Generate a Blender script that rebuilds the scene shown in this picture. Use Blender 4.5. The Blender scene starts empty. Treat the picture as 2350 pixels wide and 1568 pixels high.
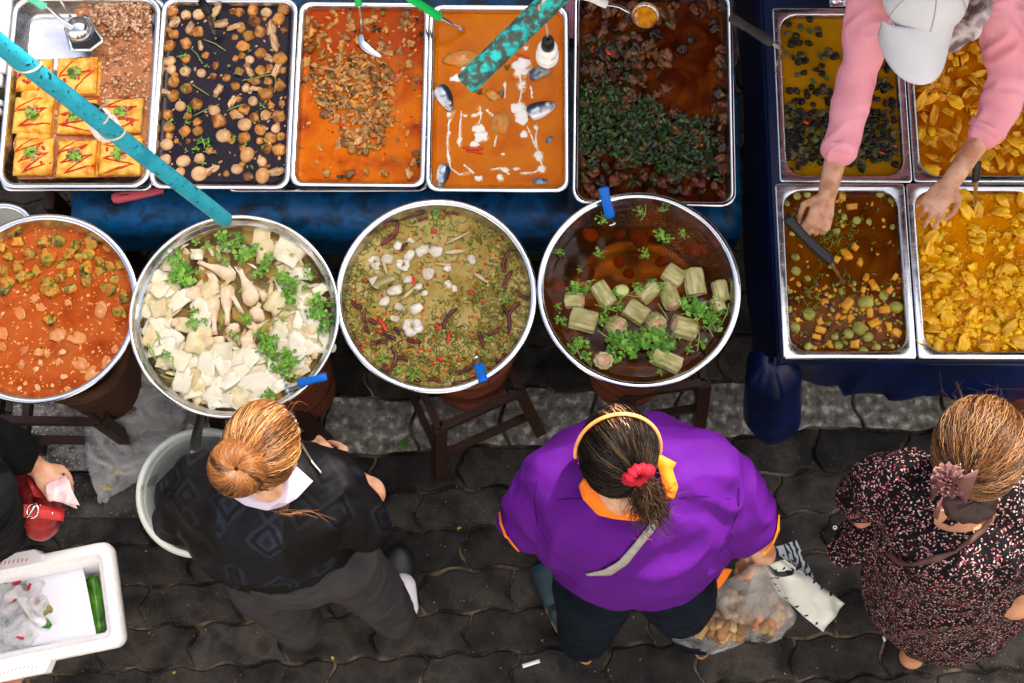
import bpy, math, random
from mathutils import Vector, Matrix, noise, Euler
R = math.radians
rnd = random.Random(7)
scene = bpy.context.scene
COL = scene.collection
# ---------------------------------------------------------------- camera
CH, TILT, FPX, CX, CY = 4.5, R(14), 3264.0, 1175.0, 784.0
cam_d = bpy.data.cameras.new('camera'); cam = bpy.data.objects.new('camera', cam_d); COL.objects.link(cam)
cam.location = (0, 0, CH); cam.rotation_euler = (TILT, 0, 0)
cam_d.sensor_width = 36; cam_d.lens = FPX / 2350 * 36; cam_d.clip_end = 500; cam_d.clip_start = .05
scene.camera = cam
def S(px, py, z=0.0):
    """a point of the photograph's frame (2350 wide) carried down to the real height z"""
    x, y = (px - CX) / FPX, -(py - CY) / FPX
    d = Vector((x, y * math.cos(TILT) + math.sin(TILT), y * math.sin(TILT) - math.cos(TILT)))
    t = (z - CH) / d.z
    return Vector((d.x * t, d.y * t, z))
def mpp(px, py, z):
    return (S(px + 5, py, z) - S(px - 5, py, z)).length / 10
# ---------------------------------------------------------------- objects
def tag(o, label=None, cat=None, group=None, kind=None):
    if label: o['label'] = label
    if cat: o['category'] = cat
    if group: o['group'] = group
    if kind: o['kind'] = kind
    return o
def link(name, data, parent=None):
    o = bpy.data.objects.new(name, data); COL.objects.link(o)
    if parent: o.parent = parent
    return o
def empty(name, loc=(0, 0, 0), rz=0, **k):
    o = link(name, None); o.location = loc; o.rotation_euler = (0, 0, rz); o.empty_display_size = .05
    return tag(o, **k)
# ---------------------------------------------------------------- materials
def nodes(name):
    m = bpy.data.materials.new(name); m.use_nodes = True
    nt = m.node_tree; b = nt.nodes['Principled BSDF']
    return m, nt, b
def N(nt, typ, **k):
    n = nt.nodes.new(typ)
    for a, v in k.items():
        if a in n.inputs: n.inputs[a].default_value = v
        else: setattr(n, a, v)
    return n
def ramp(nt, fac, cols, lo=.3, hi=.7, interp='LINEAR'):
    r = nt.nodes.new('ShaderNodeValToRGB'); e = r.color_ramp.elements; r.color_ramp.interpolation = interp
    n = len(cols)
    while len(e) < n: e.new(.5)
    for i, c in enumerate(cols):
        e[i].position = lo + (hi - lo) * i / max(1, n - 1); e[i].color = (*c[:3], 1)
    nt.links.new(fac, r.inputs[0]); return r.outputs[0]
def pm(name, cols, scale=20, rough=.5, metal=0, bump=0, bscale=60, bdist=.002, coat=0, spec=.3, detail=6, dist=0, lo=.35, hi=.65,
       jit=0, stretch=(1, 1, 1), sss=0, speck=None, trans=0, alpha=1, rvar=0, aniso=0, coord='Object'):
    m, nt, b = nodes(name)
    if not isinstance(cols[0], (tuple, list)): cols = [cols]
    tc = N(nt, 'ShaderNodeTexCoord'); mp = N(nt, 'ShaderNodeMapping'); mp.inputs['Scale'].default_value = stretch
    nt.links.new(tc.outputs[coord], mp.inputs[0]); v = mp.outputs[0]
    if jit:
        oi = N(nt, 'ShaderNodeObjectInfo'); ad = N(nt, 'ShaderNodeVectorMath', operation='ADD')
        sc = N(nt, 'ShaderNodeVectorMath', operation='SCALE'); sc.inputs['Scale'].default_value = 7
        cb = N(nt, 'ShaderNodeCombineXYZ'); nt.links.new(oi.outputs['Random'], cb.inputs[0]); nt.links.new(oi.outputs['Random'], cb.inputs[1])
        nt.links.new(cb.outputs[0], sc.inputs[0]); nt.links.new(v, ad.inputs[0]); nt.links.new(sc.outputs[0], ad.inputs[1]); v = ad.outputs[0]
    if len(cols) > 1:
        n1 = N(nt, 'ShaderNodeTexNoise', Scale=scale, Detail=detail, Distortion=dist); nt.links.new(v, n1.inputs['Vector'])
        c = ramp(nt, n1.outputs[0], cols, lo, hi)
    else:
        rg = N(nt, 'ShaderNodeRGB'); rg.outputs[0].default_value = (*cols[0], 1); c = rg.outputs[0]
    if speck:                                   # (colour, scale, threshold)
        vo = N(nt, 'ShaderNodeTexNoise', Scale=speck[1], Detail=2); nt.links.new(v, vo.inputs['Vector'])
        f = ramp(nt, vo.outputs[0], [(0, 0, 0), (1, 1, 1)], speck[2], speck[2] + .04)
        mx = N(nt, 'ShaderNodeMix', data_type='RGBA'); nt.links.new(f, mx.inputs[0]); nt.links.new(c, mx.inputs[6])
        mx.inputs[7].default_value = (*speck[0], 1); c = mx.outputs[2]
    if jit:
        hs = N(nt, 'ShaderNodeHueSaturation'); ml = N(nt, 'ShaderNodeMapRange'); ml.inputs[3].default_value = 1 - jit; ml.inputs[4].default_value = 1 + jit
        nt.links.new(oi.outputs['Random'], ml.inputs[0]); nt.links.new(ml.outputs[0], hs.inputs['Value']); nt.links.new(c, hs.inputs['Color']); c = hs.outputs[0]
    nt.links.new(c, b.inputs['Base Color'])
    b.inputs['Roughness'].default_value = rough; b.inputs['Metallic'].default_value = metal
    b.inputs['Specular IOR Level'].default_value = spec; b.inputs['Coat Weight'].default_value = coat * .45
    b.inputs['Alpha'].default_value = alpha; b.inputs['Transmission Weight'].default_value = trans
    if coat: b.inputs['Coat Roughness'].default_value = .08
    if sss: b.inputs['Subsurface Weight'].default_value = sss; b.inputs['Subsurface Radius'].default_value = (.02, .01, .005); b.inputs['Subsurface Scale'].default_value = .3
    if rvar:
        n3 = N(nt, 'ShaderNodeTexNoise', Scale=scale * 1.7, Detail=5); nt.links.new(v, n3.inputs['Vector'])
        mr = N(nt, 'ShaderNodeMapRange'); mr.inputs[1].default_value = .3; mr.inputs[2].default_value = .7
        mr.inputs[3].default_value = max(.02, rough - rvar); mr.inputs[4].default_value = rough + rvar
        nt.links.new(n3.outputs[0], mr.inputs[0]); nt.links.new(mr.outputs[0], b.inputs['Roughness'])
    if bump:
        n2 = N(nt, 'ShaderNodeTexNoise', Scale=bscale, Detail=5); nt.links.new(v, n2.inputs['Vector'])
        bp = N(nt, 'ShaderNodeBump', Strength=bump, Distance=bdist); nt.links.new(n2.outputs[0], bp.inputs['Height']); nt.links.new(bp.outputs[0], b.inputs['Normal'])
    return m
def clear_film(name, tint=(.85, .87, .9), density=.18, rough=.15, murk=None):
    """thin clear plastic or clear broth: part see-through, part glossy"""
    m, nt, b = nodes(name)
    b.inputs['Specular IOR Level'].default_value = .25 if murk and sum(murk) < 1.6 else .5; b.inputs['Base Color'].default_value = (*(murk or (.7, .72, .75)), 1); b.inputs['Roughness'].default_value = rough
    tr = N(nt, 'ShaderNodeBsdfTransparent'); tr.inputs[0].default_value = (*tint, 1)
    mx = N(nt, 'ShaderNodeMixShader'); tc = N(nt, 'ShaderNodeTexCoord'); n = N(nt, 'ShaderNodeTexNoise', Scale=9, Detail=5, Distortion=1.2)
    nt.links.new(tc.outputs['Object'], n.inputs['Vector'])
    mr = N(nt, 'ShaderNodeMapRange'); mr.inputs[1].default_value = .35; mr.inputs[2].default_value = .68
    mr.inputs[3].default_value = density * .3; mr.inputs[4].default_value = min(1, density * 1.8)
    nt.links.new(n.outputs[0], mr.inputs[0]); nt.links.new(mr.outputs[0], mx.inputs[0])
    nt.links.new(tr.outputs[0], mx.inputs[1]); nt.links.new(b.outputs[0], mx.inputs[2])
    nt.links.new(mx.outputs[0], nt.nodes['Material Output'].inputs[0]); return m
# ---------------------------------------------------------------- mesh builder
def frame_of(d, up=Vector((0, 0, 1))):
    d = d.normalized()
    if abs(d.dot(up)) > .95: up = Vector((0, 1, 0))
    x = d.cross(up).normalized(); return x, x.cross(d).normalized()
class MB:
    def __init__(s): s.v = []; s.f = []; s.m = []; s.T = Matrix()
    def add(s, vs, fs, mi=0):
        o = len(s.v); s.v += [s.T @ Vector(v) for v in vs]; s.f += [tuple(i + o for i in f) for f in fs]; s.m += [mi] * len(fs); return s
    def loft(s, rings, caps=(True, True), closed=True, mi=0):
        n = len(rings[0]); vs = [p for r in rings for p in r]; fs = []
        for i in range(len(rings) - 1):
            for j in range(n if closed else n - 1):
                a, b = i * n + j, i * n + (j + 1) % n
                fs.append((a, b, b + n, a + n))
        if caps[0]: fs.append(tuple(reversed(range(n))))
        if caps[1]: fs.append(tuple((len(rings) - 1) * n + j for j in range(n)))
        return s.add(vs, fs, mi)
    def tube(s, pts, rad, n=8, mi=0, caps=True, flat=1.0, up=Vector((0, 0, 1))):
        pts = [Vector(p) for p in pts]; rings = []
        if not isinstance(rad, (list, tuple)): rad = [rad] * len(pts)
        for i, p in enumerate(pts):
            d = pts[min(i + 1, len(pts) - 1)] - pts[max(i - 1, 0)]
            x, y = frame_of(d, up)
            rings.append([p + x * (rad[i] * math.cos(a)) + y * (rad[i] * flat * math.sin(a)) for a in [2 * math.pi * k / n for k in range(n)]])
        return s.loft(rings, (caps, caps), mi=mi)
    def limb(s, pts, rad, n=14):
        """rounded chain: spheres at joints + lofts, for remeshing"""
        s.tube(pts, rad, n)
        for p, r in zip(pts, rad if isinstance(rad, (list, tuple)) else [rad] * len(pts)): s.ball(p, r)
        return s
    def ball(s, c, r, n=14, m=9, rot=None, fn=None, mi=0):
        if not isinstance(r, (tuple, list, Vector)): r = (r, r, r)
        c = Vector(c); rings = []
        for i in range(1, m):
            t = math.pi * i / m; ring = []
            for j in range(n):
                a = 2 * math.pi * j / n
                p = Vector((r[0] * math.sin(t) * math.cos(a), r[1] * math.sin(t) * math.sin(a), -r[2] * math.cos(t)))
                if fn: p = fn(p)
                if rot: p = rot @ p
                ring.append(c + p)
            rings.append(ring)
        lo = Vector((0, 0, -r[2])); hi = Vector((0, 0, r[2]))
        if fn: lo, hi = fn(lo), fn(hi)
        if rot: lo, hi = rot @ lo, rot @ hi
        vs = [p for q in rings for p in q] + [c + lo, c + hi]; k = len(vs) - 2; fs = []
        for i in range(len(rings) - 1):
            for j in range(n):
                a, b = i * n + j, i * n + (j + 1) % n; fs.append((a, b, b + n, a + n))
        for j in range(n):
            fs.append(((j + 1) % n, j, k)); o = (len(rings) - 1) * n; fs.append((o + j, o + (j + 1) % n, k + 1))
        return s.add(vs, fs, mi)
    def box(s, c, h, rot=0, mi=0, bev=0):
        c = Vector(c); rm = Matrix.Rotation(rot, 3, 'Z') if not isinstance(rot, Matrix) else rot
        if bev:
            rings = []
            for z, k in ((-h[2], 1), (-h[2] + bev, 0), (h[2] - bev, 0), (h[2], 1)):
                x, y = h[0] - bev * k, h[1] - bev * k; q = bev
                rings.append([c + rm @ Vector((a, b, z)) for a, b in ((-x + q, -y), (x - q, -y), (x, -y + q), (x, y - q), (x - q, y), (-x + q, y), (-x, y - q), (-x, -y + q))])
            return s.loft(rings, mi=mi)
        vs = [c + rm @ Vector((h[0] * a, h[1] * b, h[2] * e)) for e in (-1, 1) for a, b in ((-1, -1), (1, -1), (1, 1), (-1, 1))]
        return s.add(vs, [(3, 2, 1, 0), (4, 5, 6, 7), (0, 1, 5, 4), (1, 2, 6, 5), (2, 3, 7, 6), (3, 0, 4, 7)], mi)
    def sheet(s, fn, nu, nv, th=0, mi=0):
        g = [[Vector(fn(i / nu, j / nv)) for i in range(nu + 1)] for j in range(nv + 1)]
        w = nu + 1; top = [p for r in g for p in r]; fs = [(j * w + i, j * w + i + 1, (j + 1) * w + i + 1, (j + 1) * w + i) for j in range(nv) for i in range(nu)]
        if not th: return s.add(top, fs, mi)
        nrm = []
        for j in range(nv + 1):
            for i in range(nu + 1):
                a = g[j][min(i + 1, nu)] - g[j][max(i - 1, 0)]; b = g[min(j + 1, nv)][i] - g[max(j - 1, 0)][i]
                q = a.cross(b); nrm.append(q.normalized() if q.length > 1e-12 else Vector((0, 0, 1)))
        k = len(top); bot = [p - n * th for p, n in zip(top, nrm)]; fs2 = list(fs) + [tuple(reversed([q + k for q in f])) for f in fs]
        loop = [i for i in range(w)] + [j * w + nu for j in range(1, nv + 1)] + [nv * w + i for i in range(nu - 1, -1, -1)] + [j * w for j in range(nv - 1, 0, -1)]
        for a, b in zip(loop, loop[1:] + loop[:1]): fs2.append((b, a, a + k, b + k))
        return s.add(top + bot, fs2, mi)
    def mesh(s, name, mats, smooth=True):
        me = bpy.data.meshes.new(name); me.from_pydata([tuple(v) for v in s.v], [], s.f)
        for m in (mats if isinstance(mats, (list, tuple)) else [mats]): me.materials.append(m)
        me.polygons.foreach_set('material_index', s.m); me.polygons.foreach_set('use_smooth', [smooth] * len(s.f)); me.update(); return me
    def build(s, name, mats, parent=None, smooth=True, **k):
        o = link(name, s.mesh(name, mats, smooth), parent)
        if k: tag(o, **k)
        return o
    def blob(s, name, mats, voxel=.006, it=6, parent=None, fn=None, fac=.5, **k):
        """fuse everything into one continuous surface"""
        tmp = link('tmp', s.mesh('tmp', mats)); r = tmp.modifiers.new('r', 'REMESH'); r.mode = 'VOXEL'; r.voxel_size = voxel; r.use_smooth_shade = True
        if it: q = tmp.modifiers.new('s', 'SMOOTH'); q.iterations = it; q.factor = fac
        dg = bpy.context.evaluated_depsgraph_get(); me = bpy.data.meshes.new_from_object(tmp.evaluated_get(dg)); me.name = name
        bpy.data.objects.remove(tmp)
        if not me.materials:
            for m in (mats if isinstance(mats, (list, tuple)) else [mats]): me.materials.append(m)
        if fn:
            nr = [v.normal.copy() for v in me.vertices]
            for v, n in zip(me.vertices, nr): v.co = v.co + n * fn(v.co)
        me.polygons.foreach_set('use_smooth', [True] * len(me.polygons)); me.update()
        o = link(name, me, parent)
        if k: tag(o, **k)
        return o
def hashv(i): return Vector((math.sin(i * 12.9) * 43.7, math.sin(i * 78.2) * 17.3, math.sin(i * 3.3) * 29.1))
def lump_mesh(name, mat, r, amp=.25, freq=2.2, seed=0, n=12, m=8, pw=1.0, smooth=True):
    o = hashv(seed + 1)
    def fn(p):
        q = Vector((p.x / r[0], p.y / r[1], p.z / r[2]))
        k = 1 + amp * noise.noise(q * freq * .6 + o) * 1.6 + amp * .5 * noise.noise(q * freq * 1.6 + o)
        if pw != 1:
            mxx = max(abs(q.x), abs(q.y), abs(q.z), 1e-6); k *= (1 - pw) * (q.length / mxx) * .78 + pw
        return p * k
    b = MB(); b.ball((0, 0, 0), r, n, m, fn=fn); return b.mesh(name, mat, smooth)
# ---------------------------------------------------------------- labels by place
ROWS = ('top', 'middle', 'bottom'); COLS = ('left', 'centre', 'right')
def zone_labels(objs, what, where, box):
    """objs: [(object, px, py)]; each label names the part of the vessel and its extreme place there"""
    x0, y0, x1, y1 = box; z = {}
    for o, px, py in objs:
        c = min(2, max(0, int(3 * (px - x0) / (x1 - x0)))); r = min(2, max(0, int(3 * (py - y0) / (y1 - y0)))); z.setdefault((r, c), []).append([o, px, py])
    for (r, c), L in z.items():
        a = 'middle' if r == 1 and c == 1 else f'{ROWS[r]} {COLS[c]}' if not (r == 1 or c == 1) else (COLS[c] + ' side' if r == 1 else ROWS[r])
        if a == 'top': a = 'top centre'
        if a == 'bottom': a = 'bottom centre'
        L = list(L)
        if len(L) == 1: L[0][0]['label'] = f'{what}, alone at {a} of {where}'; continue
        if len(L) == 2:
            L.sort(key=lambda q: q[1])
            for q, w in zip(L, ('left', 'right')): q[0]['label'] = f'{what}, {w} of two at {a} of {where}'
            continue
        for w, key in (('leftmost', lambda q: q[1]), ('rightmost', lambda q: -q[1]), ('uppermost', lambda q: q[2]), ('lowest', lambda q: -q[2])):
            if not L: break
            L.sort(key=key); L.pop(0)[0]['label'] = f'{what}, {w} at {a} of {where}'
        for q in L: q[0]['label'] = f'{what}, inner one at {a} of {where}'
def scatter(n, inside, box, mind, seed=1, tries=60):
    r = random.Random(seed); out = []
    for _ in range(n * tries):
        if len(out) >= n: break
        x, y = r.uniform(box[0], box[2]), r.uniform(box[1], box[3]); w = inside(x, y)
        if w <= 0 or r.random() > w: continue
        if any((x - a) ** 2 + (y - b) ** 2 < mind * mind for a, b in out): continue
        out.append((x, y))
    return out
def put(meshes, name, cat, group, pts, z, what, where, box, seed=3, sc=(.85, 1.2), tilt=.3, dz=.0, yaw=None, scz=None):
    """every piece is an object of its own"""
    r = random.Random(seed); L = []
    for p in pts:
        o = link(name, r.choice(meshes)); w = S(p[0], p[1], z); o.location = (w.x, w.y, z + r.uniform(-dz, dz))
        o.rotation_euler = (r.uniform(-tilt, tilt), r.uniform(-tilt, tilt), r.uniform(0, 6.28) if yaw is None else yaw + r.uniform(-.3, .3))
        k = r.uniform(*sc) * (p[2] if len(p) > 2 else 1); o.scale = (k, k * r.uniform(.9, 1.1), k * (scz or 1))
        tag(o, None, cat, group); L.append((o, p[0], p[1]))
    zone_labels(L, what, where, box); return L
# ================================================================ light
SUN_EL, SUN_AZ = R(50), R(28)                      # azimuth from +Y towards +X
w = bpy.data.worlds.new('World'); scene.world = w; w.use_nodes = True
sky = w.node_tree.nodes.new('ShaderNodeTexSky'); sky.sky_type = 'NISHITA'; sky.sun_disc = False
sky.sun_elevation = SUN_EL; sky.sun_rotation = SUN_AZ; sky.air_density = .8; sky.dust_density = 7; sky.ozone_density = 1.0
w.node_tree.links.new(sky.outputs[0], w.node_tree.nodes['Background'].inputs[0]); w.node_tree.nodes['Background'].inputs[1].default_value = .15
sl = bpy.data.lights.new('sun', 'SUN'); so = link('sun', sl); sl.energy = 3.7; sl.angle = R(.45); sl.color = (1, .95, .87)
sd = Vector((math.sin(SUN_AZ) * math.cos(SUN_EL), math.cos(SUN_AZ) * math.cos(SUN_EL), math.sin(SUN_EL)))
so.rotation_euler = sd.to_track_quat('Z', 'Y').to_euler(); so.location = sd * 20
scene.view_settings.view_transform = 'Standard'; scene.view_settings.look = 'None'; scene.view_settings.exposure = 1.4; scene.view_settings.gamma = 1
# unseen tall block added to shade ground and table, heads stay sunlit
m_plaster = pm('painted_plaster', [(.30, .28, .25), (.38, .36, .33)], 3, .9, bump=.2)
SH = MB(); HY, HQ = 11.0, -.45; HZ = (HY - HQ) * math.tan(SUN_EL) / math.cos(SUN_AZ); SH.box((0, HY + 4, HZ / 2), (22, 4, HZ / 2))
SH.build('unseen_block', m_plaster, smooth=False, label='unseen plastered block added beyond the food stalls to cast shade', cat='unseen block')
m_bounce = pm('pale_bounce_wall', [(.50, .48, .46), (.57, .55, .53)], 2, .9, bump=.2)  # unseen wall added to bounce sunlight back onto the stalls
FB = MB(); FB.box((0, -7.5, 7), (22, 3.5, 7)); FB.build('unseen_block', m_bounce, smooth=False, label='unseen pale wall added on the shoppers side to bounce sunlight', cat='unseen block')
# unseen canvas added overhead to darken the right-hand pans and their reflections
m_canvas = pm('dark_green_canvas', [(.012, .03, .022), (.02, .045, .03)], 9, .9, bump=.2)
PA = empty('unseen_canopy', (1.75, 2.6, 0), label='unseen dark green canopy added to darken the rectangular pans', cat='unseen_canopy')
q = MB(); q.sheet(lambda u, v: (-1.5 + 3.0 * u, -1.1 + 2.3 * v, 2.95 - .42 * max(abs(2 * u - 1), abs(2 * v - 1)) ** 1.3), 24, 24, .004); q.build('canopy', m_canvas, PA)
q = MB(); q.tube([(0, 0, 0), (0, 0, 1.5), (0, 0, 2.93)], .022, 14); q.build('pole', m_canvas, PA)
# ================================================================ materials
steel = pm('stainless_steel', [(.62, .63, .65), (.74, .75, .77)], 5, .24, 1, .02, 30, rvar=.08, stretch=(1, 6, 1))
steel_bright = pm('polished_steel', [(.75, .76, .78)], rough=.16, metal=1, rvar=.06)
steel_dull = pm('greasy_steel', [(.30, .28, .26), (.5, .5, .5)], 8, .30, 1, .02, 30, rvar=.08)
m_sand = pm('sandy_joint', [(.012, .010, .008), (.03, .024, .017), (.12, .092, .06), (.28, .22, .14)], 9, .95, 0, .9, 240, .006, speck=((.36, .3, .22), 260, .66))
def stone_mat(name, cols, sp, spt):
    m = pm(name, cols, 9, .85, 0, .9, 130, .003, spec=.25, speck=(sp, 190, spt), detail=12, coord='Object', rvar=.15)
    return m
m_pave = stone_mat('dark_paver', [(.009, .0085, .008), (.021, .019, .0175), (.038, .034, .030), (.020, .017, .015)], (.10, .088, .075), .67)
m_light = pm('whitewashed_paver', [(.08, .077, .068), (.15, .145, .13), (.21, .20, .18), (.46, .45, .42)], 34, .85, 0, .8, 90, .004, speck=((.05, .046, .04), 70, .66), detail=14)
# ================================================================ ground
GA = math.atan2(50, 1050); GU = Vector((math.cos(GA), math.sin(GA), 0)); GV = Vector((math.sin(GA), -math.cos(GA), 0)); G0 = S(950, 905, 0)
def G(u, v, z=0): return G0 + GU * u + GV * v + Vector((0, 0, z))
base = MB(); base.sheet(lambda a, b: (-30 + 60 * a, -30 + 60 * b, -.012), 6, 6); base.build('ground', m_sand, kind='structure')
ROWV = [-.143 * 8 + .143 * i for i in range(8)] + [0, .185] + [.185 + .128 * i for i in range(1, 10)]
def hl(k, u):
    if k == 8 or k == 9: return ROWV[k] + .012 * noise.noise(Vector((u * 9, k, 0))) + .010 * math.sin(u * 11 + k)
    return ROWV[k] + .0078 * math.sin(2 * math.pi * (u / .1425 + .25 * (k % 2))) + .005 * noise.noise(Vector((u * 22, k * 3.3, 0)))
def vl(k, j, v0, v1, t): return (j + .5 * (k % 2)) * .285 + .010 * noise.noise(Vector((k * 5.1, j * 2.3, 0))) + .014 * math.sin(2 * math.pi * t + 1.2) + .006 * noise.noise(Vector((t * 3, k, j)))
pav, lgt = MB(), MB(); g = .0048
for k in range(len(ROWV) - 1):
    for j in range(-13, 16):
        r = random.Random(k * 100 + j); P = []; n = 14; h = r.uniform(-.002, .003)
        dens = n
        def cell(gg):
            P = []
            ul, ur = vl(k, j, 0, 0, 0), vl(k, j + 1, 0, 0, 0)
            for i in range(n + 1):
                t = i / n; uu = vl(k, j, 0, 0, .0) * (1 - t) + vl(k, j + 1, 0, 0, .0) * t
                P.append((uu + gg * (1 - 2 * t), hl(k, uu) + gg))
            for i in range(1, n):
                t = i / n; u = vl(k, j + 1, 0, 0, t) - gg; va, vb = hl(k, u) + gg, hl(k + 1, u) - gg; P.append((u, va + (vb - va) * t))
            for i in range(n, -1, -1):
                t = i / n; uu = vl(k, j, 0, 0, 1) * (1 - t) + vl(k, j + 1, 0, 0, 1) * t
                P.append((uu + gg * (1 - 2 * t), hl(k + 1, uu) - gg))
            for i in range(n - 1, 0, -1):
                t = i / n; u = vl(k, j, 0, 0, t) + gg; va, vb = hl(k, u) + gg, hl(k + 1, u) - gg; P.append((u, va + (vb - va) * t))
            return P
        B = lgt if k == 8 else pav
        rough = .0036
        rings = []
        for gg, z in ((g, -.011), (g + .001, h - .004), (g + .003, h - .0004), (g + .007, h)):
            rings.append([G(u + rough * noise.noise(Vector((u * 90, v * 90, 1))), v + rough * 1.4 * noise.noise(Vector((u * 90, v * 90, 7))), z) for u, v in cell(gg)])
        c0, c1 = vl(k, j, 0, 0, .5), vl(k, j + 1, 0, 0, .5)
        if B is pav and G(c1, 0).x < S(325, 1100, 0).x and 8 <= k <= 9: continue
        if B is lgt and G(c1, 0).x < S(325, 1000, 0).x: continue
        rings = [list(reversed(q)) for q in rings]
        B.loft(rings, (False, True))
nt = m_pave.node_tree; bsd = nt.nodes['Principled BSDF']; src = bsd.inputs['Base Color'].links[0].from_socket; ge = N(nt, 'ShaderNodeNewGeometry'); hs = N(nt, 'ShaderNodeHueSaturation'); ml = N(nt, 'ShaderNodeMapRange'); ml.inputs[3].default_value = .70; ml.inputs[4].default_value = 1.45
nt.links.new(ge.outputs['Random Per Island'], ml.inputs[0]); nt.links.new(ml.outputs[0], hs.inputs['Value']); nt.links.new(src, hs.inputs['Color']); hs.inputs['Saturation'].default_value = .75
tc = N(nt, 'ShaderNodeTexCoord'); nz = N(nt, 'ShaderNodeTexNoise', Scale=2.3, Detail=8, Distortion=.8); nt.links.new(tc.outputs['Object'], nz.inputs['Vector']); mx = N(nt, 'ShaderNodeMix', data_type='RGBA'); mx.blend_type = 'MULTIPLY'; mx.inputs[0].default_value = 1
nt.links.new(hs.outputs[0], mx.inputs[6]); nt.links.new(ramp(nt, nz.outputs[0], [(.55, .55, .58), (1.2, 1.15, 1.05)], .4, .6), mx.inputs[7]); nt.links.new(mx.outputs[2], bsd.inputs['Base Color'])
pav.build('pavement', m_pave, kind='structure')
lgt.build('kerb', m_light, kind='structure')
# concrete slab and step on the left
m_conc = pm('rough_concrete', [(.02, .018, .016), (.05, .046, .04), (.1, .095, .085)], 16, .9, 0, .9, 120, .004, speck=((.2, .19, .17), 90, .64), detail=14)
m_conc2 = pm('pale_concrete', [(.07, .065, .058), (.17, .16, .15), (.3, .29, .27)], 30, .9, 0, 1, 110, .004, speck=((.42, .41, .4), 120, .6), detail=14)
sb = MB(); a, b = S(-400, 1085, .03), S(330, 1186, .03); sb.box(((a.x + b.x) / 2, (a.y + b.y) / 2, .005), ((b.x - a.x) / 2, (a.y - b.y) / 2, .03), bev=.006); sb.build('kerb_slab', m_conc, kind='structure')
sb = MB(); a, b = S(32, 900, .05), S(330, 1078, .05); sb.box(((a.x + b.x) / 2, (a.y + b.y) / 2, .012), ((b.x - a.x) / 2, (a.y - b.y) / 2, .04), bev=.006); sb.build('kerb_stone', m_conc2, kind='structure')
# ================================================================ blue table
m_blue = pm('worn_blue_vinyl', [(.0, .010, .03), (.0, .035, .09), (.0, .075, .21), (.002, .045, .12)], 11, .42, 0, .25, 60, .002, speck=((.02, .02, .03), 34, .66), detail=12, spec=.2, dist=.6, rvar=.1)
m_seam = pm('seam_tape', [(.25, .2, .12), (.4, .36, .26)], 60, .8, 0, .5, 90)
m_wood = pm('dark_wood', [(.016, .007, .004), (.045, .018, .009), (.028, .011, .006)], 7, .5, 0, .5, 80, .002, stretch=(1, 1, 5))
tb = empty('table', S(900, 300, 0).to_tuple(), label='long table covered in worn blue vinyl under the five steel food trays', cat='table')
def tl(p): return Vector(p) - tb.location
y_b, y_f = S(900, -260, .74).y, S(900, 515, .72).y; xa, xb = S(163, 480, .72).x, S(1702, 480, .72).x
tz = .706
def prof(t):
    if t < .5: return (y_b + (y_f + .03 - y_b) * t * 2, tz + .002 * math.sin(t * 40))
    t = (t - .5) * 2
    if t < .6: a = t / .6 * math.pi / 2; return (y_f + .03 - .05 * math.sin(a), tz - .05 + .05 * math.cos(a))
    return (y_f - .02, tz - .05 - .12 * (t - .6) / .4)
top = MB(); top.sheet(lambda u, v: tl((xa + (xb - xa) * u, prof(v)[0] + .012 * math.sin(u * 9) * min(1, v * 2) * (v > .4), prof(v)[1] + .003 * math.sin(u * 23 + v * 5))), 50, 40, .008); top.build('tabletop', m_blue, tb)
for px in (215, 413, 684, 1118, 1263):
    q = MB(); q.tube([tl((S(px, 450 + 0 * i, .74).x + .002 * math.sin(i * 2.1), prof(.40 + i * .035)[0] + .001, prof(.40 + i * .035)[1] + .001)) for i in range(15)], .0042 if px == 215 else .0018, 6, flat=.4); q.build('seam', m_seam, tb)
for px, py in ((190, 470), (1660, 470), (190, -100), (1660, -100)):
    q = MB(); p = S(px, py, .7); q.box(tl((p.x, p.y, .33)), (.03, .03, .33), bev=.004); q.build('leg', m_wood, tb)
q = MB(); p = S(125, 470, .55); q.box(tl((p.x, p.y, .3)), (.018, .03, .3), bev=.004); q.build('leg', m_wood, tb)
# ================================================================ navy table on the other side
m_navy = pm('navy_plastic_cloth', [(.0, .006, .045), (.0, .011, .085), (.0, .008, .06)], 3, .33, 0, .3, 7, .01, spec=.35)
nt_ = empty('table', S(2100, 400, 0).to_tuple(), label='table skirted in smooth navy plastic cloth under the four rectangular pans', cat='table')
def nl(p): return Vector(p) - nt_.location
xa2, xb2 = S(1774, 500, .74).x, S(2600, 500, .74).x; ya2, yb2 = S(2100, -400, .74).y, S(2100, 832, .74).y
q = MB(); q.box(nl(((xa2 + xb2) / 2, (ya2 + yb2) / 2, .715)), ((xb2 - xa2) / 2, (ya2 - yb2) / 2, .008), bev=.003); q.build('tabletop', m_navy, nt_)
def skirt(u, v):                                     # front skirt; lower edge swings up towards the corner
    bot = S(1800 + 800 * u, [868, 876, 903, 916, 920, 925, 928, 930, 930][min(8, int(u * 8))] , .36)
    p0 = Vector((xa2 + .01 + (xb2 - xa2) * u, yb2 - .001, .735)); p1 = Vector((p0.x, bot.y + .012 * math.sin(u * 17), .36))
    k = v; fold = .012 * math.sin(u * 26) * v
    return nl(p0 * (1 - k) + p1 * k + Vector((0, fold, 0)))
q = MB(); q.sheet(skirt, 60, 14, .002); q.build('skirt', m_navy, nt_)
q = MB(); q.sheet(lambda u, v: nl((xa2 - .002 - .01 * math.sin(u * 11) * v, ya2 + (yb2 - ya2) * u, .735 - .42 * v)), 50, 10, .002); q.build('side_skirt', m_navy, nt_)
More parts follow.
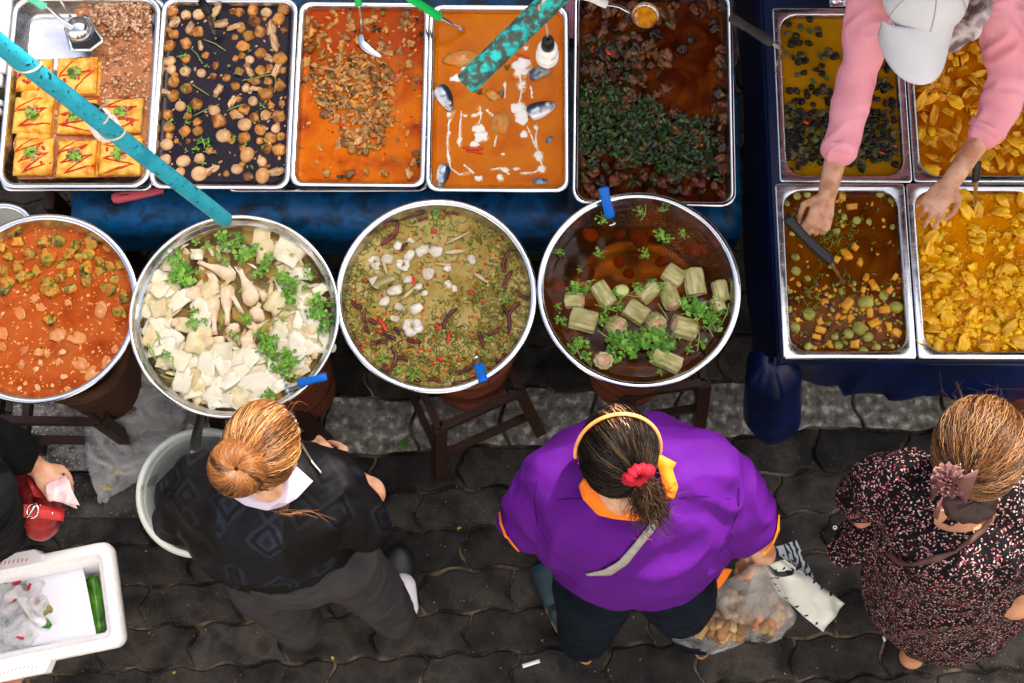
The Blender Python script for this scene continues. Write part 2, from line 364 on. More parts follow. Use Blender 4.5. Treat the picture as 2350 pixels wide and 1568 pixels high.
def drop(u, v):
    a = math.pi * (u - .5) * 1.5; c0, c1 = S(1772, 826, .712), S(1773, 985, .16); t = v
    e = math.sqrt(max(0, 1 - max(0, (t - .72) / .28) ** 2))
    c = c0 * (1 - t) + c1 * t; rr_ = (.006 + .068 * min(1, t * 7) ** .5 + .013 * t) * (1 + .07 * math.sin(a * 5 + t * 3) * (1 - t * .5) + .04 * noise.noise(Vector((a * 2, t * 5, 0))))
    return nl(c + Vector((math.sin(a) * rr_ * (e * .6 + .4 * (e > 0)) * (e if t > .72 else 1), -math.cos(a) * rr_ * (1 if t < .72 else e), 0)))
q = MB(); q.sheet(drop, 30, 40, .002); q.build('hanging_corner', m_navy, nt_)
# ================================================================ trays
def rr(hw, hh, r, n=7):
    P = []
    for cx, cy, a0 in ((hw - r, hh - r, 0), (-hw + r, hh - r, 90), (-hw + r, -hh + r, 180), (hw - r, -hh + r, 270)):
        for i in range(n): a = R(a0 + 90 * i / (n - 1)); P.append((cx + r * math.cos(a), cy + r * math.sin(a)))
    return P
class Tray: pass
def tray(c4, zr, depth, label, rim=.014, ro=.03, ri=.03, mat=steel, liq=.02, taper=.012, cat='tray', group=None, wall=None):
    tlp, trp, brp, blp = [S(*p, zr) for p in c4]; c = (tlp + trp + brp + blp) / 4
    ux = ((trp - tlp) + (brp - blp)).normalized(); hw = ((trp - tlp).length + (brp - blp).length) / 4; hh = ((tlp - blp).length + (trp - brp).length) / 4
    rz = math.atan2(ux.y, ux.x); t = Tray(); t.c, t.rz, t.hw, t.hh, t.zr = c, rz, hw, hh, zr; t.zl = zr - liq
    o = empty('food_tray', (c.x, c.y, zr), rz, label=label, cat=cat, group=group); b = MB()
    def rg(d, z, r): return [(x, y, z) for x, y in rr(hw - d, hh - d, max(.004, r))]
    b.loft([rg(.003, -.008, ro), rg(0, -.004, ro), rg(.001, -.001, ro), rg(.004, 0, ro), rg(rim - .003, -.0005, ri), rg(rim, -.003, ri - .002), rg(rim + .002, -.009, ri - .003)], (False, False)); b.build('rim', steel_bright if mat is steel else steel, o)
    b = MB(); b.loft([rg(rim + .002, -.008, ri - .003), rg(rim + .002 + taper, -depth + .012, ri - .006), rg(rim + taper + .006, -depth + .003, ri - .008), rg(rim + taper + .02, -depth, ri - .01)], (False, True)); b.build('pan', wall or mat, o)
    k = liq / depth; t.inner = rim + .001 + taper * k; t.ri = ri; t.o = o
    t.lab = label; xs = [p[0] for p in c4]; ys = [p[1] for p in c4]; t.box = (min(xs) + 20, min(ys) + 20, max(xs) - 20, max(ys) - 16); return t
def liquid(t, mat, label, name='curry', cat='curry', wave=.0015, zl=None):
    b = MB(); hw, hh = t.hw - t.inner, t.hh - t.inner; z0 = (zl or t.zl)
    rings = [[(x * k, y * k, (.0018 if k == 1 else 0) + wave * noise.noise(Vector((x * k * 22, y * k * 22, 3)))) for x, y in rr(hw, hh, t.ri - .004, 12)] for k in (1, .985, .93, .86, .78, .7, .6, .5, .4, .3, .2, .1, .03)]
    b.loft([[(x, y, z - .012) for x, y, z in rings[0]]] + rings, (False, True))
    o = b.build(name, mat, label=label, cat=cat); o.location = (t.c.x, t.c.y, z0); o.rotation_euler.z = t.rz; return o
T = {}
T[0] = tray([(26, -4), (372, -4), (360, 438), (14, 438)], .772, .04, 'empty steel tray stacked beneath the omelette tray', group=None)
T[1] = tray([(18, -10), (362, -10), (351, 431), (3, 431)], .805, .06, 'steel tray of folded omelettes beside minced pork gravy', ro=.05, ri=.045)
T[2] = tray([(366, -8), (680, -4), (669, 434), (346, 434)], .80, .06, 'steel tray of brown mushrooms and eggs in dark broth', ro=.038, ri=.032)
T[10] = tray([(520, 300), (985, 300), (985, 440), (520, 441)], .737, .026, 'shallow steel tray lying beneath the red curry tray', ro=.03, ri=.03)
T[3] = tray([(683, 1), (986, 7), (975, 429), (669, 429)], .80, .06, 'steel tray of orange curry topped with shredded meat', ro=.03, ri=.028)
T[4] = tray([(987, 9), (1309, 12), (1304, 441), (975, 441)], .80, .06, 'steel tray of orange fish curry streaked with coconut cream', ro=.036, ri=.03)
T[5] = tray([(1331, -28), (1693, -24), (1677, 476), (1301, 466)], .815, .075, 'deep steel tray of dark fried meat and basil leaves', ro=.04, ri=.034, liq=.03, wall=steel_dull)
gk = dict(rim=.021, ro=.010, ri=.05, mat=steel_dull, liq=.02, taper=.008)
T[6] = tray([(1776, 17), (2079, 20), (2083, 418), (1785, 419)], .80, .07, 'square cornered pan of black snails in yellow curry', **gk)
T[7] = tray([(2082, 20), (2392, 22), (2395, 418), (2086, 418)], .80, .07, 'square cornered pan of thin bamboo slices in orange curry', **gk)
T[8] = tray([(1785, 421), (2086, 421), (2094, 824), (1790, 824)], .80, .07, 'square cornered pan of brown sour curry with green eggplant', **gk)
T[9] = tray([(2089, 421), (2400, 421), (2407, 824), (2097, 824)], .80, .07, 'square cornered pan of yellow curry heaped with chicken pieces', **gk)
# ================================================================ bowls
def bowl(cx, cy, rx, zr, depth, label, liq=.035, rimw=.017, slope=.05, mat=steel, step=False):
    c = S(cx, cy, zr); r = (S(cx + rx, cy, zr) - S(cx - rx, cy, zr)).length / 2; b = MB(); t = Tray()
    o = empty('basin', c.to_tuple(), label=label, cat='basin', group=None)
    def ring(q, z, n=96): return [(q * math.cos(2 * math.pi * i / n), q * math.sin(2 * math.pi * i / n), z) for i in range(n)]
    b.loft([ring(r - .004, -.010), ring(r, -.006), ring(r, -.002), ring(r - .003, 0), ring(r - rimw + .003, -.0006), ring(r - rimw, -.004), ring(r - rimw - .001, -.010)], (False, False)); b.build('rim', steel_bright, o)
    ri = r - rimw; b = MB()
    b.loft([ring(ri - .001, -.008)] + ([ring(ri - .004, -.02), ring(ri - .011, -.023), ring(ri - .014, -.030)] if step else []) + [ring(ri - slope * .5 - (.01 if step else 0), -depth * .45), ring(ri - slope, -depth * .8), ring(ri - slope - .03, -depth * .96), ring(ri - slope - .07, -depth)], (False, True)); b.build('inside', mat, o)
    b = MB(); b.loft([ring(r - .003, -.009), ring(r - slope * .7, -depth * .5), ring(r - slope - .02, -depth * .95), ring(r - slope - .06, -depth - .004)], (False, True)); b.build('outside', steel, o)
    t.c, t.r, t.zl, t.zr = c, ri - slope * .5 * (liq / (depth * .45)) - (.012 if step else 0), zr - liq, zr; t.px = cx, cy, rx; t.box = (cx - rx, cy - rx * .97, cx + rx, cy + rx * .97); return t
def pool(t, mat, label, name='soup', cat='soup', wave=.0015, zl=None):
    b = MB(); n = 96; rr_ = t.r + .004; K = (1, .985, .93, .86, .78, .7, .6, .5, .4, .3, .2, .1, .03)
    rings = [[(rr_ * k * math.cos(a), rr_ * k * math.sin(a), (.0018 if k == 1 else 0) + wave * noise.noise(Vector((rr_ * k * math.cos(a) * 22, rr_ * k * math.sin(a) * 22, 9)))) for a in [2 * math.pi * i / n for i in range(n)]] for k in K]
    b.loft(rings, (False, True)); o = b.build(name, mat, label=label, cat=cat); o.location = (t.c.x, t.c.y, zl or t.zl); return o
B1 = bowl(92, 705, 226, .88, .15, 'steel basin of red curry beside the clear plastic bag', liq=.04)
B2 = bowl(537, 722, 242, .90, .165, 'wide stepped steel basin of clear bamboo and drumstick soup', liq=.045, rimw=.010, slope=.04, step=True)
B3 = bowl(1001, 676, 232, .88, .15, 'steel basin of herb soup with dried red chillies', liq=.035)
B4 = bowl(1467, 662, 234, .90, .165, 'steel basin of dark broth with stuffed gourd pieces', liq=.035)
g0 = bowl(0, 548, 88, .62, .12, 'small grey enamel basin behind the red curry', liq=.05, mat=pm('grey_plastic', [(.45, .46, .42)], rough=.4))
# stands: clay stove in a wooden stand
m_clay = pm('fired_clay', [(.10, .02, .008), (.22, .05, .02), (.13, .03, .012)], 12, .8, 0, .5, 60, .003, speck=((.03, .012, .008), 50, .63), stretch=(1, 1, 3))
m_clay2 = pm('brown_clay', [(.035, .013, .006), (.10, .04, .016), (.05, .02, .01)], 10, .7, 0, .5, 60, .003, stretch=(1, 1, 4))
def stove(px, py, r, z0, z1, label, m=m_clay):
    c = S(px, py, z1); o = empty('clay_stove', (c.x, c.y, z0), label=label, cat='stove'); h = z1 - z0; b = MB()
    def ring(q, z, n=40): return [(q * math.cos(2 * math.pi * i / n), q * math.sin(2 * math.pi * i / n), z) for i in range(n)]
    b.loft([ring(r * .72, 0), ring(r * .78, .01), ring(r * .9, h * .5), ring(r, h - .03), ring(r * 1.03, h - .02), ring(r * 1.03, h), ring(r * .85, h), ring(r * .7, h - .07), ring(r * .5, h - .09)]); b.build('body', m, o)
    b = MB(); b.tube([(r * .86 * math.cos(a), r * .86 * math.sin(a), h * .42) for a in [2 * math.pi * i / 40 for i in range(41)]], .006, 6); b.build('band', m_wood, o)
def stand(feet, zt, label, side=.9, w=.018, brace=True):
    """four splayed legs from pixel feet on the ground to a top frame"""
    F = [S(*p, 0) for p in feet]; c = sum(F, Vector()) / 4; o = empty('wooden_stand', c.to_tuple(), label=label, cat='stand')
    Tp = [c + (f - c) * side + Vector((0, 0, zt)) for f in F]
    for f, t in zip(F, Tp):
        d = (t - f).normalized(); z = Vector((0, 0, 1)); x = (F[1] - F[0]).normalized(); y = d.cross(x).normalized(); x = y.cross(d).normalized(); b = MB()
        b.loft([[p - c + x * (w * i) + y * (w * j) for i, j in ((-1, -1), (1, -1), (1, 1), (-1, 1))] for p in (f, t)]); b.build('leg', m_wood, o, smooth=False)
    for i in range(4):
        for k in ((.98,) if not brace else (.45, .98)):
            a, e = F[i].lerp(Tp[i], k) - c, F[(i + 1) % 4].lerp(Tp[(i + 1) % 4], k) - c; a = a.lerp(e, .02); b = MB()
            d = (e - a).normalized(); z = Vector((0, 0, 1)); y = d.cross(z).normalized()
            b.loft([[p + y * (w * .6 * ii) + z * (w * 1.1 * jj) for ii, jj in ((-1, -1), (1, -1), (1, 1), (-1, 1))] for p in (a, e)]); b.build('brace', m_wood, o, smooth=False)
def sq(fl, fr):
    """feet of a square stand from its two front feet (pixels)"""
    a, b = S(*fl, 0), S(*fr, 0); d = b - a; n = Vector((-d.y, d.x, 0)); out = []
    for p in (a, b, b + n, a + n):
        out.append(p)
    return out
_S = S
def stand_w(F, *a, **k):
    global S
    S = lambda x, y, z=0: x if isinstance(x, Vector) else _S(x, y, z)
    stand([(f, 0) for f in F], *a, **k); S = _S
stand_w(sq((105, 1042), (342, 1046)), .50, 'square legged wooden stand under the red curry basin')
stand_w(sq((520, 1075), (778, 1046)), .50, 'wooden stand with a splayed leg behind the shopper in black', side=.62)
stand_w(sq((1008, 1094), (1238, 990)), .50, 'turned wooden stand under the basin of dried chillies', side=.72)
stand_w(sq((1395, 1010), (1604, 978)), .50, 'wooden stand under the dark gourd soup basin', side=.72)
stove(170, 800, .15, .18, .72, 'brown clay stove under the red curry basin', m_clay2)
stove(620, 800, .15, .2, .728, 'reddish clay stove under the clear bamboo soup basin')
stove(1068, 770, .145, .2, .722, 'red clay stove between the legs under the chilli soup', m_clay)
stove(1470, 760, .145, .2, .728, 'clay stove in shade under the stuffed gourd soup', m_clay)
stove(2400, 905, .13, .0, .3, 'orange clay pot below the navy skirt', m_clay)
# ================================================================ pipes, wires, lamps
m_pipe = pm('painted_blue_pipe', [(.012, .25, .35), (.025, .36, .46), (.016, .30, .41)], 8, .5, 0, .8, 90, .003, speck=((.01, .05, .06), 90, .635), detail=14, dist=.5)
m_pat = pm('flaking_turquoise_pipe', [(.035, .055, .045), (.05, .09, .075), (.0, .28, .27), (.02, .38, .37)], 62, .7, 0, .6, 90, .002, dist=.35, detail=12, lo=.38, hi=.62)
m_wire = pm('cream_wire', [(.55, .47, .33)], rough=.5)
m_white = pm('white_plastic', [(.78, .78, .72), (.84, .84, .80)], 6, .35, bump=.05)
m_blk = pm('black_plastic', [(.012, .012, .013)], rough=.3)
pa, pb = S(516, 503, 1.42), S(-60, 55, 2.30)
d = pb - pa; pb2 = pb + d * .5
o = empty('awning_pole', pa.to_tuple(), label='sky blue metal pipe slanting over the omelette and mushroom trays', cat='pipe')
b = MB(); x, y = frame_of(d); n = 28
def cr(c, r): return [c + x * (r * math.cos(2 * math.pi * i / n)) + y * (r * math.sin(2 * math.pi * i / n)) for i in range(n)]
z0 = Vector(); b.loft([cr(z0 + d * .12, .0150), cr(z0, .0152), cr(z0 - d * .0015, .0172), cr(z0 + d * .002, .0178)] + [cr(d * (.05 * k), .0178) for k in range(1, 31)], (True, True)); b.build('tube', m_pipe, o)
def wrap(parent, base, dd, t0, t1, turns, r, wr, name='wire', ph=0):
    x, y = frame_of(dd); b = MB(); b.tube([base + dd * (t0 + (t1 - t0) * i / 60) + (x * math.cos(ph + turns * 2 * math.pi * i / 60) + y * math.sin(ph + turns * 2 * math.pi * i / 60)) * r for i in range(61)], wr, 6); return b.build(name, m_wire, parent)
wrap(o, z0, d, .50, .585, 1.25, .0195, .0022, ph=2.2); wrap(o, z0, d, .80, .89, 1.0, .0195, .0022, ph=1.5)
def lamp(px, py, z, label, sc=1.0, cord=None, mark=False):
    c = S(px, py, z); o = empty('lamp', c.to_tuple(), label=label, cat='lamp')
    def ring(q, zz, n=32): return [(q * sc * math.cos(2 * math.pi * i / n), q * sc * math.sin(2 * math.pi * i / n), zz * sc) for i in range(n)]
    b = MB(); b.loft([ring(q, zz) for q, zz in ((.018, -.075), (.0235, -.070), (.0275, -.060), (.028, -.052), (.0265, -.050), (.0275, -.047), (.028, -.038), (.027, -.036), (.0245, -.034), (.0245, -.008), (.022, .0), (.016, .002))]); b.build('lamp_body', m_white, o)
    b = MB(); b.loft([ring(q, zz) for q, zz in ((.016, .002), (.0165, .006), (.015, .03), (.012, .042), (.008, .046), (.004, .046), (.004, .04))]); b.build('socket', m_blk, o)
    if cord: b = MB(); b.tube([Vector(p) - c for p in cord], .0026, 7); b.build('cord', m_wire, o)
    if mark:
        b = MB(); b.sheet(lambda u, v: (.0250 * sc * math.cos(-1.2 + .5 * u), .0250 * sc * math.sin(-1.2 + .5 * u), (-.026 + .007 * v) * sc), 6, 1, .0004); b.build('print', pm('grey_print', [(.3, .3, .28)]), o)
p0, p1 = S(1070, 193, 2.05), S(1310, -42, 2.16); d2 = p1 - p0
o = empty('awning_pole', p0.to_tuple(), label='turquoise pipe with flaking paint slanting above the fish curry', cat='pipe')
x, y = frame_of(d2); b = MB(); b.loft([cr(d2 * .1, .0200), cr(Vector(), .0205), cr(d2 * -.001, .0222), cr(d2 * .004, .0226)] + [cr(d2 * (.1 * k), .0226) for k in range(1, 16)]); b.build('tube', m_pat, o)
lc = S(1257, 118, 1.66)
lamp(1257, 108, 1.62, 'white lamp body in black socket hanging from turquoise pipe', .92, [S(1262, -14, 2.20), S(1246, 4, 2.19), S(1237, 14, 2.17), S(1238, 26, 2.14), S(1246, 42, 2.0), S(1254, 58, 1.85), S(1256, 74, 1.74), S(1256, 84, 1.66)], True)
lamp(226, 270, 1.50, 'white lamp body hanging behind the sky blue pipe', 1.18, [S(250, 232, 1.83), S(242, 238, 1.7), S(232, 246, 1.6), S(228, 250, 1.57)])
# ================================================================ leaves and herbs
m_cor = [pm('coriander_leaf_green', [(.03, .13, .006), (.10, .29, .015), (.055, .20, .010)], 40, .45, sss=0, bump=.3, bscale=150, jit=.25),
         pm('coriander_pale_green', [(.16, .37, .03), (.25, .48, .06)], 40, .4, bump=.2, bscale=150),
         pm('coriander_stem', [(.20, .34, .06), (.32, .44, .12)], 30, .4)]
m_basil = [pm('fried_basil_leaf', [(.004, .014, .005), (.016, .045, .010), (.008, .024, .008)], 40, .28, bump=.6, bscale=120, coat=.25),
           pm('basil_leaf_light', [(.03, .08, .015), (.06, .13, .025)], 40, .3, bump=.5, bscale=120, coat=.2), pm('basil_stem', [(.10, .12, .02)], rough=.4)]
def leaf(b, c, a, L, W, rz=.3, mi=0, lobes=3, r=rnd, th=0):
    """lobed leaflet lying near the surface"""
    c = Vector(c); ca, sa = math.cos(a), math.sin(a); tx, ty = r.uniform(-rz, rz), r.uniform(-rz, rz); n = 5 * lobes; P = []
    for i in range(n + 1):
        t = i / n; w = -1.9 + 3.8 * t; k = .62 + .38 * abs(math.cos(w * lobes / 3.8 * math.pi / 1.0)) + r.uniform(-.1, .1)
        x = .35 + .65 * math.cos(w * .85) * k; y = math.sin(w * .85) * k * .95
        P.append((x * L, y * W))
    vs = []
    for x, y in [(0, 0)] + P + [(.5 * L, 0)]:
        z = tx * x + ty * y + (abs(y) / W) ** 2 * L * .16 - (x / L) ** 2 * L * .12
        vs.append(c + Vector((x * ca - y * sa, x * sa + y * ca, z)))
    k = len(vs) - 1; fs = [(k, i, i + 1) for i in range(1, k - 1)] + [(k, 0, 1), (k, k - 1, 0)]
    b.add(vs, fs, mi)
def sprig(b, c, s, r, n=8, spread=1.0, stems=2):
    c = Vector(c)
    for i in range(n):
        a = r.uniform(0, 6.28); q = c + Vector((math.cos(a), math.sin(a), 0)) * s * spread * r.random() ** .6 + Vector((0, 0, r.uniform(0, s * .3)))
        leaf(b, q, r.uniform(0, 6.28), s * r.uniform(.35, .65), s * r.uniform(.25, .45), .5, 0 if r.random() < .7 else 1, 3, r)
    for i in range(stems):
        a = r.uniform(0, 6.28); p = c + Vector((math.cos(a), math.sin(a), 0)) * s * 1.3; e = c - Vector((math.cos(a + .3), math.sin(a + .3), 0)) * s * r.uniform(.2, 1)
        b.tube([p + Vector((0, 0, .001)), (p + e) / 2 + Vector((r.uniform(-.2, .2) * s, r.uniform(-.2, .2) * s, s * .25)), e + Vector((0, 0, .002))], .0011, 5, mi=2)
def herbs(name, pts, z, s, label, n=8, mats=m_cor, seed=1, spread=1.0, cat='coriander', stems=2, each=False, where=None, box=None, group=None, dz=.002):
    r = random.Random(seed); out = []
    if each:
        for p in pts:
            c = S(p[0], p[1], z + dz); b = MB(); k = s * (p[2] if len(p) > 2 else 1); sprig(b, (0, 0, 0), k, r, int(n * (p[2] if len(p) > 2 else 1)), spread, stems)
            o = b.build(name, mats); o.location = c; tag(o, None, cat, group); out.append((o, p[0], p[1]))
        zone_labels(out, label, where, box); return out
    b = MB()
    for p in pts: c = S(p[0], p[1], z + dz); sprig(b, c, s * (p[2] if len(p) > 2 else 1), r, n, spread, stems)
    return b.build(name, mats, label=label, cat=cat, kind='stuff')
def bits(name, pts, z, mats, label, cat, rad=(.003, .006), seed=1, amp=.4, flat=.7, dz=.003, n=8, m=5, kind='stuff', long=1.0):
    """one heap of scraps nobody could count"""
    r = random.Random(seed); b = MB()
    for p in pts:
        c = S(p[0], p[1], z); c.z += r.uniform(-dz, dz) + (p[2] if len(p) > 2 else 0); q = r.uniform(*rad); o = hashv(r.randrange(999))
        rot = Euler((r.uniform(-.5, .5), r.uniform(-.5, .5), r.uniform(0, 6.28))).to_matrix()
        b.ball(c, (q * long * r.uniform(.8, 1.4), q * r.uniform(.7, 1.1), q * flat), n, m, rot, lambda v: v * (1 + amp * noise.noise(v / q * 1.3 + o)), mi=r.randrange(len(mats)))
    return b.build(name, mats, label=label, cat=cat, kind=kind)
def inrect(t, pad=4):
    x0, y0, x1, y1 = t.box; return lambda x, y: 1 if x0 + pad < x < x1 - pad and y0 + pad < y < y1 - pad else 0
def inell(cx, cy, rx, ry=None): ry = ry or rx; return lambda x, y: 1 if ((x - cx) / rx) ** 2 + ((y - cy) / ry) ** 2 < 1 else 0
def liqmat(name, cols, scale=9, rough=.12, bump=.25, bscale=45, speck=None, dist=.8, spec=.05, lo=.3, hi=.7, bdist=.0012):
    return pm(name, cols, scale, rough, 0, bump, bscale, bdist, spec=spec, speck=speck, dist=dist, detail=10, lo=lo, hi=hi)
# ================================================================ tray of omelettes
t = T[1]
gv = MB()
gw = [S(x, y, t.zr - .028) for x, y in [(170, 22), (215, 14), (340, 14), (347, 30), (350, 120), (348, 240), (336, 340), (330, 405), (40, 412), (30, 330), (60, 240), (150, 180), (205, 130), (218, 110), (190, 70)]]
cc = sum(gw, Vector()) / len(gw); gv.v = gw + [S(260, 180, t.zr - .0275)]; gv.f = [(i, (i + 1) % len(gw), len(gw)) for i in range(len(gw))]; gv.m = [0] * len(gv.f)
gv.build('gravy', liqmat('pork_gravy', [(.30, .09, .025), (.40, .15, .055), (.46, .20, .09), (.42, .08, .012)], 16, .15, .4, 70, speck=((.75, .5, .36), 95, .62)), smooth=False, label='pinkish brown gravy pooled beside the folded omelettes', cat='gravy')
m_om = pm('fried_egg_skin', [(.62, .20, .015), (.82, .40, .045), (.88, .54, .11), (.78, .32, .02)], 22, .42, bump=.5, bscale=55, bdist=.004, coat=.1, sss=0, detail=10, jit=.08)
m_ket = pm('red_chilli_sauce', [(.42, .018, .006), (.55, .035, .01)], 30, .18, coat=.3)
m_mince = [pm('minced_pork_' + k, [a, c_], 60, .45, bump=.6, bscale=150, coat=.15) for k, a, c_ in (('tan', (.36, .16, .075), (.58, .33, .18)), ('pale', (.55, .33, .2), (.7, .48, .32)), ('brown', (.2, .075, .03), (.38, .18, .08)))]
cells = [(76, 168, 92, 88, 'top left, under the blue pipe'), (174, 170, 104, 102, 'top, between the pipe and the gravy'), (73, 261, 100, 96, 'at the left, below the pipe'), (174, 264, 98, 94, 'in the middle, crossed by the pipe'),
         (280, 261, 98, 92, 'at the right, beside the lamp'), (74, 356, 100, 98, 'in the bottom left corner'), (173, 360, 98, 98, 'at the bottom, between two others'), (274, 356, 106, 98, 'in the bottom right corner')]
def omelette(px, py, w_, h_, z, label, seed, dress=True):
    c = S(px, py, z); hw, hh = w_ * .00112 / 2, h_ * .00112 / 2; r = random.Random(seed); o = empty('omelette', c.to_tuple(), r.uniform(-.05, .05), label=label, cat='omelette', group='folded omelettes in the steel tray'); of = hashv(seed)
    def fn(u, v):
        x, y = (u - .5) * 2, (v - .5) * 2; e = max(abs(x), abs(y)); k = max(0, 1 - e ** 7)
        px_, py_ = x * hw * (1 + .03 * noise.noise(Vector((y * 2, 0, seed)))), y * hh * (1 + .03 * noise.noise(Vector((x * 2, 5, seed))))
        z = -.016 + .021 * k + .0055 * noise.noise(Vector((px_ * 38, py_ * 38, seed))) * k + .0015 * noise.noise(Vector((px_ * 150, py_ * 150, seed)))
        z += .002 * (1 if x > .55 + .2 * math.sin(y * 3 + seed) else 0)
        return Vector((px_, py_, z))
    def top(x, y): return fn(x / hw / 2 + .5, y / hh / 2 + .5).z
    b = MB(); b.sheet(fn, 36, 36, .004); b.build('egg_wrap', m_om, o)
    if not dress: return
    P = []; k = r.randint(3, 6); sgn = 1; a = R(r.uniform(-10, 70)); ca, sa = math.cos(a), math.sin(a)
    b = MB(); pts = []
    for i in range(k * 8 + 1):
        s_ = i / 8; u = (s_ / k - .5) * 1.7 * hw; vv = (abs((s_ % 2) - 1) * 2 - 1) * .8 * hh + r.uniform(-.003, .003)
        x, y = vv * ca - u * sa * -1, vv * sa * 1.0 - u * ca * 1.0
        x, y = max(-.93 * hw, min(.93 * hw, x)), max(-.93 * hh, min(.93 * hh, y)); pts.append(Vector((x, y, top(x, y) + .0008)))
    b.tube(pts, [.0019 + .0042 * abs(noise.noise(Vector((i * .35, seed, 0)))) for i in range(len(pts))], 7, flat=.55)
    for i in range(2): x, y = r.uniform(-.6, .6) * hw, r.uniform(-.6, .6) * hh; b.ball((x, y, top(x, y)), (.005, .008, .002), 10, 5, Matrix.Rotation(a, 3, 'Z'))
    b.build('chilli_sauce', m_ket, o)
    b = MB()
    for i in range(55):
        a = r.uniform(0, 6.28); q = r.random() ** .7 * .021; x, y = q * math.cos(a) * 1.1, q * math.sin(a) + .003; rad = r.uniform(.0016, .0034); oo = hashv(i)
        b.ball((x, y, top(x, y) + .002 + .005 * (1 - q / .021) * r.random()), (rad * 1.3, rad, rad * .8), 7, 5, Euler((0, 0, r.uniform(0, 6))).to_matrix(), lambda v: v * (1 + .5 * noise.noise(v * 500 + oo)), mi=r.randrange(3))
    b.build('mince_topping', m_mince, o)
    b = MB()
    for i in range(5): leaf(b, (r.uniform(-.008, .008), r.uniform(-.012, .008), top(0, 0) + .008 + .002 * i), r.uniform(0, 6.28), .015, .012, .4, r.choice((0, 1, 1)), 3, r)
    b.build('coriander_leaf', m_cor, o)
for i, (x, y, w_, h_, s_) in enumerate(cells): omelette(x, y, w_, h_, t.zr - .004 + .001 * (i % 3), f'folded yellow omelette with red sauce and coriander, {s_}', i + 5)
for i, (x, y, w_, h_, s_) in enumerate([(184, 178, 104, 100, 'peeking out by the brown gravy'), (82, 262, 96, 180, 'beneath the left pair of folded omelettes'), (276, 352, 104, 104, 'beneath the omelette in the bottom right corner'), (180, 360, 104, 100, 'beneath the middle of the bottom row')]):
    omelette(x, y, w_, h_, t.zr - .020, f'lower plain omelette, {s_}', i + 50, False)
pts = scatter(560, lambda x, y: (1 if y < 78 - abs(x - 290) * .25 + 12 * math.sin(x * .1) else .03 * (y < 235 and x > 232)), (206, 12, 346, 235), 3.2, 5)
bits('minced_pork', [(x, y, .014 * max(0, 1 - ((x - 290) / 75) ** 2 - ((y - 35) / 60) ** 2)) for x, y in pts], t.zr - .024, m_mince, 'heap of cooked minced pork in the corner of the omelette tray', 'minced pork', (.0030, .0062), 3)
# ================================================================ mushrooms and eggs
t = T[2]
liquid(t, liqmat('dark_soy_broth', [(.005, .004, .010), (.010, .007, .018), (.020, .011, .018)], 14, .1, .35, 90, speck=((.028, .025, .045), 120, .66), spec=.12), 'dark soy broth around mushrooms, tofu and eggs', 'broth', 'broth')  # blue in the broth colour stands in for reflected sky
m_mu = pm('braised_mushroom_cap', [(.13, .04, .006), (.36, .14, .022), (.52, .24, .05), (.26, .085, .012)], 28, .33, bump=.5, bscale=110, jit=.3, coat=.15)
m_mu2 = pm('pale_braised_mushroom', [(.42, .22, .09), (.6, .36, .17), (.7, .46, .24)], 30, .3, bump=.15, bscale=70, jit=.15, coat=.2)
m_egg = pm('brown_braised_egg', [(.50, .24, .08), (.58, .30, .11), (.62, .34, .13)], 12, .22, bump=.04, jit=.06, coat=.3)
m_belly = pm('braised_pork_strip', [(.30, .14, .05), (.55, .34, .16), (.66, .46, .26), (.25, .1, .04)], 30, .35, bump=.4, bscale=90, stretch=(1, 5, 1), jit=.15, coat=.2)
mu = [lump_mesh('mushroom', m_mu, (.0180, .0172, .0120), .16, 2, i, 14, 9, .55) for i in range(5)]
pale = [lump_mesh('pale_mushroom', m_mu2, (.0158, .0152, .0090), .06, 1.5, 20 + i, 14, 9) for i in range(3)]
eggm = [lump_mesh('egg', m_egg, (.0195, .0225, .015), .01, 1, 3, 20, 12)]
strip = [lump_mesh('pork_strip', m_belly, (.020, .0095, .008), .3, 2.5, 31 + i, 14, 9, .5) for i in range(4)]
f2 = lambda L: [(x / 3.42, y / 3.42, *(k)) for x, y, *k in L]
A = f2([(1345, 85, 1.3), (1365, 275), (1330, 360, 1.1), (1460, 345), (1555, 250), (1985, 90), (1880, 100, .85), (2225, 80, 1.1), (2190, 155, 1.1), (1995, 175, 1.15), (1955, 285), (2045, 255), (1905, 370), (2050, 420), (2200, 465, 1.15), (1850, 460, .7), (1460, 465, .85), (2045, 555, .95), (1880, 560, .8), (1365, 645, 1.1), (1465, 700), (1365, 755), (1850, 680, .9), (2005, 640, .9), (2105, 640, .8), (2200, 680), (2085, 745, 1.1), (1540, 820, 1.1), (1920, 860, 1.1), (1320, 905), (1480, 915, .7), (1720, 955, 1.15), (2190, 915, 1.2), (1845, 900, .9), (1995, 925, .85), (2045, 1020), (2125, 1085, 1.1), (1330, 1005), (1455, 1035, 1.05), (1555, 1030, .9), (1915, 1085), (2090, 1170), (2195, 1180, 1.15), (1945, 1390, .8), (1780, 610, .7), (1675, 600, .6), (1550, 960, .8), (1870, 780, .7), (2205, 1075, .75), (2215, 815, .6), (2125, 830, .6), (1385, 1110, .5), (1475, 1110, .5), (1895, 230, .7), (1830, 95, .7), (2230, 240, .7)])
A += [(x, y, .62) for x, y in scatter(34, lambda x, y: (1 if x > 570 else .25) * (0 if any((x - p[0]) ** 2 + (y - p[1]) ** 2 < 15 ** 2 for p in A) else 1), (380, 25, 652, 410), 17, 44)]
put(mu, 'mushroom', 'mushroom', 'brown braised mushrooms', A, t.zl - .001, 'brown braised mushroom', 'the dark broth tray', t.box, 4, (.92, 1.08), .35, .002)
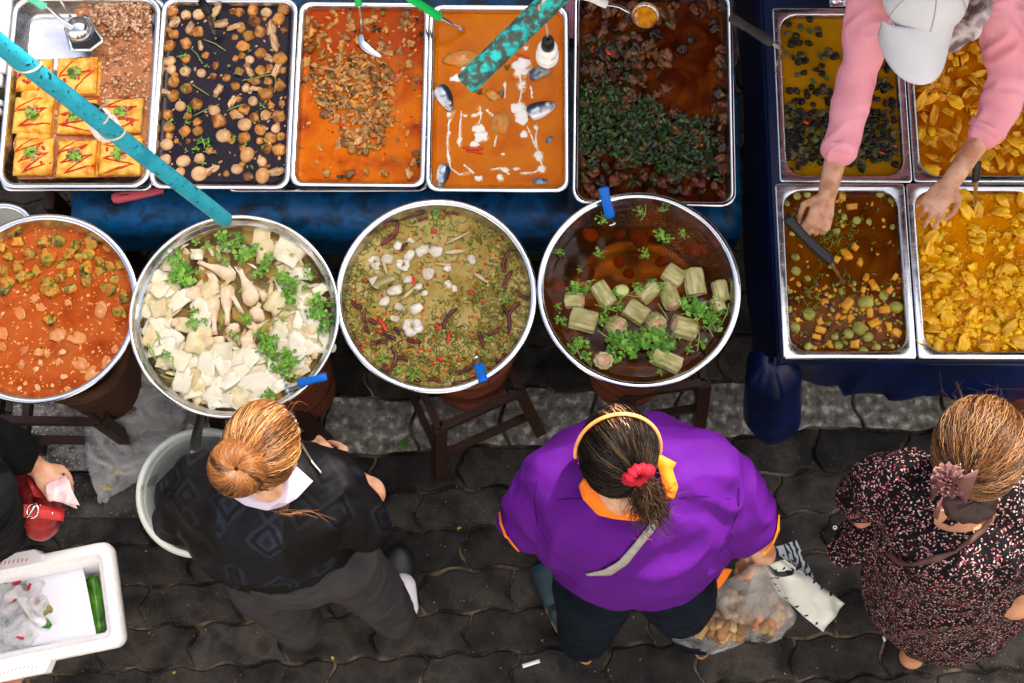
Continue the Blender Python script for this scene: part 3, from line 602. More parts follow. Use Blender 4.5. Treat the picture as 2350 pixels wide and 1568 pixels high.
A = f2([(1460, 120), (1560, 115, 1.1), (2090, 100, 1.0), (1335, 480, 1.1), (1455, 560), (1300, 1255, 1.1), (1415, 1350, 1), (1310, 1135, 1.25), (1440, 1265, 1.3), (1565, 1245), (1755, 1065, 1.35), (1920, 980, 1.3), (1685, 870, 1.1), (2055, 1270), (1860, 1330, 1.1), (2085, 905, 1), (1985, 795), (1415, 835, 1.1), (2165, 1010, .85), (1565, 1365, 1.45), (1345, 545, .95), (1885, 210, .9), (1580, 575, .9), (1960, 470, .9), (1930, 695, .8)])
put(pale, 'pale_mushroom', 'mushroom', 'pale round braised mushrooms', A, t.zl + .001, 'smooth pale round mushroom', 'the dark broth tray', t.box, 5, (.95, 1.02), .1, .001)
put(eggm, 'egg', 'egg', 'brown braised eggs', f2([(1940, 1215), (2060, 1380)]), t.zl + .002, 'large smooth brown egg', 'the dark broth tray', t.box, 8, (1, 1.02), .05, 0, yaw=0)
A = f2([(1370, 180, 1.2), (1490, 215), (2130, 215, 1.3), (2155, 330, 1.5), (1735, 190, 1.2), (1825, 215, .9), (1960, 565), (2170, 555, 1.4), (1715, 710, 1.2), (1820, 800, 1.1), (1665, 1330, 1.1), (2170, 1350, 1.4), (1300, 730, 1), (2115, 455, .9), (2000, 700, .8), (1575, 355, .9), (1855, 905, 1), (1700, 85, 1.2)])
put(strip, 'pork_strip', 'pork', 'strips of braised pork', A, t.zl + .002, 'pale striped pork piece', 'the dark broth tray', t.box, 6, (.9, 1.05), .3, .002)
herbs('coriander_sprig', f2([(1430, 440, 1.2), (1440, 560, .5), (1600, 1110, 1.7), (1530, 1170, 1.1), (1840, 1090, 1), (1600, 1280, .8), (1870, 580, 1), (1450, 700, .8), (1480, 860, 1), (1540, 850, .7), (1340, 960, 1.2), (1470, 960, .9), (1980, 1310, .6), (2080, 1090, .7), (1680, 140, .8), (1960, 400, .5), (2060, 830, .9), (1460, 1180, .6), (1380, 740, .5), (1800, 520, .5), (1620, 520, .5), (2060, 1160, .5), (1930, 1130, .7)]), t.zl + .006, .010, 'small green coriander sprig', 8, each=True, where='the dark broth tray', box=t.box, group='coriander sprigs in the dark broth tray', seed=9)
b = MB(); r = random.Random(2)
for x0, y0, x1, y1 in [(1600, 310, 1770, 400), (1900, 635, 2130, 585), (2165, 600, 2155, 730), (1485, 650, 1640, 750), (1520, 910, 1720, 820), (1420, 1030, 1440, 1090), (1595, 1190, 1705, 1205), (1500, 380, 1590, 500), (1430, 500, 1490, 560), (1780, 870, 1900, 820)]:
    a, c_ = S(x0 / 3.42, y0 / 3.42, t.zl + .005), S(x1 / 3.42, y1 / 3.42, t.zl + .006); b.tube([a, (a + c_) / 2 + Vector((r.uniform(-.003, .003), r.uniform(-.003, .003), .004)), c_], .0013, 6, mi=2)
b.build('coriander_stalks', m_cor, label='thin green stalks strewn over the dark broth', cat='coriander', kind='stuff')
bits('broth_scraps', scatter(150, lambda x, y: inrect(T[2], 4)(x, y) * (1 if x > 560 or x < 400 else .35), (378, 20, 655, 412), 7, 45), t.zl + .0005, [m_mu, m_belly, m_mu2], 'small brown meat and garlic scraps floating in the dark broth', 'scraps', (.002, .005), 46, .5, .6, .001, long=1.3)
# ================================================================ orange curry with shredded meat
t = T[3]
liquid(t, liqmat('red_oily_curry', [(.20, .014, .0), (.50, .085, .0), (.62, .145, .0), (.60, .115, .0), (.28, .03, .0)], 7, .16, .35, 60, speck=((.22, .03, .004), 60, .67)), 'orange red coconut curry under the shredded meat', wave=.002)
m_meat = [pm('curry_meat_' + k, [a, c_], 45, .36, bump=.7, bscale=110, coat=.25, jit=.25) for k, a, c_ in (('tan', (.36, .15, .035), (.62, .35, .12)), ('amber', (.42, .15, .02), (.66, .32, .07)), ('brown', (.16, .065, .018), (.36, .17, .05)))]
mo = bpy.data.materials['red_oily_curry']; nt = mo.node_tree; bsd = nt.nodes['Principled BSDF']; src = bsd.inputs['Base Color'].links[0].from_socket     # the red chilli oil has risen at the far end
tc = N(nt, 'ShaderNodeTexCoord'); sx = N(nt, 'ShaderNodeSeparateXYZ'); nt.links.new(tc.outputs['Object'], sx.inputs[0]); nz = N(nt, 'ShaderNodeTexNoise', Scale=14, Detail=6); nt.links.new(tc.outputs['Object'], nz.inputs['Vector'])
ma = N(nt, 'ShaderNodeMath', operation='MULTIPLY_ADD'); nt.links.new(nz.outputs[0], ma.inputs[0]); ma.inputs[1].default_value = .22; nt.links.new(sx.outputs[1], ma.inputs[2]); mr = N(nt, 'ShaderNodeMapRange'); mr.inputs[1].default_value = .13; mr.inputs[2].default_value = .26; mr.inputs[4].default_value = .75; nt.links.new(ma.outputs[0], mr.inputs[0])
mx = N(nt, 'ShaderNodeMix', data_type='RGBA'); nt.links.new(mr.outputs[0], mx.inputs[0]); nt.links.new(src, mx.inputs[6]); mx.inputs[7].default_value = (.30, .025, .001, 1); nt.links.new(mx.outputs[2], bsd.inputs['Base Color'])
mt = [lump_mesh('meat_piece', m_meat[i % 3], (.0135 + .004 * (i % 2), .0085 + .002 * (i % 3), .0055), .55, 2.6, 60 + i, 12, 8) for i in range(10)]
dens = lambda x, y: (1 if ((x - 812) / 95) ** 2 + ((y - 205) / 85) ** 2 < 1 or ((x - 838) / 62) ** 2 + ((y - 290) / 62) ** 2 < 1 else .04 if y > 200 and y < 360 else (.22 if y < 190 else .03)) * inrect(t, 6)(x, y)
A = scatter(150, dens, t.box, 10, 11); put(mt, 'meat_piece', 'meat', 'pieces of shredded meat in orange curry', A, t.zl + .002, 'shredded tan meat piece', 'the shredded meat tray', t.box, 12, (.7, 1.15), .45, .003)
A = scatter(420, lambda x, y: .06 + dens(x, y), (692, 20, 968, 410), 4.5, 13)
bits('shredded_meat', [(x, y, .004 if dens(x, y) > .5 else -.001) for x, y in A if inrect(t, 2)(x, y)], t.zl + .001, m_meat, 'fine shreds of meat loose in the orange curry', 'meat shreds', (.003, .0062), 5, .5, .5, .002, long=1.5)
m_pea = pm('green_pea_aubergine', [(.10, .13, .01), (.22, .24, .04)], 20, .25, coat=.3)
m_chil = pm('red_chilli', [(.50, .02, .008), (.68, .05, .015)], 20, .25, coat=.3)
pea = [lump_mesh('pea_aubergine', m_pea, (.0062, .0062, .0056), .06, 1, 4, 12, 8)]
put(pea, 'pea_aubergine', 'pea aubergine', 'small green pea aubergines', [(x / 3.42 + 636.3, y / 3.42) for x, y in [(703, 760), (712, 1140), (785, 1150), (850, 985), (645, 850), (405, 600), (325, 200), (830, 105), (1075, 690), (835, 830), (260, 315), (595, 510)]], t.zl + .007, 'round green pea aubergine', 'the shredded meat tray', t.box, 2, (.85, 1.1))
def chilli(pts, rad, mat_, label, name='chilli', cat='chilli', wr=0, seed=0, group=None, flat=.7):
    c = sum(pts, Vector()) / len(pts); b = MB(); n = 14; P = []; L = len(pts) - 1
    for i in range(n + 1):
        t_ = i / n * L; k = min(L - 1, int(t_)); f = t_ - k; p0, p1, p2, p3 = pts[max(0, k - 1)], pts[k], pts[k + 1], pts[min(L, k + 2)]
        P.append(.5 * ((2 * p1) + (p2 - p0) * f + (2 * p0 - 5 * p1 + 4 * p2 - p3) * f * f + (3 * p1 - p0 - 3 * p2 + p3) * f ** 3) - c)
    rr_ = [rad * (.35 + .65 * math.sin(math.pi * (.12 + .8 * i / n)) ** .6) * (1 + wr * noise.noise(Vector((i * .9, seed, 0)))) * (1 if i < n else .2) for i in range(n + 1)]
    b.tube(P, rr_, 8, flat=flat); o = b.build(name, mat_, label=label, cat=cat, group=group); o.location = c; return o
for i, (x0, y0, x1, y1) in enumerate([(915, 640, 970, 545), (1115, 690, 1125, 630), (500, 930, 515, 1000)]):
    chilli([S(x0 / 3.42 + 636.3, y0 / 3.42, t.zl + .006), S((x0 + x1) / 6.84 + 636.3 - 3, (y0 + y1) / 6.84, t.zl + .009), S(x1 / 3.42 + 636.3, y1 / 3.42, t.zl + .006)], .0042, m_chil, ['bright red chilli strip on the shredded meat pile', 'red chilli strip at the rim beside the fish curry tray', 'small dark red chilli low in the shredded meat pile'][i])
m_dleaf = pm('dark_wilted_leaf', [(.008, .010, .006), (.03, .028, .012)], 30, .3, bump=.5, coat=.3)
b = MB(); r = random.Random(8)
for x, y in [(790, 230), (740, 235), (640, 240), (1120, 170), (1120, 290), (800, 520), (560, 480), (590, 500), (500, 840), (450, 780), (420, 545), (510, 1405), (265, 560), (1080, 1275)]:
    for q in range(2): leaf(b, S(x / 3.42 + 636.3 + r.uniform(-4, 4), y / 3.42 + r.uniform(-4, 4), t.zl + .006), r.uniform(0, 6.28), .016, .007, .5, 0, 1, r)
b.build('wilted_leaves', m_dleaf, label='dark wilted basil leaves lying over the shredded meat curry', cat='leaves', kind='stuff')
# ================================================================ fish curry
t = T[4]; f4 = lambda x, y, z=0: S(x / 3.42 + 636.3, y / 3.42, t.zl + z)
liquid(t, liqmat('smooth_orange_curry', [(.50, .09, .0), (.58, .135, .0), (.62, .165, .001), (.50, .08, .0)], 6, .16, .3, 50, speck=((.42, .09, .01), 80, .69)), 'smooth orange curry around silver fish heads', wave=.002)
m_fish = pm('silver_fish_skin', [(.10, .13, .20), (.42, .46, .50), (.78, .78, .74), (.3, .34, .38)], 26, .22, .25, .2, 100, coat=.5)
nt = m_fish.node_tree; bsd = nt.nodes['Principled BSDF']; tc = N(nt, 'ShaderNodeTexCoord'); sx = N(nt, 'ShaderNodeSeparateXYZ'); nt.links.new(tc.outputs['Object'], sx.inputs[0]); nz = N(nt, 'ShaderNodeTexNoise', Scale=70, Detail=4); nt.links.new(tc.outputs['Object'], nz.inputs['Vector'])
ma = N(nt, 'ShaderNodeMath', operation='MULTIPLY_ADD'); nt.links.new(nz.outputs[0], ma.inputs[0]); ma.inputs[1].default_value = .022; nt.links.new(sx.outputs[1], ma.inputs[2]); mr = N(nt, 'ShaderNodeMapRange'); mr.inputs[1].default_value = -.008; mr.inputs[2].default_value = .030; nt.links.new(ma.outputs[0], mr.inputs[0])
nt.links.new(ramp(nt, mr.outputs[0], [(.82, .82, .78), (.70, .72, .72), (.40, .46, .54), (.05, .08, .14), (.02, .03, .05)], .05, .95), bsd.inputs['Base Color'])
m_fishd = pm('dark_fish_skin', [(.03, .04, .07), (.14, .17, .24), (.40, .42, .40), (.3, .18, .05)], 34, .25, .2, .3, 100, coat=.5)
m_eye, m_pup = pm('fish_eye_white', [(.72, .70, .55)], rough=.15, coat=.6), pm('fish_pupil', [(.02, .02, .02)], rough=.15)
def fish_head(px, py, a, L, label, W=.62, cap=True):
    c = f4(px, py, .004); o = empty('silver_fish', c.to_tuple(), a, label=label, cat='fish', group='fish heads in the orange curry'); b = MB(); rings = []
    for i in range(13):
        k = i / 12; x = L * (.5 - k); w_ = W * L * .5 * (math.sin(math.pi * min(1, .05 + k * .62)) ** .75); h = w_ * .55
        rings.append([(x + (.06 * L * math.cos(q * 2) if i == 12 else 0), w_ * math.cos(q) + .04 * L * k, h * math.sin(q)) for q in [2 * math.pi * j / 18 for j in range(18)]])
    b.loft(rings); b.build('head', m_fish, o)
    b = MB(); b.ball((L * .24, L * .05, W * L * .19), (L * .085, L * .085, L * .04), 14, 8); b.build('eye', m_eye, o)
    b = MB(); b.ball((L * .24, L * .05, W * L * .225), (L * .04, L * .04, L * .02), 10, 6); b.build('pupil', m_pup, o)
    b = MB(); b.tube([(-L * .28, W * L * .36, W * L * .10), (-L * .12, W * L * .2, W * L * .27), (-L * .06, 0, W * L * .30), (-L * .14, -W * L * .22, W * L * .25)], .0012, 6); b.build('gill_line', m_fishd, o)
    b = MB(); b.tube([(L * .49, -.02 * L, W * L * .03), (L * .36, -L * .10, W * L * .12), (L * .25, -L * .16, W * L * .13)], .001, 6); b.build('mouth', m_pup, o)
fish_head(1318, 780, R(-62), .075, 'silver fish head tilted down at the edge below the turquoise pipe', .62)
fish_head(2080, 860, R(25), .078, 'silver fish head with round open eye facing the dark meat tray', .66)
fish_head(1292, 1385, R(-100), .062, 'small silver fish head at the bottom corner of the orange curry', .6)
b = MB()
for L, W, H, px, py, a, lb, mm in [(.070, .038, .016, 2050, 575, .35, 'dark silver fish piece beneath the white lamp', m_fishd), (.075, .05, .018, 1755, 960, 1.4, 'thick fish piece coated in orange curry amid cream streaks', None), (.12, .05, .012, 1450, 470, .1, 'fish body sunk under orange curry beside the turquoise pipe', None), (.028, .014, .008, 2135, 1100, .7, 'little grey fish scrap near the edge', m_fishd), (.048, .018, .008, 2060, 1425, -.1, 'dark fish skin scrap near the bottom corner', m_fishd), (.05, .03, .012, 1690, 750, -.5, 'broken fish piece above the cream streaks', None)]:
    mm = mm or pm('curry_coated_fish', [(.58, .17, .015), (.66, .24, .03), (.5, .3, .1), (.12, .09, .06)], 30, .2, bump=.5, bscale=70, coat=.4, lo=.3, hi=.75)
    o = link('fish_piece', lump_mesh('fish_piece', mm, (L / 2, W / 2, H), .22, 2, int(px), 18, 10)); o.location = f4(px, py, .001); o.rotation_euler.z = a; tag(o, lb, 'fish', 'fish pieces in the orange curry')
m_cream = pm('coconut_cream', [(.84, .80, .70), (.88, .85, .78)], 20, .2, coat=.4)
b = MB(); r = random.Random(4)
def streak(P, w0=.0046, mi=0, dz=.0008):
    pts = [];
    for (x0, y0), (x1, y1) in zip(P, P[1:]):
        for i in range(5): pts.append(f4(x0 + (x1 - x0) * i / 5 + r.uniform(-3, 3), y0 + (y1 - y0) * i / 5, dz))
    pts.append(f4(*P[-1], dz)); b.tube(pts, [w0 * (.25 + 1.5 * abs(noise.noise(Vector((i * .55, P[0][0], 0))))) for i in range(len(pts))], 8, flat=.22, mi=mi)
def blobc(x, y, q, ex=1.0, mi=0, dz=0):
    q *= 1.2; o = hashv(x); b.ball(f4(x, y, dz), (q, q * ex, .002), 22, 6, None, lambda v: Vector((v.x, v.y, v.z)) * 1 + Vector((v.x, v.y, 0)) * .55 * noise.noise(Vector((v.x / q * 1.6, v.y / q * 1.6, 0)) + o), mi=mi)
for P in ([(1385, 860), (1345, 980), (1335, 1120), (1345, 1250), (1360, 1320), (1430, 1370), (1530, 1345)], [(1445, 870), (1435, 1000), (1430, 1150)], [(1590, 830), (1600, 930), (1560, 1010), (1590, 1100)], [(2035, 980), (2030, 1100), (2050, 1220), (2085, 1320), (2010, 1355), (1905, 1360)], [(1960, 990), (1990, 1060), (2030, 1160)], [(1990, 670), (2000, 770)], [(1790, 640), (1785, 770)], [(1460, 1290), (1510, 1330), (1550, 1365)], [(1670, 1330), (1760, 1320), (1820, 1370)], [(1900, 560), (1920, 700), (1900, 800), (1960, 900)], [(1720, 1060), (1705, 1150)], [(1640, 860), (1690, 900), (1700, 940)]): streak(P); streak([(x + r.uniform(-6, 6), y + 3) for x, y in P], .0085, 1, -.0002)
for x, y, q, ex in [(1585, 1010, .016, .7), (1600, 1075, .017, .8), (1550, 1130, .012, .6), (1900, 850, .018, .8), (1920, 910, .020, .9), (1915, 500, .020, .8), (1905, 560, .015, .9), (1920, 670, .010, 1.3), (1480, 540, .013, .8), (1395, 615, .011, .9), (2050, 1225, .010, 1.1), (2075, 1325, .010, 1), (1940, 1050, .009, 1), (1580, 1400, .010, .7), (1745, 1390, .008, 1), (1790, 1335, .009, .7), (1880, 1325, .008, .5), (1950, 380, .006, 1), (1975, 560, .007, 1), (1770, 1210, .004, .7), (1350, 1040, .004, 1), (1475, 910, .005, .8), (1350, 900, .006, 1.3), (1430, 1110, .007, 1.4), (1550, 905, .009, .5), (1590, 890, .007, .6), (2030, 1000, .005, 1)]: blobc(x, y, q, ex); blobc(x + 4, y + 4, q * 1.45, ex, 1, -.0012)
b.build('coconut_cream', [m_cream, pm('cream_blended_curry', [(.64, .24, .05), (.72, .36, .12)], 40, .2)], label='white coconut cream dripped in streaks over the orange curry', cat='coconut cream', kind='stuff')
for i, P in enumerate([[(1455, 1160), (1540, 1170), (1620, 1165)], [(1480, 1185), (1550, 1190), (1615, 1210)], [(1850, 420), (1920, 445), (1980, 465)]]):
    chilli([f4(x, y, .002) for x, y in P], .004, m_chil, ['upper red chilli strip below the white cream patch', 'lower red chilli strip below the white cream patch', 'thin red chilli strip beside the white lamp'][i])
b = MB()
for x, y, a in [(1800, 560, 1.5), (1740, 780, 1.2), (1560, 740, .5)]: leaf(b, f4(x, y, .004), a, .032, .012, .2, 0, 1, r)
b.build('lime_leaves', pm('stewed_leaf', [(.10, .05, .008), (.2, .11, .02)], 30, .3, coat=.3), label='brown stewed leaves by the pipe end in the fish curry', cat='leaves', kind='stuff')
# ================================================================ dark fried meat with basil
t = T[5]
liquid(t, liqmat('dark_red_oil', [(.02, .003, .001), (.07, .010, .002), (.15, .035, .004), (.05, .012, .003)], 7, .07, .5, 40, dist=1.5), 'dark red oil under the fried meat and basil', 'oil', 'oil', zl=t.zl - .012)
m_dm = [pm('dark_fried_meat_' + k, [a, c_, a], 30, .3, bump=.8, bscale=80, bdist=.004, coat=.4, jit=.3, speck=((.40, .13, .02), 60, .66)) for k, a, c_ in (('red', (.04, .007, .003), (.17, .038, .012)), ('brown', (.05, .016, .006), (.20, .07, .018)), ('black', (.014, .005, .004), (.05, .016, .008)))]
dm = [lump_mesh('fried_meat', m_dm[i % 3], (.019, .014, .012), .5, 2.4, 90 + i, 16, 11) for i in range(9)]
oilz = inell(1592, 150, 62, 118); fl = lambda x, y: inrect(t, 10)(x - .0, y) * (x > 1331 - (y * .06) + 8) * (x < 1668) * (1 if not oilz(x, y) else .06)
A = scatter(175, fl, (1315, 8, 1672, 455), 15, 21); put(dm, 'fried_meat', 'meat', 'chunks of dark fried meat', A, t.zl - .006, 'chunk of dark fried meat', 'the deep dark meat tray', t.box, 22, (.75, 1.3), .8, .006)
b = MB(); r = random.Random(6)
bas = lambda x, y: (1 if -55 < (y - 235) - (x - 1330) * .36 + 14 * math.sin(x * .06) < 92 and x < 1640 and y < 400 else .16 if x < 1480 and 90 < y < 250 else .10 if y > 300 else .02) * fl(x, y)
for x, y in scatter(1900, bas, (1315, 60, 1660, 420), 2.4, 31):
    c = S(x, y, t.zl + r.uniform(.002, .016)); leaf(b, c, r.uniform(0, 6.28), r.uniform(.010, .021), r.uniform(.004, .0075), .9, 1 if r.random() < .3 else 0, 1, r)
for i in range(130):
    x, y = r.uniform(1335, 1600), r.uniform(180, 400)
    if bas(x, y) < .5: continue
    c = S(x, y, t.zl + .018); a = r.uniform(0, 6.28); b.tube([c, c + Vector((math.cos(a), math.sin(a), .3)) * .012, c + Vector((math.cos(a + .9), math.sin(a + .9), .1)) * .022], .0008, 5, mi=2)
b.build('basil_leaves', m_basil, label='dark green fried basil leaves heaped over the dark meat', cat='basil', kind='stuff')
o = chilli([S(1393, 52 + 60, t.zl + .012), S(1398, 122, t.zl + .014), S(1402, 118, t.zl + .012)], .005, m_chil, 'small red chilli scrap among basil near the upper left', 'chilli'); o.location = S(1397, 119, t.zl + .016)
# ================================================================ snail curry
t = T[6]
liquid(t, liqmat('mustard_yellow_curry', [(.26, .11, .002), (.36, .165, .003), (.42, .20, .004)], 6, .14, .25, 50, speck=((.16, .08, .01), 70, .68)), 'mustard yellow curry around black snails', wave=.0015)
m_sn = [pm('snail_shell_' + k, [a, c_], 40, .3, bump=.2, coat=.15, spec=.3, jit=.25) for k, a, c_ in (('black', (.003, .0025, .002), (.014, .010, .006)), ('olive', (.03, .026, .010), (.12, .095, .035)))]
def snail(name, m_):
    b = MB()
    for k in range(26):
        a = k * .55; q = .0085 * math.exp(-k * .06); b.ball((math.cos(a) * (.0085 - q) * 1.0 + math.cos(a) * q * .55, math.sin(a) * q * .75, k * .00038 + .001), (q * .72, q * .72, q * .6), 8, 5)
    return b.mesh(name, m_)
sn = [snail('snail', m_sn[0]), snail('snail', m_sn[0]), snail('snail', m_sn[1]), lump_mesh('snail', m_sn[0], (.0088, .0075, .006), .2, 2, 7, 12, 8)]
sd_ = lambda x, y: inrect(t, 6)(x, y) * (1 if 262 + 10 * math.sin(x * .05) < y < 382 - abs(x - 1925) * .12 else .12 if 200 < y < 270 else .05 if y < 200 and y > 30 else .03)
A = scatter(260, sd_, (1800, 40, 2064, 400), 9.6, 41); put(sn, 'snail', 'snail', 'black snails in yellow curry', A, t.zl + .005, 'dark glossy snail', 'the yellow snail curry pan', t.box, 42, (.9, 1.5), .9, .003)
b = MB(); r = random.Random(12)
for x, y in scatter(130, lambda x, y: 1 if 280 < y < 385 else 0, (1850, 270, 2040, 390), 4, 43):
    c = S(x, y, t.zl + .012); a = r.uniform(0, 6.28); b.tube([c, c + Vector((math.cos(a), math.sin(a), .2)) * .008, c + Vector((math.cos(a + .8), math.sin(a + .8), 0)) * .016], .0008, 4, mi=0)
for x, y in [(1905, 185), (1858, 180), (1875, 120), (1880, 78), (1935, 365), (2015, 365), (1985, 390), (1850, 65), (1950, 160)]: leaf(b, S(x, y, t.zl + .003), r.uniform(0, 6), .022, .011, .3, 1, 1, r)
b.build('herb_shreds', [m_cor[0], m_basil[1]], label='green herb shreds scattered over the snails', cat='herbs', kind='stuff')
for i, (x, y) in enumerate([(1850, 281), (2022, 350)]): o = chilli([S(x - 6, y - 3, t.zl + .012), S(x, y, t.zl + .014), S(x + 7, y + 3, t.zl + .012)], .005 - .002 * i, m_chil, ['orange red chilli on the snails by the pan edge', 'thin red chilli scrap low in the snail pan'][i])
# ================================================================ bamboo slices in orange curry
t = T[7]
liquid(t, liqmat('amber_curry', [(.26, .06, .001), (.46, .125, .001), (.56, .18, .002)], 8, .1, .4, 40, dist=1.2), 'clear amber curry around thin bamboo slices', wave=.002)
m_yb = [pm('yellow_bamboo_' + str(i), [a, c_], 25, .3, bump=.25, bscale=60, coat=.25, jit=.2, stretch=(1, 4, 1)) for i, (a, c_) in enumerate((((.52, .19, .001), (.76, .35, .004)), ((.70, .32, .003), (.88, .50, .012))))]
def slice_mesh(name, mat_, L, W, bend, twist, seed, th=.0012, nu=10, nv=6, taper=.4):
    def fn(u, v):
        x = (u - .5) * L; y = (v - .5) * W * (1 - taper * abs(2 * u - 1) ** 2) * (1 + .22 * noise.noise(Vector((u * 2.5, v, seed + 9)))); x += .12 * L * noise.noise(Vector((v * 2, 0, seed)))
        return Vector((x, y, bend * (1 - (2 * u - 1) ** 2) + twist * (u - .5) * (v - .5) + .16 * W * noise.noise(Vector((u * 3, v * 2.4, seed))) + .05 * W * noise.noise(Vector((u * 7, v * 7, seed)))))
    b = MB(); b.sheet(fn, nu, nv, th); return b.mesh(name, mat_)
ys = [slice_mesh('bamboo_slice', m_yb[i % 2], .040 + .012 * (i % 3), .024 + .006 * (i % 2), .007, .03 * (i % 3 - 1), i, taper=.35 + .1 * (i % 4)) for i in range(8)]
A = scatter(130, lambda x, y: inrect(t, 8)(x, y) * (1 if y > 70 else .4) * (0 if ((x - 2215) / 22) ** 2 + ((y - 310) / 45) ** 2 < 1 else 1), (2096, 35, 2352, 408), 17, 51)
put(ys, 'bamboo_slice', 'bamboo slice', 'yellow bamboo slices in amber curry', A, t.zl + .001, 'thin yellow bamboo slice', 'the amber curry pan', t.box, 52, (.6, 1.25), .5, .004)
# ================================================================ brown sour curry
t = T[8]; f8 = lambda x, y: (x / 3.42 + 1718, y / 3.42 * 1.0 + 381.8)
liquid(t, liqmat('brown_sour_broth', [(.04, .009, .001), (.09, .021, .001), (.16, .045, .002), (.07, .015, .001)], 7, .07, .45, 45, dist=1.4), 'brown sour curry around eggplant and pumpkin', wave=.002)
m_ep = pm('green_eggplant', [(.16, .15, .012), (.30, .29, .04), (.42, .38, .09)], 30, .25, bump=.2, coat=.4, jit=.2)
m_pk = pm('pumpkin_flesh', [(.62, .24, .01), (.78, .38, .03)], 20, .3, bump=.2, coat=.3, jit=.15)
ep = [lump_mesh('eggplant', m_ep, (.015, .014, .009), .08, 1.5, i, 16, 9) for i in range(3)]
pkc = []
for i in range(4):
    pkc.append(lump_mesh('pumpkin_cube', m_pk, (.0135 + .002 * (i % 2), .0095 + .002 * (i % 3), .007), .18, 1.6, 400 + i, 16, 10, .15))
k8 = 3.42
E8 = [(460, 215, .9), (1035, 215, .9), (1120, 270, .9), (380, 235, .9), (300, 290, .8), (945, 435, .8), (1130, 475, .7), (850, 425, .9), (365, 715, 1), (370, 825, .95), (465, 880, .8), (920, 1070, 1.7), (475, 1160, 1.4), (315, 1125, .9), (870, 1275, 1.5), (935, 1345, 1.3), (675, 1340, .8), (710, 1405, .9), (900, 1455, 1.1), (785, 1315, 1.1), (470, 1415, .9), (1130, 1415, .6), (1060, 1015, 1.2), (1155, 1105, 1.6), (600, 465, .6), (340, 530, .7), (365, 1265, 1.1), (690, 510, .9), (750, 400, .7), (1010, 1420, .8)]
put(ep, 'eggplant', 'eggplant', 'green eggplant pieces in brown curry', [(x / 3.4225 + 1718, y * .2921 + 382, k) for x, y, k in E8 if x < 1190], t.zl + .002, 'round green eggplant piece', 'the brown sour curry pan', t.box, 61, (.82, 1.0), .3, .002)
P8 = [(765, 690, 1.3), (875, 750, 1), (920, 875, 1.2), (975, 930, 1.3), (900, 970, 1), (950, 1150, 1.5), (985, 1235, 1.3), (1065, 1130, 1.2), (775, 1080, 1.8), (835, 635, .9), (560, 1285, 1.1), (1150, 870, .8), (1165, 1310, 1.2), (1105, 1260, 1), (635, 1400, 1), (830, 1400, 1.1), (530, 1340, 1), (800, 1190, .9), (560, 1220, .9), (385, 1205, .7), (810, 315, 1.2), (1060, 425, .7), (690, 730, .9), (600, 1060, .9), (735, 240, .9), (1110, 970, 1), (1020, 1280, .8), (700, 1180, .8), (300, 960, .7)]
put(pkc, 'pumpkin_cube', 'pumpkin', 'orange pumpkin cubes in brown curry', [(x / 3.4225 + 1718, y * .2921 + 382, k) for x, y, k in P8], t.zl + .001, 'orange pumpkin cube', 'the brown sour curry pan', t.box, 62, (.85, 1.1), .4, .002)
b = MB(); r = random.Random(14)
for x, y in scatter(150, lambda x, y: 1 if ((x - 680) / 150) ** 2 + ((y - 560) / 190) ** 2 < 1 else .5 if ((x - 520) / 90) ** 2 + ((y - 1000) / 180) ** 2 < 1 or ((x - 750) / 110) ** 2 + ((y - 950) / 90) ** 2 < 1 else .04, (280, 180, 1200, 1450), 18, 63):
    c = S(x / 3.4225 + 1718, y * .2921 + 382, t.zl + .003); a = r.uniform(0, 6.28); q = r.uniform(.5, 1.2)
    b.tube([c, c + Vector((math.cos(a), math.sin(a), .1)) * .009 * q, c + Vector((math.cos(a + .4), math.sin(a + .4), 0)) * .019 * q], .001, 4, mi=r.randrange(2))
b.build('rosemary_like_herbs', [m_cor[0], pm('yellow_green_herb', [(.22, .28, .03)], rough=.3)], label='thin green herb strands floating on brown sour curry', cat='herbs', kind='stuff').name = 'herb_strands'
chilli([S(1808, 762, t.zl + .003), S(1809, 775, t.zl + .004), S(1807, 785, t.zl + .004), S(1813, 796, t.zl + .003)], .003, m_chil, 'long thin red chilli against the pan corner')
m_brn = [pm('brown_curry_piece', [(.16, .055, .004), (.34, .13, .012)], 40, .25, bump=.5, coat=.6), m_pk, pm('dark_curry_piece', [(.05, .018, .004), (.12, .05, .01)], 40, .2, coat=.6), m_ep]
bits('curry_vegetable_scraps', scatter(260, lambda x, y: inrect(T[8], 6)(x, y) * (1 if y > 640 else .12), (1808, 440, 2075, 810), 6, 64), t.zl + .0005, m_brn, 'small glossy brown and amber scraps crowding the sour curry', 'curry scraps', (.003, .0075), 66, .4, .6, .0015, long=1.2)
# ================================================================ yellow curry with chicken
t = T[9]
liquid(t, liqmat('yellow_orange_curry', [(.46, .14, .001), (.64, .23, .001), (.72, .31, .002)], 9, .12, .4, 60, speck=((.74, .42, .03), 60, .62)), 'yellow orange curry around chicken and bamboo', wave=.002)
m_ch = pm('yellow_chicken', [(.62, .24, .0), (.84, .43, .002), (.90, .58, .012)], 30, .35, bump=.7, bscale=90, coat=.2, jit=.15)
chk = [lump_mesh('chicken_piece', m_ch, (.016, .0125, .010), .5, 2.2, 120 + i, 16, 10) for i in range(8)]
cd = lambda x, y: inrect(t, 8)(x, y) * (1 if y > 640 or x < 2160 and y > 540 else .25 if y > 470 else .12)
A = scatter(150, cd, (2112, 440, 2352, 812), 14, 71); put(chk, 'chicken_piece', 'chicken', 'yellow chicken pieces in curry', A, t.zl + .001, 'knobbly yellow chicken piece', 'the yellow chicken curry pan', t.box, 72, (.6, 1.1), .7, .004)
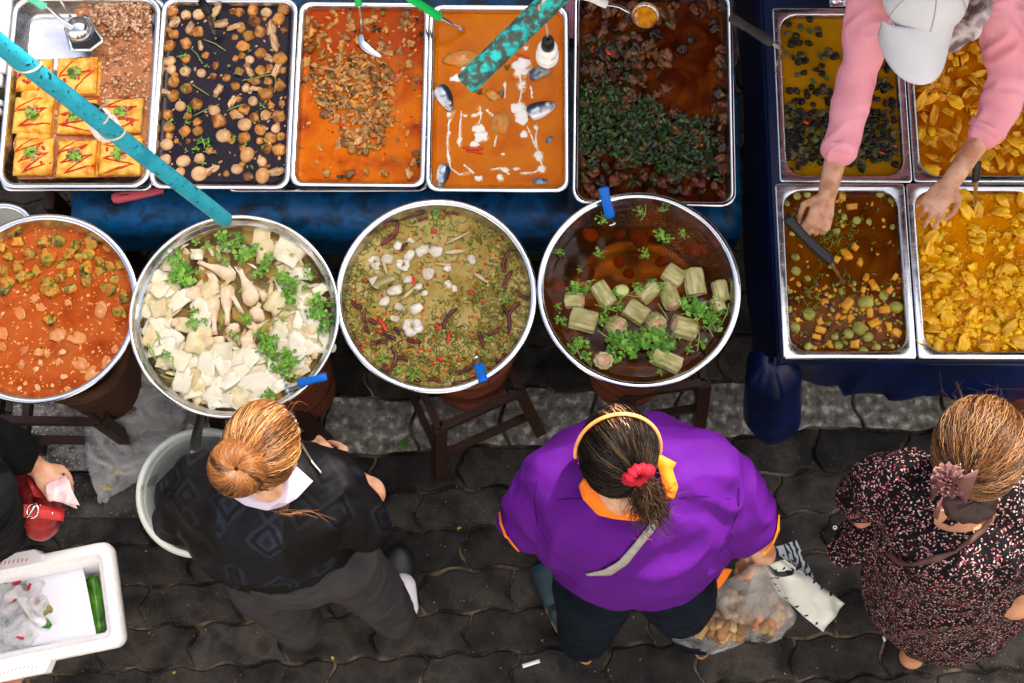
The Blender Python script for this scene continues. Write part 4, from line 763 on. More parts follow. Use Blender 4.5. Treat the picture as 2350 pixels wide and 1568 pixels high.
ys2 = [slice_mesh('bamboo_shoot', m_yb[1], .05, .026 + .006 * (i % 2), .008, .02, 30 + i, taper=.5) for i in range(4)]
A = scatter(42, lambda x, y: inrect(t, 8)(x, y) * (1 if y > 740 or x > 2290 else .3), (2112, 450, 2352, 812), 24, 73); put(ys2, 'bamboo_shoot', 'bamboo shoot', 'large bamboo shoots in yellow curry', A, t.zl + .008, 'flat golden bamboo shoot', 'the yellow chicken curry pan', t.box, 74, (.75, 1.2), .5, .004)
bits('curry_scraps', scatter(420, lambda x, y: 1 if x < 2150 or y > 600 else .3, (2110, 440, 2350, 812), 4, 75), t.zl + .001, [m_ch, m_yb[0]], 'fine yellow curry scraps between the chicken pieces', 'curry scraps', (.002, .0045), 9)
b = MB(); m_car = pm('carrot_orange', [(.75, .18, .01)], rough=.3, coat=.3)
for i, (x, y) in enumerate([(2268, 493), (2282, 640), (2287, 660), (2340, 585), (2205, 658), (2318, 757)]):
    o = link('carrot_piece', lump_mesh('carrot_piece', m_car, (.008, .0055, .005), .15, 1, i, 12, 8)); o.location = S(x, y, t.zl + .010); o.rotation_euler.z = i; tag(o, 'small orange carrot piece ' + ['near the top by the ladle', 'left of a pair amid the chicken', 'lowest of a pair amid the chicken', 'at the far edge, half up the pan', 'alone in the middle of the chicken', 'low among the bamboo shoots'][i] + ' in the yellow curry', 'carrot', 'carrot pieces in yellow curry')
# ================================================================ red curry basin
t = B1
pool(t, liqmat('thick_red_curry', [(.24, .028, .003), (.36, .062, .008), (.42, .095, .018), (.28, .035, .004)], 7, .17, .35, 60, speck=((.72, .34, .10), 75, .63)), 'thick red curry with fritter cubes', 'curry', 'curry')
m_fr = pm('herb_omelette_fritter', [(.02, .028, .005), (.12, .13, .012), (.45, .24, .02), (.50, .15, .012), (.05, .05, .008)], 45, .4, bump=.7, bscale=90, coat=.2, jit=.25, dist=.8, lo=.3, hi=.7)
fr = [lump_mesh('fritter_cube', m_fr, (.0195, .0155, .010), .30, 2, 140 + i, 14, 9, .4) for i in range(7)]
g1 = lambda x, y: (x / 3.0075, y / 3.0075 + 432.7)
A = [(*g1(x, y), k) for x, y, k in [(120, 370, 1.2), (20, 410, .9), (205, 450, 1.1), (60, 470, .9), (125, 540, 1), (195, 470, .9), (310, 370, 1.2), (400, 355, 1.3), (510, 385, 1.3), (630, 375, 1.3), (335, 470, 1.5), (480, 450, 1.3), (610, 450, 1.2), (560, 465, 1), (690, 500, 1), (425, 525, 1), (590, 550, 1.4), (250, 570, 1.1), (200, 600, 1), (150, 610, 1), (490, 580, .9), (420, 620, 1), (330, 650, 1.2), (310, 700, .9), (370, 710, 1.2), (490, 690, 1.1), (600, 640, 1.3), (180, 675, 1), (50, 640, 1.5), (30, 700, 1), (20, 560, 1), (790, 635, 1), (720, 690, .9), (770, 700, 1.1), (860, 750, 1.2), (820, 850, 1.1), (850, 870, .8), (345, 905, 1.2), (690, 570, 1), (760, 540, .9), (830, 530, 1), (740, 410, .9)]]
put(fr, 'fritter_cube', 'fritter', 'green speckled fritter cubes', A, t.zl + .002, 'green speckled fritter cube', 'the red curry basin', t.box, 81, (.82, 1.0), .5, .003)
m_rd = pm('stewed_radish', [(.50, .16, .035), (.60, .26, .075)], 20, .25, coat=.3, jit=.1)
rs = [slice_mesh('radish_slice', m_rd, .036, .026, .003, .01, 200 + i, .003, taper=.55) for i in range(4)]
A = [(*g1(x, y), k) for x, y, k in [(140, 860, 1.3), (240, 760, 1), (280, 820, .9), (400, 1015, 1.4), (530, 1030, 1.6), (700, 840, 1.6), (275, 1130, .9), (325, 1140, .7), (150, 1215, .8), (555, 1215, 1.4), (400, 1200, .8), (630, 1285, 1.3), (740, 1205, 1.1), (165, 1120, .8), (470, 790, .7), (795, 1110, .7), (20, 1000, 1.2), (20, 1090, .9), (860, 1070, .6), (470, 1390, .8)]]
put(rs, 'radish_slice', 'radish', 'pale radish slices in red curry', A, t.zl + .0005, 'pale orange radish slice', 'the red curry basin', t.box, 82, (.85, 1.05), .12, .001)
m_shr = pm('cooked_shrimp', [(.72, .3, .1), (.84, .55, .32)], 30, .3, coat=.3, bump=.2)
shm = lump_mesh('shrimp_piece', m_shr, (.009, .0065, .005), .35, 2, 5, 12, 8)
put([shm], 'shrimp_piece', 'shrimp', 'small cooked shrimp in red curry', [(*g1(x, y), k) for x, y, k in [(430, 1130, 1.2), (250, 1250, 1), (280, 1205, 1), (440, 1300, 1.2), (260, 1375, 1.2), (135, 1380, .8), (120, 715, .7), (640, 1130, .6), (20, 865, .8), (360, 1360, .7)]], t.zl + .003, 'small pinkish shrimp piece', 'the red curry basin', t.box, 83, (.85, 1))
r = random.Random(3); e1 = inell(90, 705, 196, 190)
bits('curry_crumbs', [p for p in scatter(240, lambda x, y: e1(x, y) * (1 if y < 640 and x > 180 or ((x - 90) / 196) ** 2 + ((y - 705) / 190) ** 2 > .8 else .15), (0, 520, 290, 890), 3.6, 84)], t.zl + .0005, [pm('orange_crumb', [(.72, .3, .05), (.8, .45, .13)], 50, .4), m_fr], 'tiny orange crumbs along the edge of the red curry', 'crumbs', (.0016, .0036), 10)
# ================================================================ clear bamboo soup
t = B2; g2 = lambda x, y: (280 + x / 3.08, 470.9 + y / 3.08)
pool(t, clear_film('clear_amber_broth', (.92, .80, .48), .32, .06, (.34, .22, .07)), 'clear golden broth of the bamboo and drumstick soup')
m_bb = [pm('white_bamboo_' + str(i), [a, c_], 16, .32, bump=.2, bscale=50, coat=.15, jit=.06, stretch=(1, 3, 1)) for i, (a, c_) in enumerate((((.58, .52, .33), (.74, .70, .52)), ((.52, .42, .2), (.68, .58, .34)), ((.66, .61, .45), (.78, .75, .60))))]
bs = [slice_mesh('bamboo_sheet', m_bb[i % 3], .046 + .012 * (i % 3), .034 + .006 * (i % 2), .004 + .002 * (i % 3), .02 * (i % 3 - 1), 300 + i, .0008, taper=.04 + .12 * (i % 2)) for i in range(9)]
L2 = []
for x, y, k, a, q in [(330, 710, 1.9, 40, 1), (190, 740, 1.3, 60, 0), (420, 670, 1.4, 35, 2), (1170, 330, 2.1, -30, 3), (980, 260, 1.6, 80, 4), (600, 1170, 1.7, 85, 2), (440, 1220, 1.4, 80, 5), (770, 1090, 1.6, 15, 0), (930, 1110, 1.7, 20, 1), (930, 1190, 1.5, 30, 3), (915, 1290, 2.2, 18, 2), (700, 1385, 1.1, 0, 5), (610, 1320, 1.3, 80, 4), (1330, 990, 2.0, 10, 2), (1110, 920, 1.6, 75, 0), (1240, 1020, 1.6, 80, 5), (1260, 1160, 1.2, 30, 3), (700, 1210, 1.3, 50, 1), (1330, 860, 1.6, 60, 4), (1100, 680, 1.5, 50, 1), (1260, 700, 1.4, 20, 2), (1290, 800, 1.5, 80, 5), (500, 1310, 1.3, 10, 3), (1400, 600, 1.0, 40, 0), (1170, 770, 1.6, 10, 4), (230, 560, 1.4, 70, 5), (210, 920, 1.3, 70, 4), (830, 1150, 1.3, 60, 0), (1050, 1060, 1.2, 45, 1), (530, 350, .9, 0, 3), (1100, 1290, 1.0, 30, 2), (1010, 330, 1.4, 85, 1)]:
    L2.append((*g2(x, y), k * .86, a, q))
R_ = random.Random(66)
for x, y in scatter(46, lambda x, y: inell(537, 727, 190, 185)(x, y) * (1 if y > 815 or x > 650 else .5 if x < 400 else .06) * (0 if 480 < x < 620 and y < 790 else 1), (350, 540, 725, 915), 24, 67): L2.append((x, y, R_.uniform(1.0, 1.55), R_.uniform(0, 180), R_.randrange(9)))
outl = []
for i, (x, y, k, a, q) in enumerate(L2):
    o = link('bamboo_sheet', bs[q]); o.location = S(x, y, t.zl + .0035 + .0020 * (i % 4)); o.rotation_euler = (rnd.uniform(-.15, .15), rnd.uniform(-.15, .15), R(a)); o.scale = (k, k, 1); tag(o, None, 'bamboo sheet', 'large bamboo sheets in the clear soup'); outl.append((o, x, y))
zone_labels(outl, 'flat white bamboo sheet', 'the clear soup basin', t.box)
eb = inell(537, 727, 205, 198)
small = [slice_mesh('bamboo_shred', m_bb[i % 3], .05, .010 + .004 * (i % 2), .006, .02, 320 + i, .0012, taper=.3) for i in range(5)]
A = scatter(190, lambda x, y: eb(x, y) * (1 if y > 800 or x > 640 or x < 400 and y > 640 else .15), (330, 525, 745, 930), 12, 91)
put(small, 'bamboo_shred', 'bamboo shred', 'narrow bamboo shreds in the clear soup', A, t.zl + .001, 'narrow pale bamboo shred', 'the clear soup basin', t.box, 92, (.6, 1.3), .4, .004)
und = [slice_mesh('sunken_bamboo', m_bb[1], .06, .04, .006, .03, 340 + i, .0014) for i in range(3)]
A = scatter(30, eb, (340, 535, 735, 920), 34, 93); put(und, 'sunken_bamboo', 'bamboo sheet', 'bamboo sheets sunk in the clear soup', A, t.zl - .014, 'sunken yellowed bamboo sheet', 'the clear soup basin', t.box, 94, (.9, 1.4), .3, .004)
m_skin = pm('boiled_chicken_skin', [(.62, .44, .25), (.76, .60, .40), (.82, .70, .52)], 18, .3, bump=.35, bscale=70, coat=.25, sss=0)
m_bone = pm('drumstick_bone_end', [(.66, .48, .36), (.5, .25, .17)], 40, .35, bump=.4)
def drumstick(a, b_, label, w_=.0185):
    p, q = S(*g2(*a), t.zl + .004), S(*g2(*b_), t.zl + .001); d = q - p; L = d.length; o = empty('drumstick', p.to_tuple(), math.atan2(d.y, d.x), label=label, cat='drumstick', group='chicken drumsticks in the clear soup')
    b = MB(); pr = [(-.30, .30), (-.24, .62), (-.1, .93), (.08, 1), (.28, .86), (.46, .58), (.62, .38), (.8, .31), (.93, .36)]
    rings = [[(x * L, w_ * k * math.cos(q) * (1 + .30 * noise.noise(Vector((x * 3, math.cos(q) * 1.2, L * 99)))) + w_ * .22 * noise.noise(Vector((x * 2.5, L * 77, 0))), w_ * k * .8 * math.sin(q) * (1 + .3 * noise.noise(Vector((x * 5, math.sin(q) * 2, L * 55))))) for q in [2 * math.pi * j / 20 for j in range(20)]] for x, k in pr]
    b.loft(rings); b.build('meat', m_skin, o); b = MB(); b.ball((L * .97, w_ * .16, .001), (w_ * .34, w_ * .3, w_ * .3), 12, 8); b.ball((L * .97, -w_ * .16, .001), (w_ * .32, w_ * .28, w_ * .28), 12, 8); b.build('bone_end', m_bone, o)
drumstick((648, 700), (658, 915), 'plump drumstick pointing down, leftmost of the three upright ones'); drumstick((752, 630), (745, 845), 'drumstick pointing down in the middle of the three upright ones')
drumstick((905, 650), (830, 450), 'drumstick with its bone end up beside the coriander', .022); drumstick((740, 490), (545, 405), 'drumstick lying sideways above the upright ones', .018); drumstick((650, 590), (608, 480), 'short drumstick half hidden behind the plump one', .017)
drumstick((700, 960), (600, 950), 'small drumstick below the upright ones', .015)
ck = [lump_mesh('chicken_joint', m_skin, (.021, .017, .013), .4, 2, 160 + i, 16, 10) for i in range(4)]
put(ck, 'chicken_joint', 'chicken', 'boiled chicken joints in the clear soup', [(*g2(x, y), k) for x, y, k in [(520, 640, 1.2), (540, 700, 1.1), (955, 775, 1.1), (890, 960, 1.3), (930, 870, .8), (780, 880, 1), (380, 830, .7), (620, 970, .9), (1000, 640, .8), (900, 1010, .9)]], t.zl + .006, 'pale boiled chicken joint', 'the clear soup basin', t.box, 95, (.9, 1.05), .5)
herbs('coriander_bunch', [(*g2(x, y), k) for x, y, k in [(400, 390, 1.6), (440, 500, 2.0), (360, 520, 1.2), (600, 290, .9), (520, 260, .8), (820, 250, 1.5), (740, 290, 1.2), (860, 360, 1.6), (1030, 380, 1.3), (730, 400, .9), (1140, 510, 1.5), (1190, 620, 1.7), (1390, 700, 1.8), (1440, 800, 1.2), (510, 750, .9), (500, 840, 1.1), (590, 815, .8), (870, 800, 1.1), (790, 920, .9), (960, 930, 1.2), (1050, 960, 1.5), (1060, 1050, 1.5), (1180, 1080, 1.6), (1170, 1180, 1.4), (1070, 1170, .9), (1140, 805, .6), (1040, 1340, 1.2), (310, 1060, .9), (1300, 580, .8), (1300, 440, .7), (1420, 880, 1.1), (1200, 350, .4), (490, 540, .8), (960, 480, 1), (700, 220, 1.2), (930, 310, 1.3), (680, 350, .9), (1010, 440, 1.0), (410, 440, 1.4), (1330, 500, .9), (1230, 540, 1.0), (1360, 760, 1.4), (1000, 1010, 1.2), (1110, 1130, 1.2)]], t.zl + .018, .0145, 'leafy coriander bunch', 16, each=True, where='the clear soup basin', box=t.box, group='coriander in the clear soup', seed=19)
b = MB(); r = random.Random(5)
for x0, y0, x1, y1 in [(275, 430, 360, 345), (240, 890, 265, 985), (180, 980, 240, 1100), (970, 890, 1100, 810), (1100, 730, 1260, 735), (680, 880, 710, 770), (940, 1040, 1040, 985), (1140, 1070, 1260, 1120), (1390, 870, 1420, 1000), (360, 1070, 370, 1180), (270, 1200, 370, 1230), (1230, 1110, 1300, 1060), (820, 620, 850, 580), (1100, 740, 1190, 740), (190, 1000, 230, 1080)]:
    a, c_ = S(*g2(x0, y0), t.zl + .018), S(*g2(x1, y1), t.zl + .018); b.tube([a, (a + c_) / 2 + Vector((r.uniform(-.006, .006), r.uniform(-.006, .006), .004)), c_], .0019, 6, mi=2)
b.build('coriander_stalks', m_cor, label='green coriander stalks strewn over the clear bamboo soup', cat='coriander', kind='stuff')
# ================================================================ herb soup with chillies
t = B3; g3 = lambda x, y: (750.9 + x / 3.08, 432.7 + y / 3.08)
pool(t, liqmat('milky_herb_broth', [(.22, .15, .015), (.36, .26, .06), (.46, .36, .13), (.24, .16, .012)], 8, .12, .3, 50), 'cloudy tan broth full of stewed herbs')
m_herb = [pm('stewed_herb_' + str(i), [c_, tuple(v * 1.7 for v in c_)], 40, .35, coat=.2) for i, c_ in enumerate(((.12, .105, .010), (.24, .20, .025), (.06, .08, .010), (.34, .28, .07)))]
b = MB(); r = random.Random(15); e3 = inell(1001, 682, 208, 200)
clr = lambda x, y: any(((x - a) / c_) ** 2 + ((y - d_) / e) ** 2 < 1 for a, d_, c_, e in [(1075, 725, 33, 24), (1090, 590, 55, 34), (1012, 650, 40, 45), (960, 740, 45, 22), (1075, 515, 22, 30), (880, 710, 30, 22), (850, 600, 25, 25)])
for x, y in scatter(2500, lambda x, y: e3(x, y) * (.10 if clr(x, y) else 1 if ((x - 970) / 120) ** 2 + ((y - 620) / 110) ** 2 > 1 else .25), (790, 480, 1212, 888), 2.2, 101):
    c = S(x, y, t.zl + r.uniform(.0, .004)); a = r.uniform(0, 6.28); q = r.uniform(.5, 1.3); mi = r.randrange(4)
    if r.random() < .6: b.tube([c, c + Vector((math.cos(a), math.sin(a), .15)) * .010 * q, c + Vector((math.cos(a + .7), math.sin(a + .7), 0)) * .021 * q], .0011, 4, mi=mi, flat=.6)
    else: leaf(b, c, a, .010 * q, .0045 * q, .4, mi, 1, r)
b.build('stewed_herbs', m_herb, label='stringy stewed green herbs floating thickly on the tan broth', cat='herbs', kind='stuff')
bits('chilli_flecks', scatter(130, e3, (800, 490, 1200, 880), 9, 102), t.zl + .004, [m_chil, pm('orange_fleck', [(.75, .16, .02)], rough=.3)], 'red chilli flecks scattered across the herb soup', 'chilli flecks', (.002, .0042), 12, long=1.4)
m_sq = pm('white_squid', [(.52, .44, .30), (.72, .66, .54), (.80, .76, .68)], 22, .28, bump=.5, bscale=60, coat=.3, jit=.04)
sqm = []
for i in range(5):
    b = MB(); n = 20; q = .0135
    pts = [(q * (1 + .25 * math.sin(k * 2 + i)) * math.cos(a), q * .85 * math.sin(a), .003 * math.sin(a * 2 + i)) for k, a in enumerate([2 * math.pi * j / n for j in range(n + 1)])]
    if i == 1: b.tube(pts, [.0075 + .002 * math.sin(j * 1.1) for j in range(n + 1)], 9)
    else: b.ball((0, 0, 0), (.016, .0125, .009), 16, 10, None, lambda v: v * (1 + .35 * noise.noise(v * 90 + hashv(i))))
    sqm.append(b.mesh('squid_piece', m_sq))
A = [(*g3(x, y), k) for x, y, k in [(500, 405, .85), (425, 500, 1.25), (575, 475, 1.2), (670, 445, 1.15), (765, 445, 1.2), (540, 540, 1), (715, 600, 1.3), (345, 660, 1.3), (480, 720, 1.3), (575, 645, 1), (405, 800, 1.1), (510, 840, 1.1), (625, 850, 1.15), (600, 980, 1.3), (690, 740, .7), (335, 520, .8), (590, 370, .6), (850, 565, .8), (855, 675, .8), (645, 695, .8), (1020, 500, .9), (900, 710, .6), (480, 920, .8), (350, 580, .6)]]
put(sqm, 'squid_piece', 'squid', 'white squid pieces in herb soup', A, t.zl + .003, 'curled white squid piece', 'the herb soup basin', t.box, 103, (.9, 1.08), .4, .002)
m_dry = pm('dried_chilli', [(.035, .004, .005), (.10, .010, .010), (.20, .02, .016)], 30, .2, bump=.8, bscale=70, coat=.5, jit=.2)
D = [((505, 220), (690, 170)), ((430, 340), (500, 230)), ((380, 400), (490, 330)), ((1080, 220), (1240, 320)), ((1255, 595), (1320, 410)), ((1250, 730), (1310, 580)), ((120, 750), (125, 880)), ((170, 800), (250, 850)), ((270, 850), (300, 1020)), ((290, 930), (350, 965)), ((380, 1025), (490, 1070)), ((470, 985), (510, 1040)), ((565, 1065), (665, 1085)), ((175, 1010), (245, 1110)), ((305, 1105), (430, 1095)), ((455, 1120), (430, 1300)), ((470, 1200), (570, 1225)), ((820, 995), (920, 850)), ((1235, 830), (1280, 1035)), ((1280, 920), (1365, 800)), ((1130, 1030), (1220, 985)), ((1070, 1010), (1105, 1120)), ((1335, 720), (1430, 790)), ((1190, 1220), (1330, 1080)), ((1130, 1270), (1250, 1160)), ((905, 1300), (1040, 1240)), ((890, 1370), (1060, 1330)), ((555, 1340), (660, 1365)), ((710, 1360), (800, 1370)), ((640, 225), (700, 205)), ((530, 440), (570, 390)), ((850, 180), (930, 190)), ((385, 1250), (420, 1290))]
LL = []
for i, (a, b_) in enumerate(D):
    pa_, pb_ = S(*g3(*a), t.zl + .005), S(*g3(*b_), t.zl + .005); d_ = pb_ - pa_; nn = Vector((-d_.y, d_.x, 0)) * rnd.uniform(-.22, .22)
    o = chilli([pa_, pa_ + d_ * .33 + nn, pa_ + d_ * .7 + nn * .8 + Vector((0, 0, .003)), pb_], .0052, m_dry, '', 'dried_chilli', 'chilli', .45, i, 'dried red chillies in the herb soup', .75); x, y = g3((a[0] + b_[0]) / 2, (a[1] + b_[1]) / 2); LL.append((o, x, y))
zone_labels(LL, 'wrinkled dark dried chilli', 'the herb soup basin', t.box)
b = MB(); r = random.Random(25)
leaf(b, (0, 0, 0), 0, .062, .022, .05, 0, 1, r); o = b.build('bay_leaf', pm('olive_bay_leaf', [(.16, .13, .012), (.25, .21, .03)], 20, .25, bump=.2, coat=.4), label='large olive green bay leaf on the squid pieces', cat='leaf'); o.location = S(*g3(320, 690), t.zl + .018); o.rotation_euler.z = .45
herbs('coriander_sprig', [(*g3(x, y), k) for x, y, k in [(780, 185, 1.6), (1255, 790, 1.6), (610, 1320, 1.8), (390, 1200, 1.3), (500, 1280, 1.2), (1140, 1060, 1), (430, 320, .7), (880, 290, 1), (690, 290, .9), (1120, 1165, .9), (620, 220, .8), (150, 770, .8), (350, 580, .6), (1230, 720, .7), (480, 1330, .6), (700, 330, .8)]], t.zl + .007, .009, 'bright green coriander sprig', 8, each=True, where='the herb soup basin', box=t.box, group='coriander sprigs in the herb soup', seed=29)
for i, (x0, y0, x1, y1, w_) in enumerate([(830, 395, 1005, 310, .0035), (830, 455, 970, 440, .007), (1040, 600, 1140, 665, .006), (525, 785, 620, 700, .005), (390, 500, 420, 600, .004), (760, 530, 880, 540, .004)]):
    a, c_ = S(*g3(x0, y0), t.zl + .006), S(*g3(x1, y1), t.zl + .007); m0 = (a + c_) / 2; b = MB(); b.tube([a - m0, (a - m0) * .2 + Vector((0, 0, .001)), c_ - m0], [w_ * .4, w_, w_ * .6], 8, flat=.5)
    o = b.build('galangal_stick', m_bb[1], label='pale galangal stick ' + ['slender, above the milky clearing', 'broad, left of the milky clearing', 'slanting towards the dried chillies', 'standing amid the squid pieces', 'short, under the uppermost left squid', 'half sunk below the squid'][i], cat='galangal', group='galangal sticks'); o.location = m0
for i, (x0, y0, x1, y1) in enumerate([(360, 920, 420, 1010), (860, 1010, 850, 1090), (770, 950, 780, 1000), (1000, 720, 1030, 755), (770, 1200, 820, 1215), (590, 610, 615, 680), (345, 1000, 390, 1020), (805, 165, 815, 200), (735, 300, 775, 310)]):
    a, c_ = S(*g3(x0, y0), t.zl + .005), S(*g3(x1, y1), t.zl + .006); LL[0:0] = [(chilli([a, (a + c_) / 2 + Vector((.002, 0, .002)), c_], .005, m_chil, '', 'chilli_piece', 'chilli', group='bright red chilli pieces in the herb soup'), *g3(x0, y0))]
zone_labels(LL[:9], 'bright red fresh chilli piece', 'the herb soup basin', t.box)
# ================================================================ dark broth with stuffed gourd
t = B4; g4 = lambda x, y: (1209 + x / 3.08, 420 + y / 3.08)
pool(t, clear_film('dark_amber_broth', (.62, .30, .07), .42, .07, (.02, .008, .003)), 'dark amber broth around stuffed gourd pieces')
m_go = pm('boiled_gourd_skin', [(.30, .27, .08), (.46, .42, .16), (.60, .55, .27)], 26, .3, bump=.3, bscale=60, coat=.25, jit=.08, stretch=(1, 3, 1))
m_fill = pm('pork_filling', [(.42, .2, .11), (.58, .34, .2), (.68, .47, .33)], 50, .5, bump=.8, bscale=110, speck=((.72, .2, .04), 70, .68))
def gourd(px, py, L, W, a, label, tilt=0.0, dz=.006):
    q = 1.1e-3 / 3.08; L, W = L * q * 1.0, W * q; c = S(*g4(px, py), t.zl + dz); o = empty('stuffed_gourd', c.to_tuple(), 0, label=label, cat='stuffed gourd', group='stuffed gourd pieces in the dark broth')
    o.rotation_euler = (Matrix.Rotation(R(-a), 3, 'Z') @ Matrix.Rotation(R(-tilt), 3, 'Y')).to_euler(); n = 60; b = MB(); sd_ = px * .1
    def ring(x, k): return [(x + .0015 * noise.noise(Vector((j * .2, x * 90, sd_))), k * W / 2 * (1 + .055 * math.cos(j / n * 2 * math.pi * 10) + .05 * noise.noise(Vector((j * .1, sd_, x * 30)))) * math.cos(2 * math.pi * j / n), k * W / 2 * (.92 + .05 * math.cos(j / n * 2 * math.pi * 10)) * math.sin(2 * math.pi * j / n)) for j in range(n)]
    b.loft([ring(-L / 2 + .004, .70), ring(-L / 2, .76), ring(-L / 2, .92), ring(-L / 2 + .003, 1), ring(-L / 4, 1.03), ring(0, 1.0), ring(L / 4, 1.03), ring(L / 2 - .003, 1), ring(L / 2, .92), ring(L / 2, .76), ring(L / 2 - .004, .70)], (True, True)); b.build('shell', m_go, o)
    for sx in (-1, 1):
        b = MB(); b.ball((sx * (L / 2 - .003), 0, 0), (.006, W * .37, W * .36), 18, 9, None, lambda v: v * (1 + .25 * noise.noise(v * 160 + hashv(px)))); b.build('filling', m_fill, o)
for A in [(400, 970, 195, 165, 15, 'large ribbed gourd piece, lowest at the left of the pile'), (545, 790, 190, 125, 58, 'slanting gourd piece by the carrot bit'), (338, 830, 130, 120, 5, 'gourd piece half under coriander at the left end', 20), (775, 915, 165, 150, 35, 'square looking gourd piece in the middle of the pile'), (860, 775, 165, 115, -42, 'slanting gourd piece above the middle one'), (1010, 800, 200, 130, 78, 'upright gourd piece showing filling at its top', 25), (1040, 655, 150, 140, 35, 'gourd piece at the back of the pile, leftmost of two'), (1185, 705, 200, 150, 82, 'tall ribbed gourd piece at the back of the pile'), (1368, 765, 150, 115, 80, 'small gourd piece beside the rim'), (1350, 865, 100, 110, 75, 'half sunk gourd piece under the small one at the rim'), (630, 1010, 120, 140, 40, 'gourd piece with brown filling facing up, left of two', 55), (905, 990, 120, 150, 60, 'gourd piece with brown filling facing up, right of two', 50), (1110, 1025, 180, 160, 190, 'ribbed gourd piece with pink filling end, rightmost in front', 20), (540, 1255, 130, 140, 90, 'gourd piece standing on end near the bottom rim', 75), (990, 1255, 220, 130, 25, 'long gourd piece near the bottom rim')]:
    gourd(*A)
o = link('onion', lump_mesh('onion', pm('pale_green_onion', [(.55, .60, .18), (.68, .70, .32)], 10, .2, coat=.4), (.021, .018, .014), .08, 1, 2, 18, 10)); o.location = S(*g4(672, 765), t.zl + .012); tag(o, 'glossy pale green onion between two gourd pieces', 'onion')
m_sunk = pm('sunken_gourd', [(.55, .22, .02), (.7, .34, .04)], 10, .5)
for i, (x, y, k) in enumerate([(455, 370, 1.3), (660, 360, 1), (800, 400, 1.6), (900, 340, 1), (430, 640, 1.3), (650, 560, 1), (720, 640, .9), (950, 560, 1), (240, 740, 1.2), (1180, 480, 1.3), (1250, 470, .9), (1260, 1080, 1.1), (230, 850, 1), (740, 740, .8)]):
    o = link('sunken_gourd', lump_mesh('sunken_gourd', m_sunk, (.018 * k, .015 * k, .01), .15, 1.5, i, 14, 9)); o.location = S(*g4(x, y), t.zl - (.013 if k > 0 else .01)); o.rotation_euler.z = i
    tag(o, None, 'gourd', 'gourd pieces sunk in the dark broth'); LL.append((o, *g4(x, y)))
zone_labels(LL[-14:], 'blurred sunken orange gourd piece', 'the dark broth basin', t.box)
herbs('coriander_bunch', [(*g4(x, y), k) for x, y, k in [(350, 760, 1.8), (420, 740, 1.1), (240, 970, 1.1), (370, 1150, 1.8), (430, 1240, 1.2), (640, 1090, 2.0), (720, 1120, 2.0), (810, 1110, 2.0), (890, 1090, 2.2), (960, 1130, 2.0), (1040, 1120, 1.2), (730, 1190, 1.6), (930, 1210, 1.8), (620, 1200, 1.6), (1180, 870, 2.0), (1250, 920, 1.8), (1310, 980, 1.8), (1120, 850, 1.2), (1350, 840, 1.2), (780, 750, 1.2), (880, 710, 1.0), (950, 740, 1.0), (640, 790, 1.2), (560, 900, 1.1), (520, 970, 1.2), (650, 880, 1), (540, 255, 1.2), (520, 500, 1.1), (825, 500, 1.1), (940, 370, 1.3), (1000, 390, 1), (965, 190, .8), (230, 490, .9), (370, 610, .7), (1230, 1140, 1.1), (1150, 1180, .9), (220, 870, .8), (940, 1340, .7), (575, 1290, .6), (1370, 910, 1.2), (1100, 360, 1), (800, 200, 1.0)]], t.zl + .016, .0135, 'green coriander bunch', 14, each=True, where='the gourd soup basin', box=t.box, group='coriander in the gourd soup', seed=39)
b = MB(); r = random.Random(15)
for x0, y0, x1, y1 in [(840, 150, 805, 265), (925, 850, 1000, 970), (890, 1005, 1040, 1100), (1430, 850, 1370, 1010), (1210, 1010, 1205, 1190), (540, 690, 545, 870), (480, 860, 640, 910), (640, 920, 620, 1010), (440, 705, 490, 690), (1120, 810, 1230, 780), (1270, 840, 1420, 820), (500, 1040, 600, 1110), (700, 790, 850, 800), (1180, 1050, 1150, 1150), (640, 860, 700, 800), (560, 1030, 720, 1010), (1080, 930, 1220, 945), (1250, 1010, 1320, 1090), (905, 1140, 890, 1240), (390, 1230, 460, 1300)]:
    a, c_ = S(*g4(x0, y0), t.zl + .022), S(*g4(x1, y1), t.zl + .02); b.tube([a, (a + c_) / 2 + Vector((r.uniform(-.006, .006), r.uniform(-.006, .006), .005)), c_], .0014, 6, mi=2)
b.build('coriander_stalks', m_cor, label='long green coriander stalks across the stuffed gourds', cat='coriander', kind='stuff')
bits('broth_froth', [p for p in scatter(900, lambda x, y: 1 if ((x - 1467) / 195) ** 2 + ((y - 672) / 195) ** 2 < 1 and y < 600 - (1500 - x) * .1 and (y < 520 or x > 1520) else 0, (1280, 465, 1650, 620), 3, 111)], t.zl + .0006, [pm('froth', [(.16, .09, .05), (.3, .2, .14)], 60, .4)], 'fine pale froth floating on the dark broth', 'froth', (.0007, .0016), 13, flat=.3, dz=.0002, n=5, m=3)
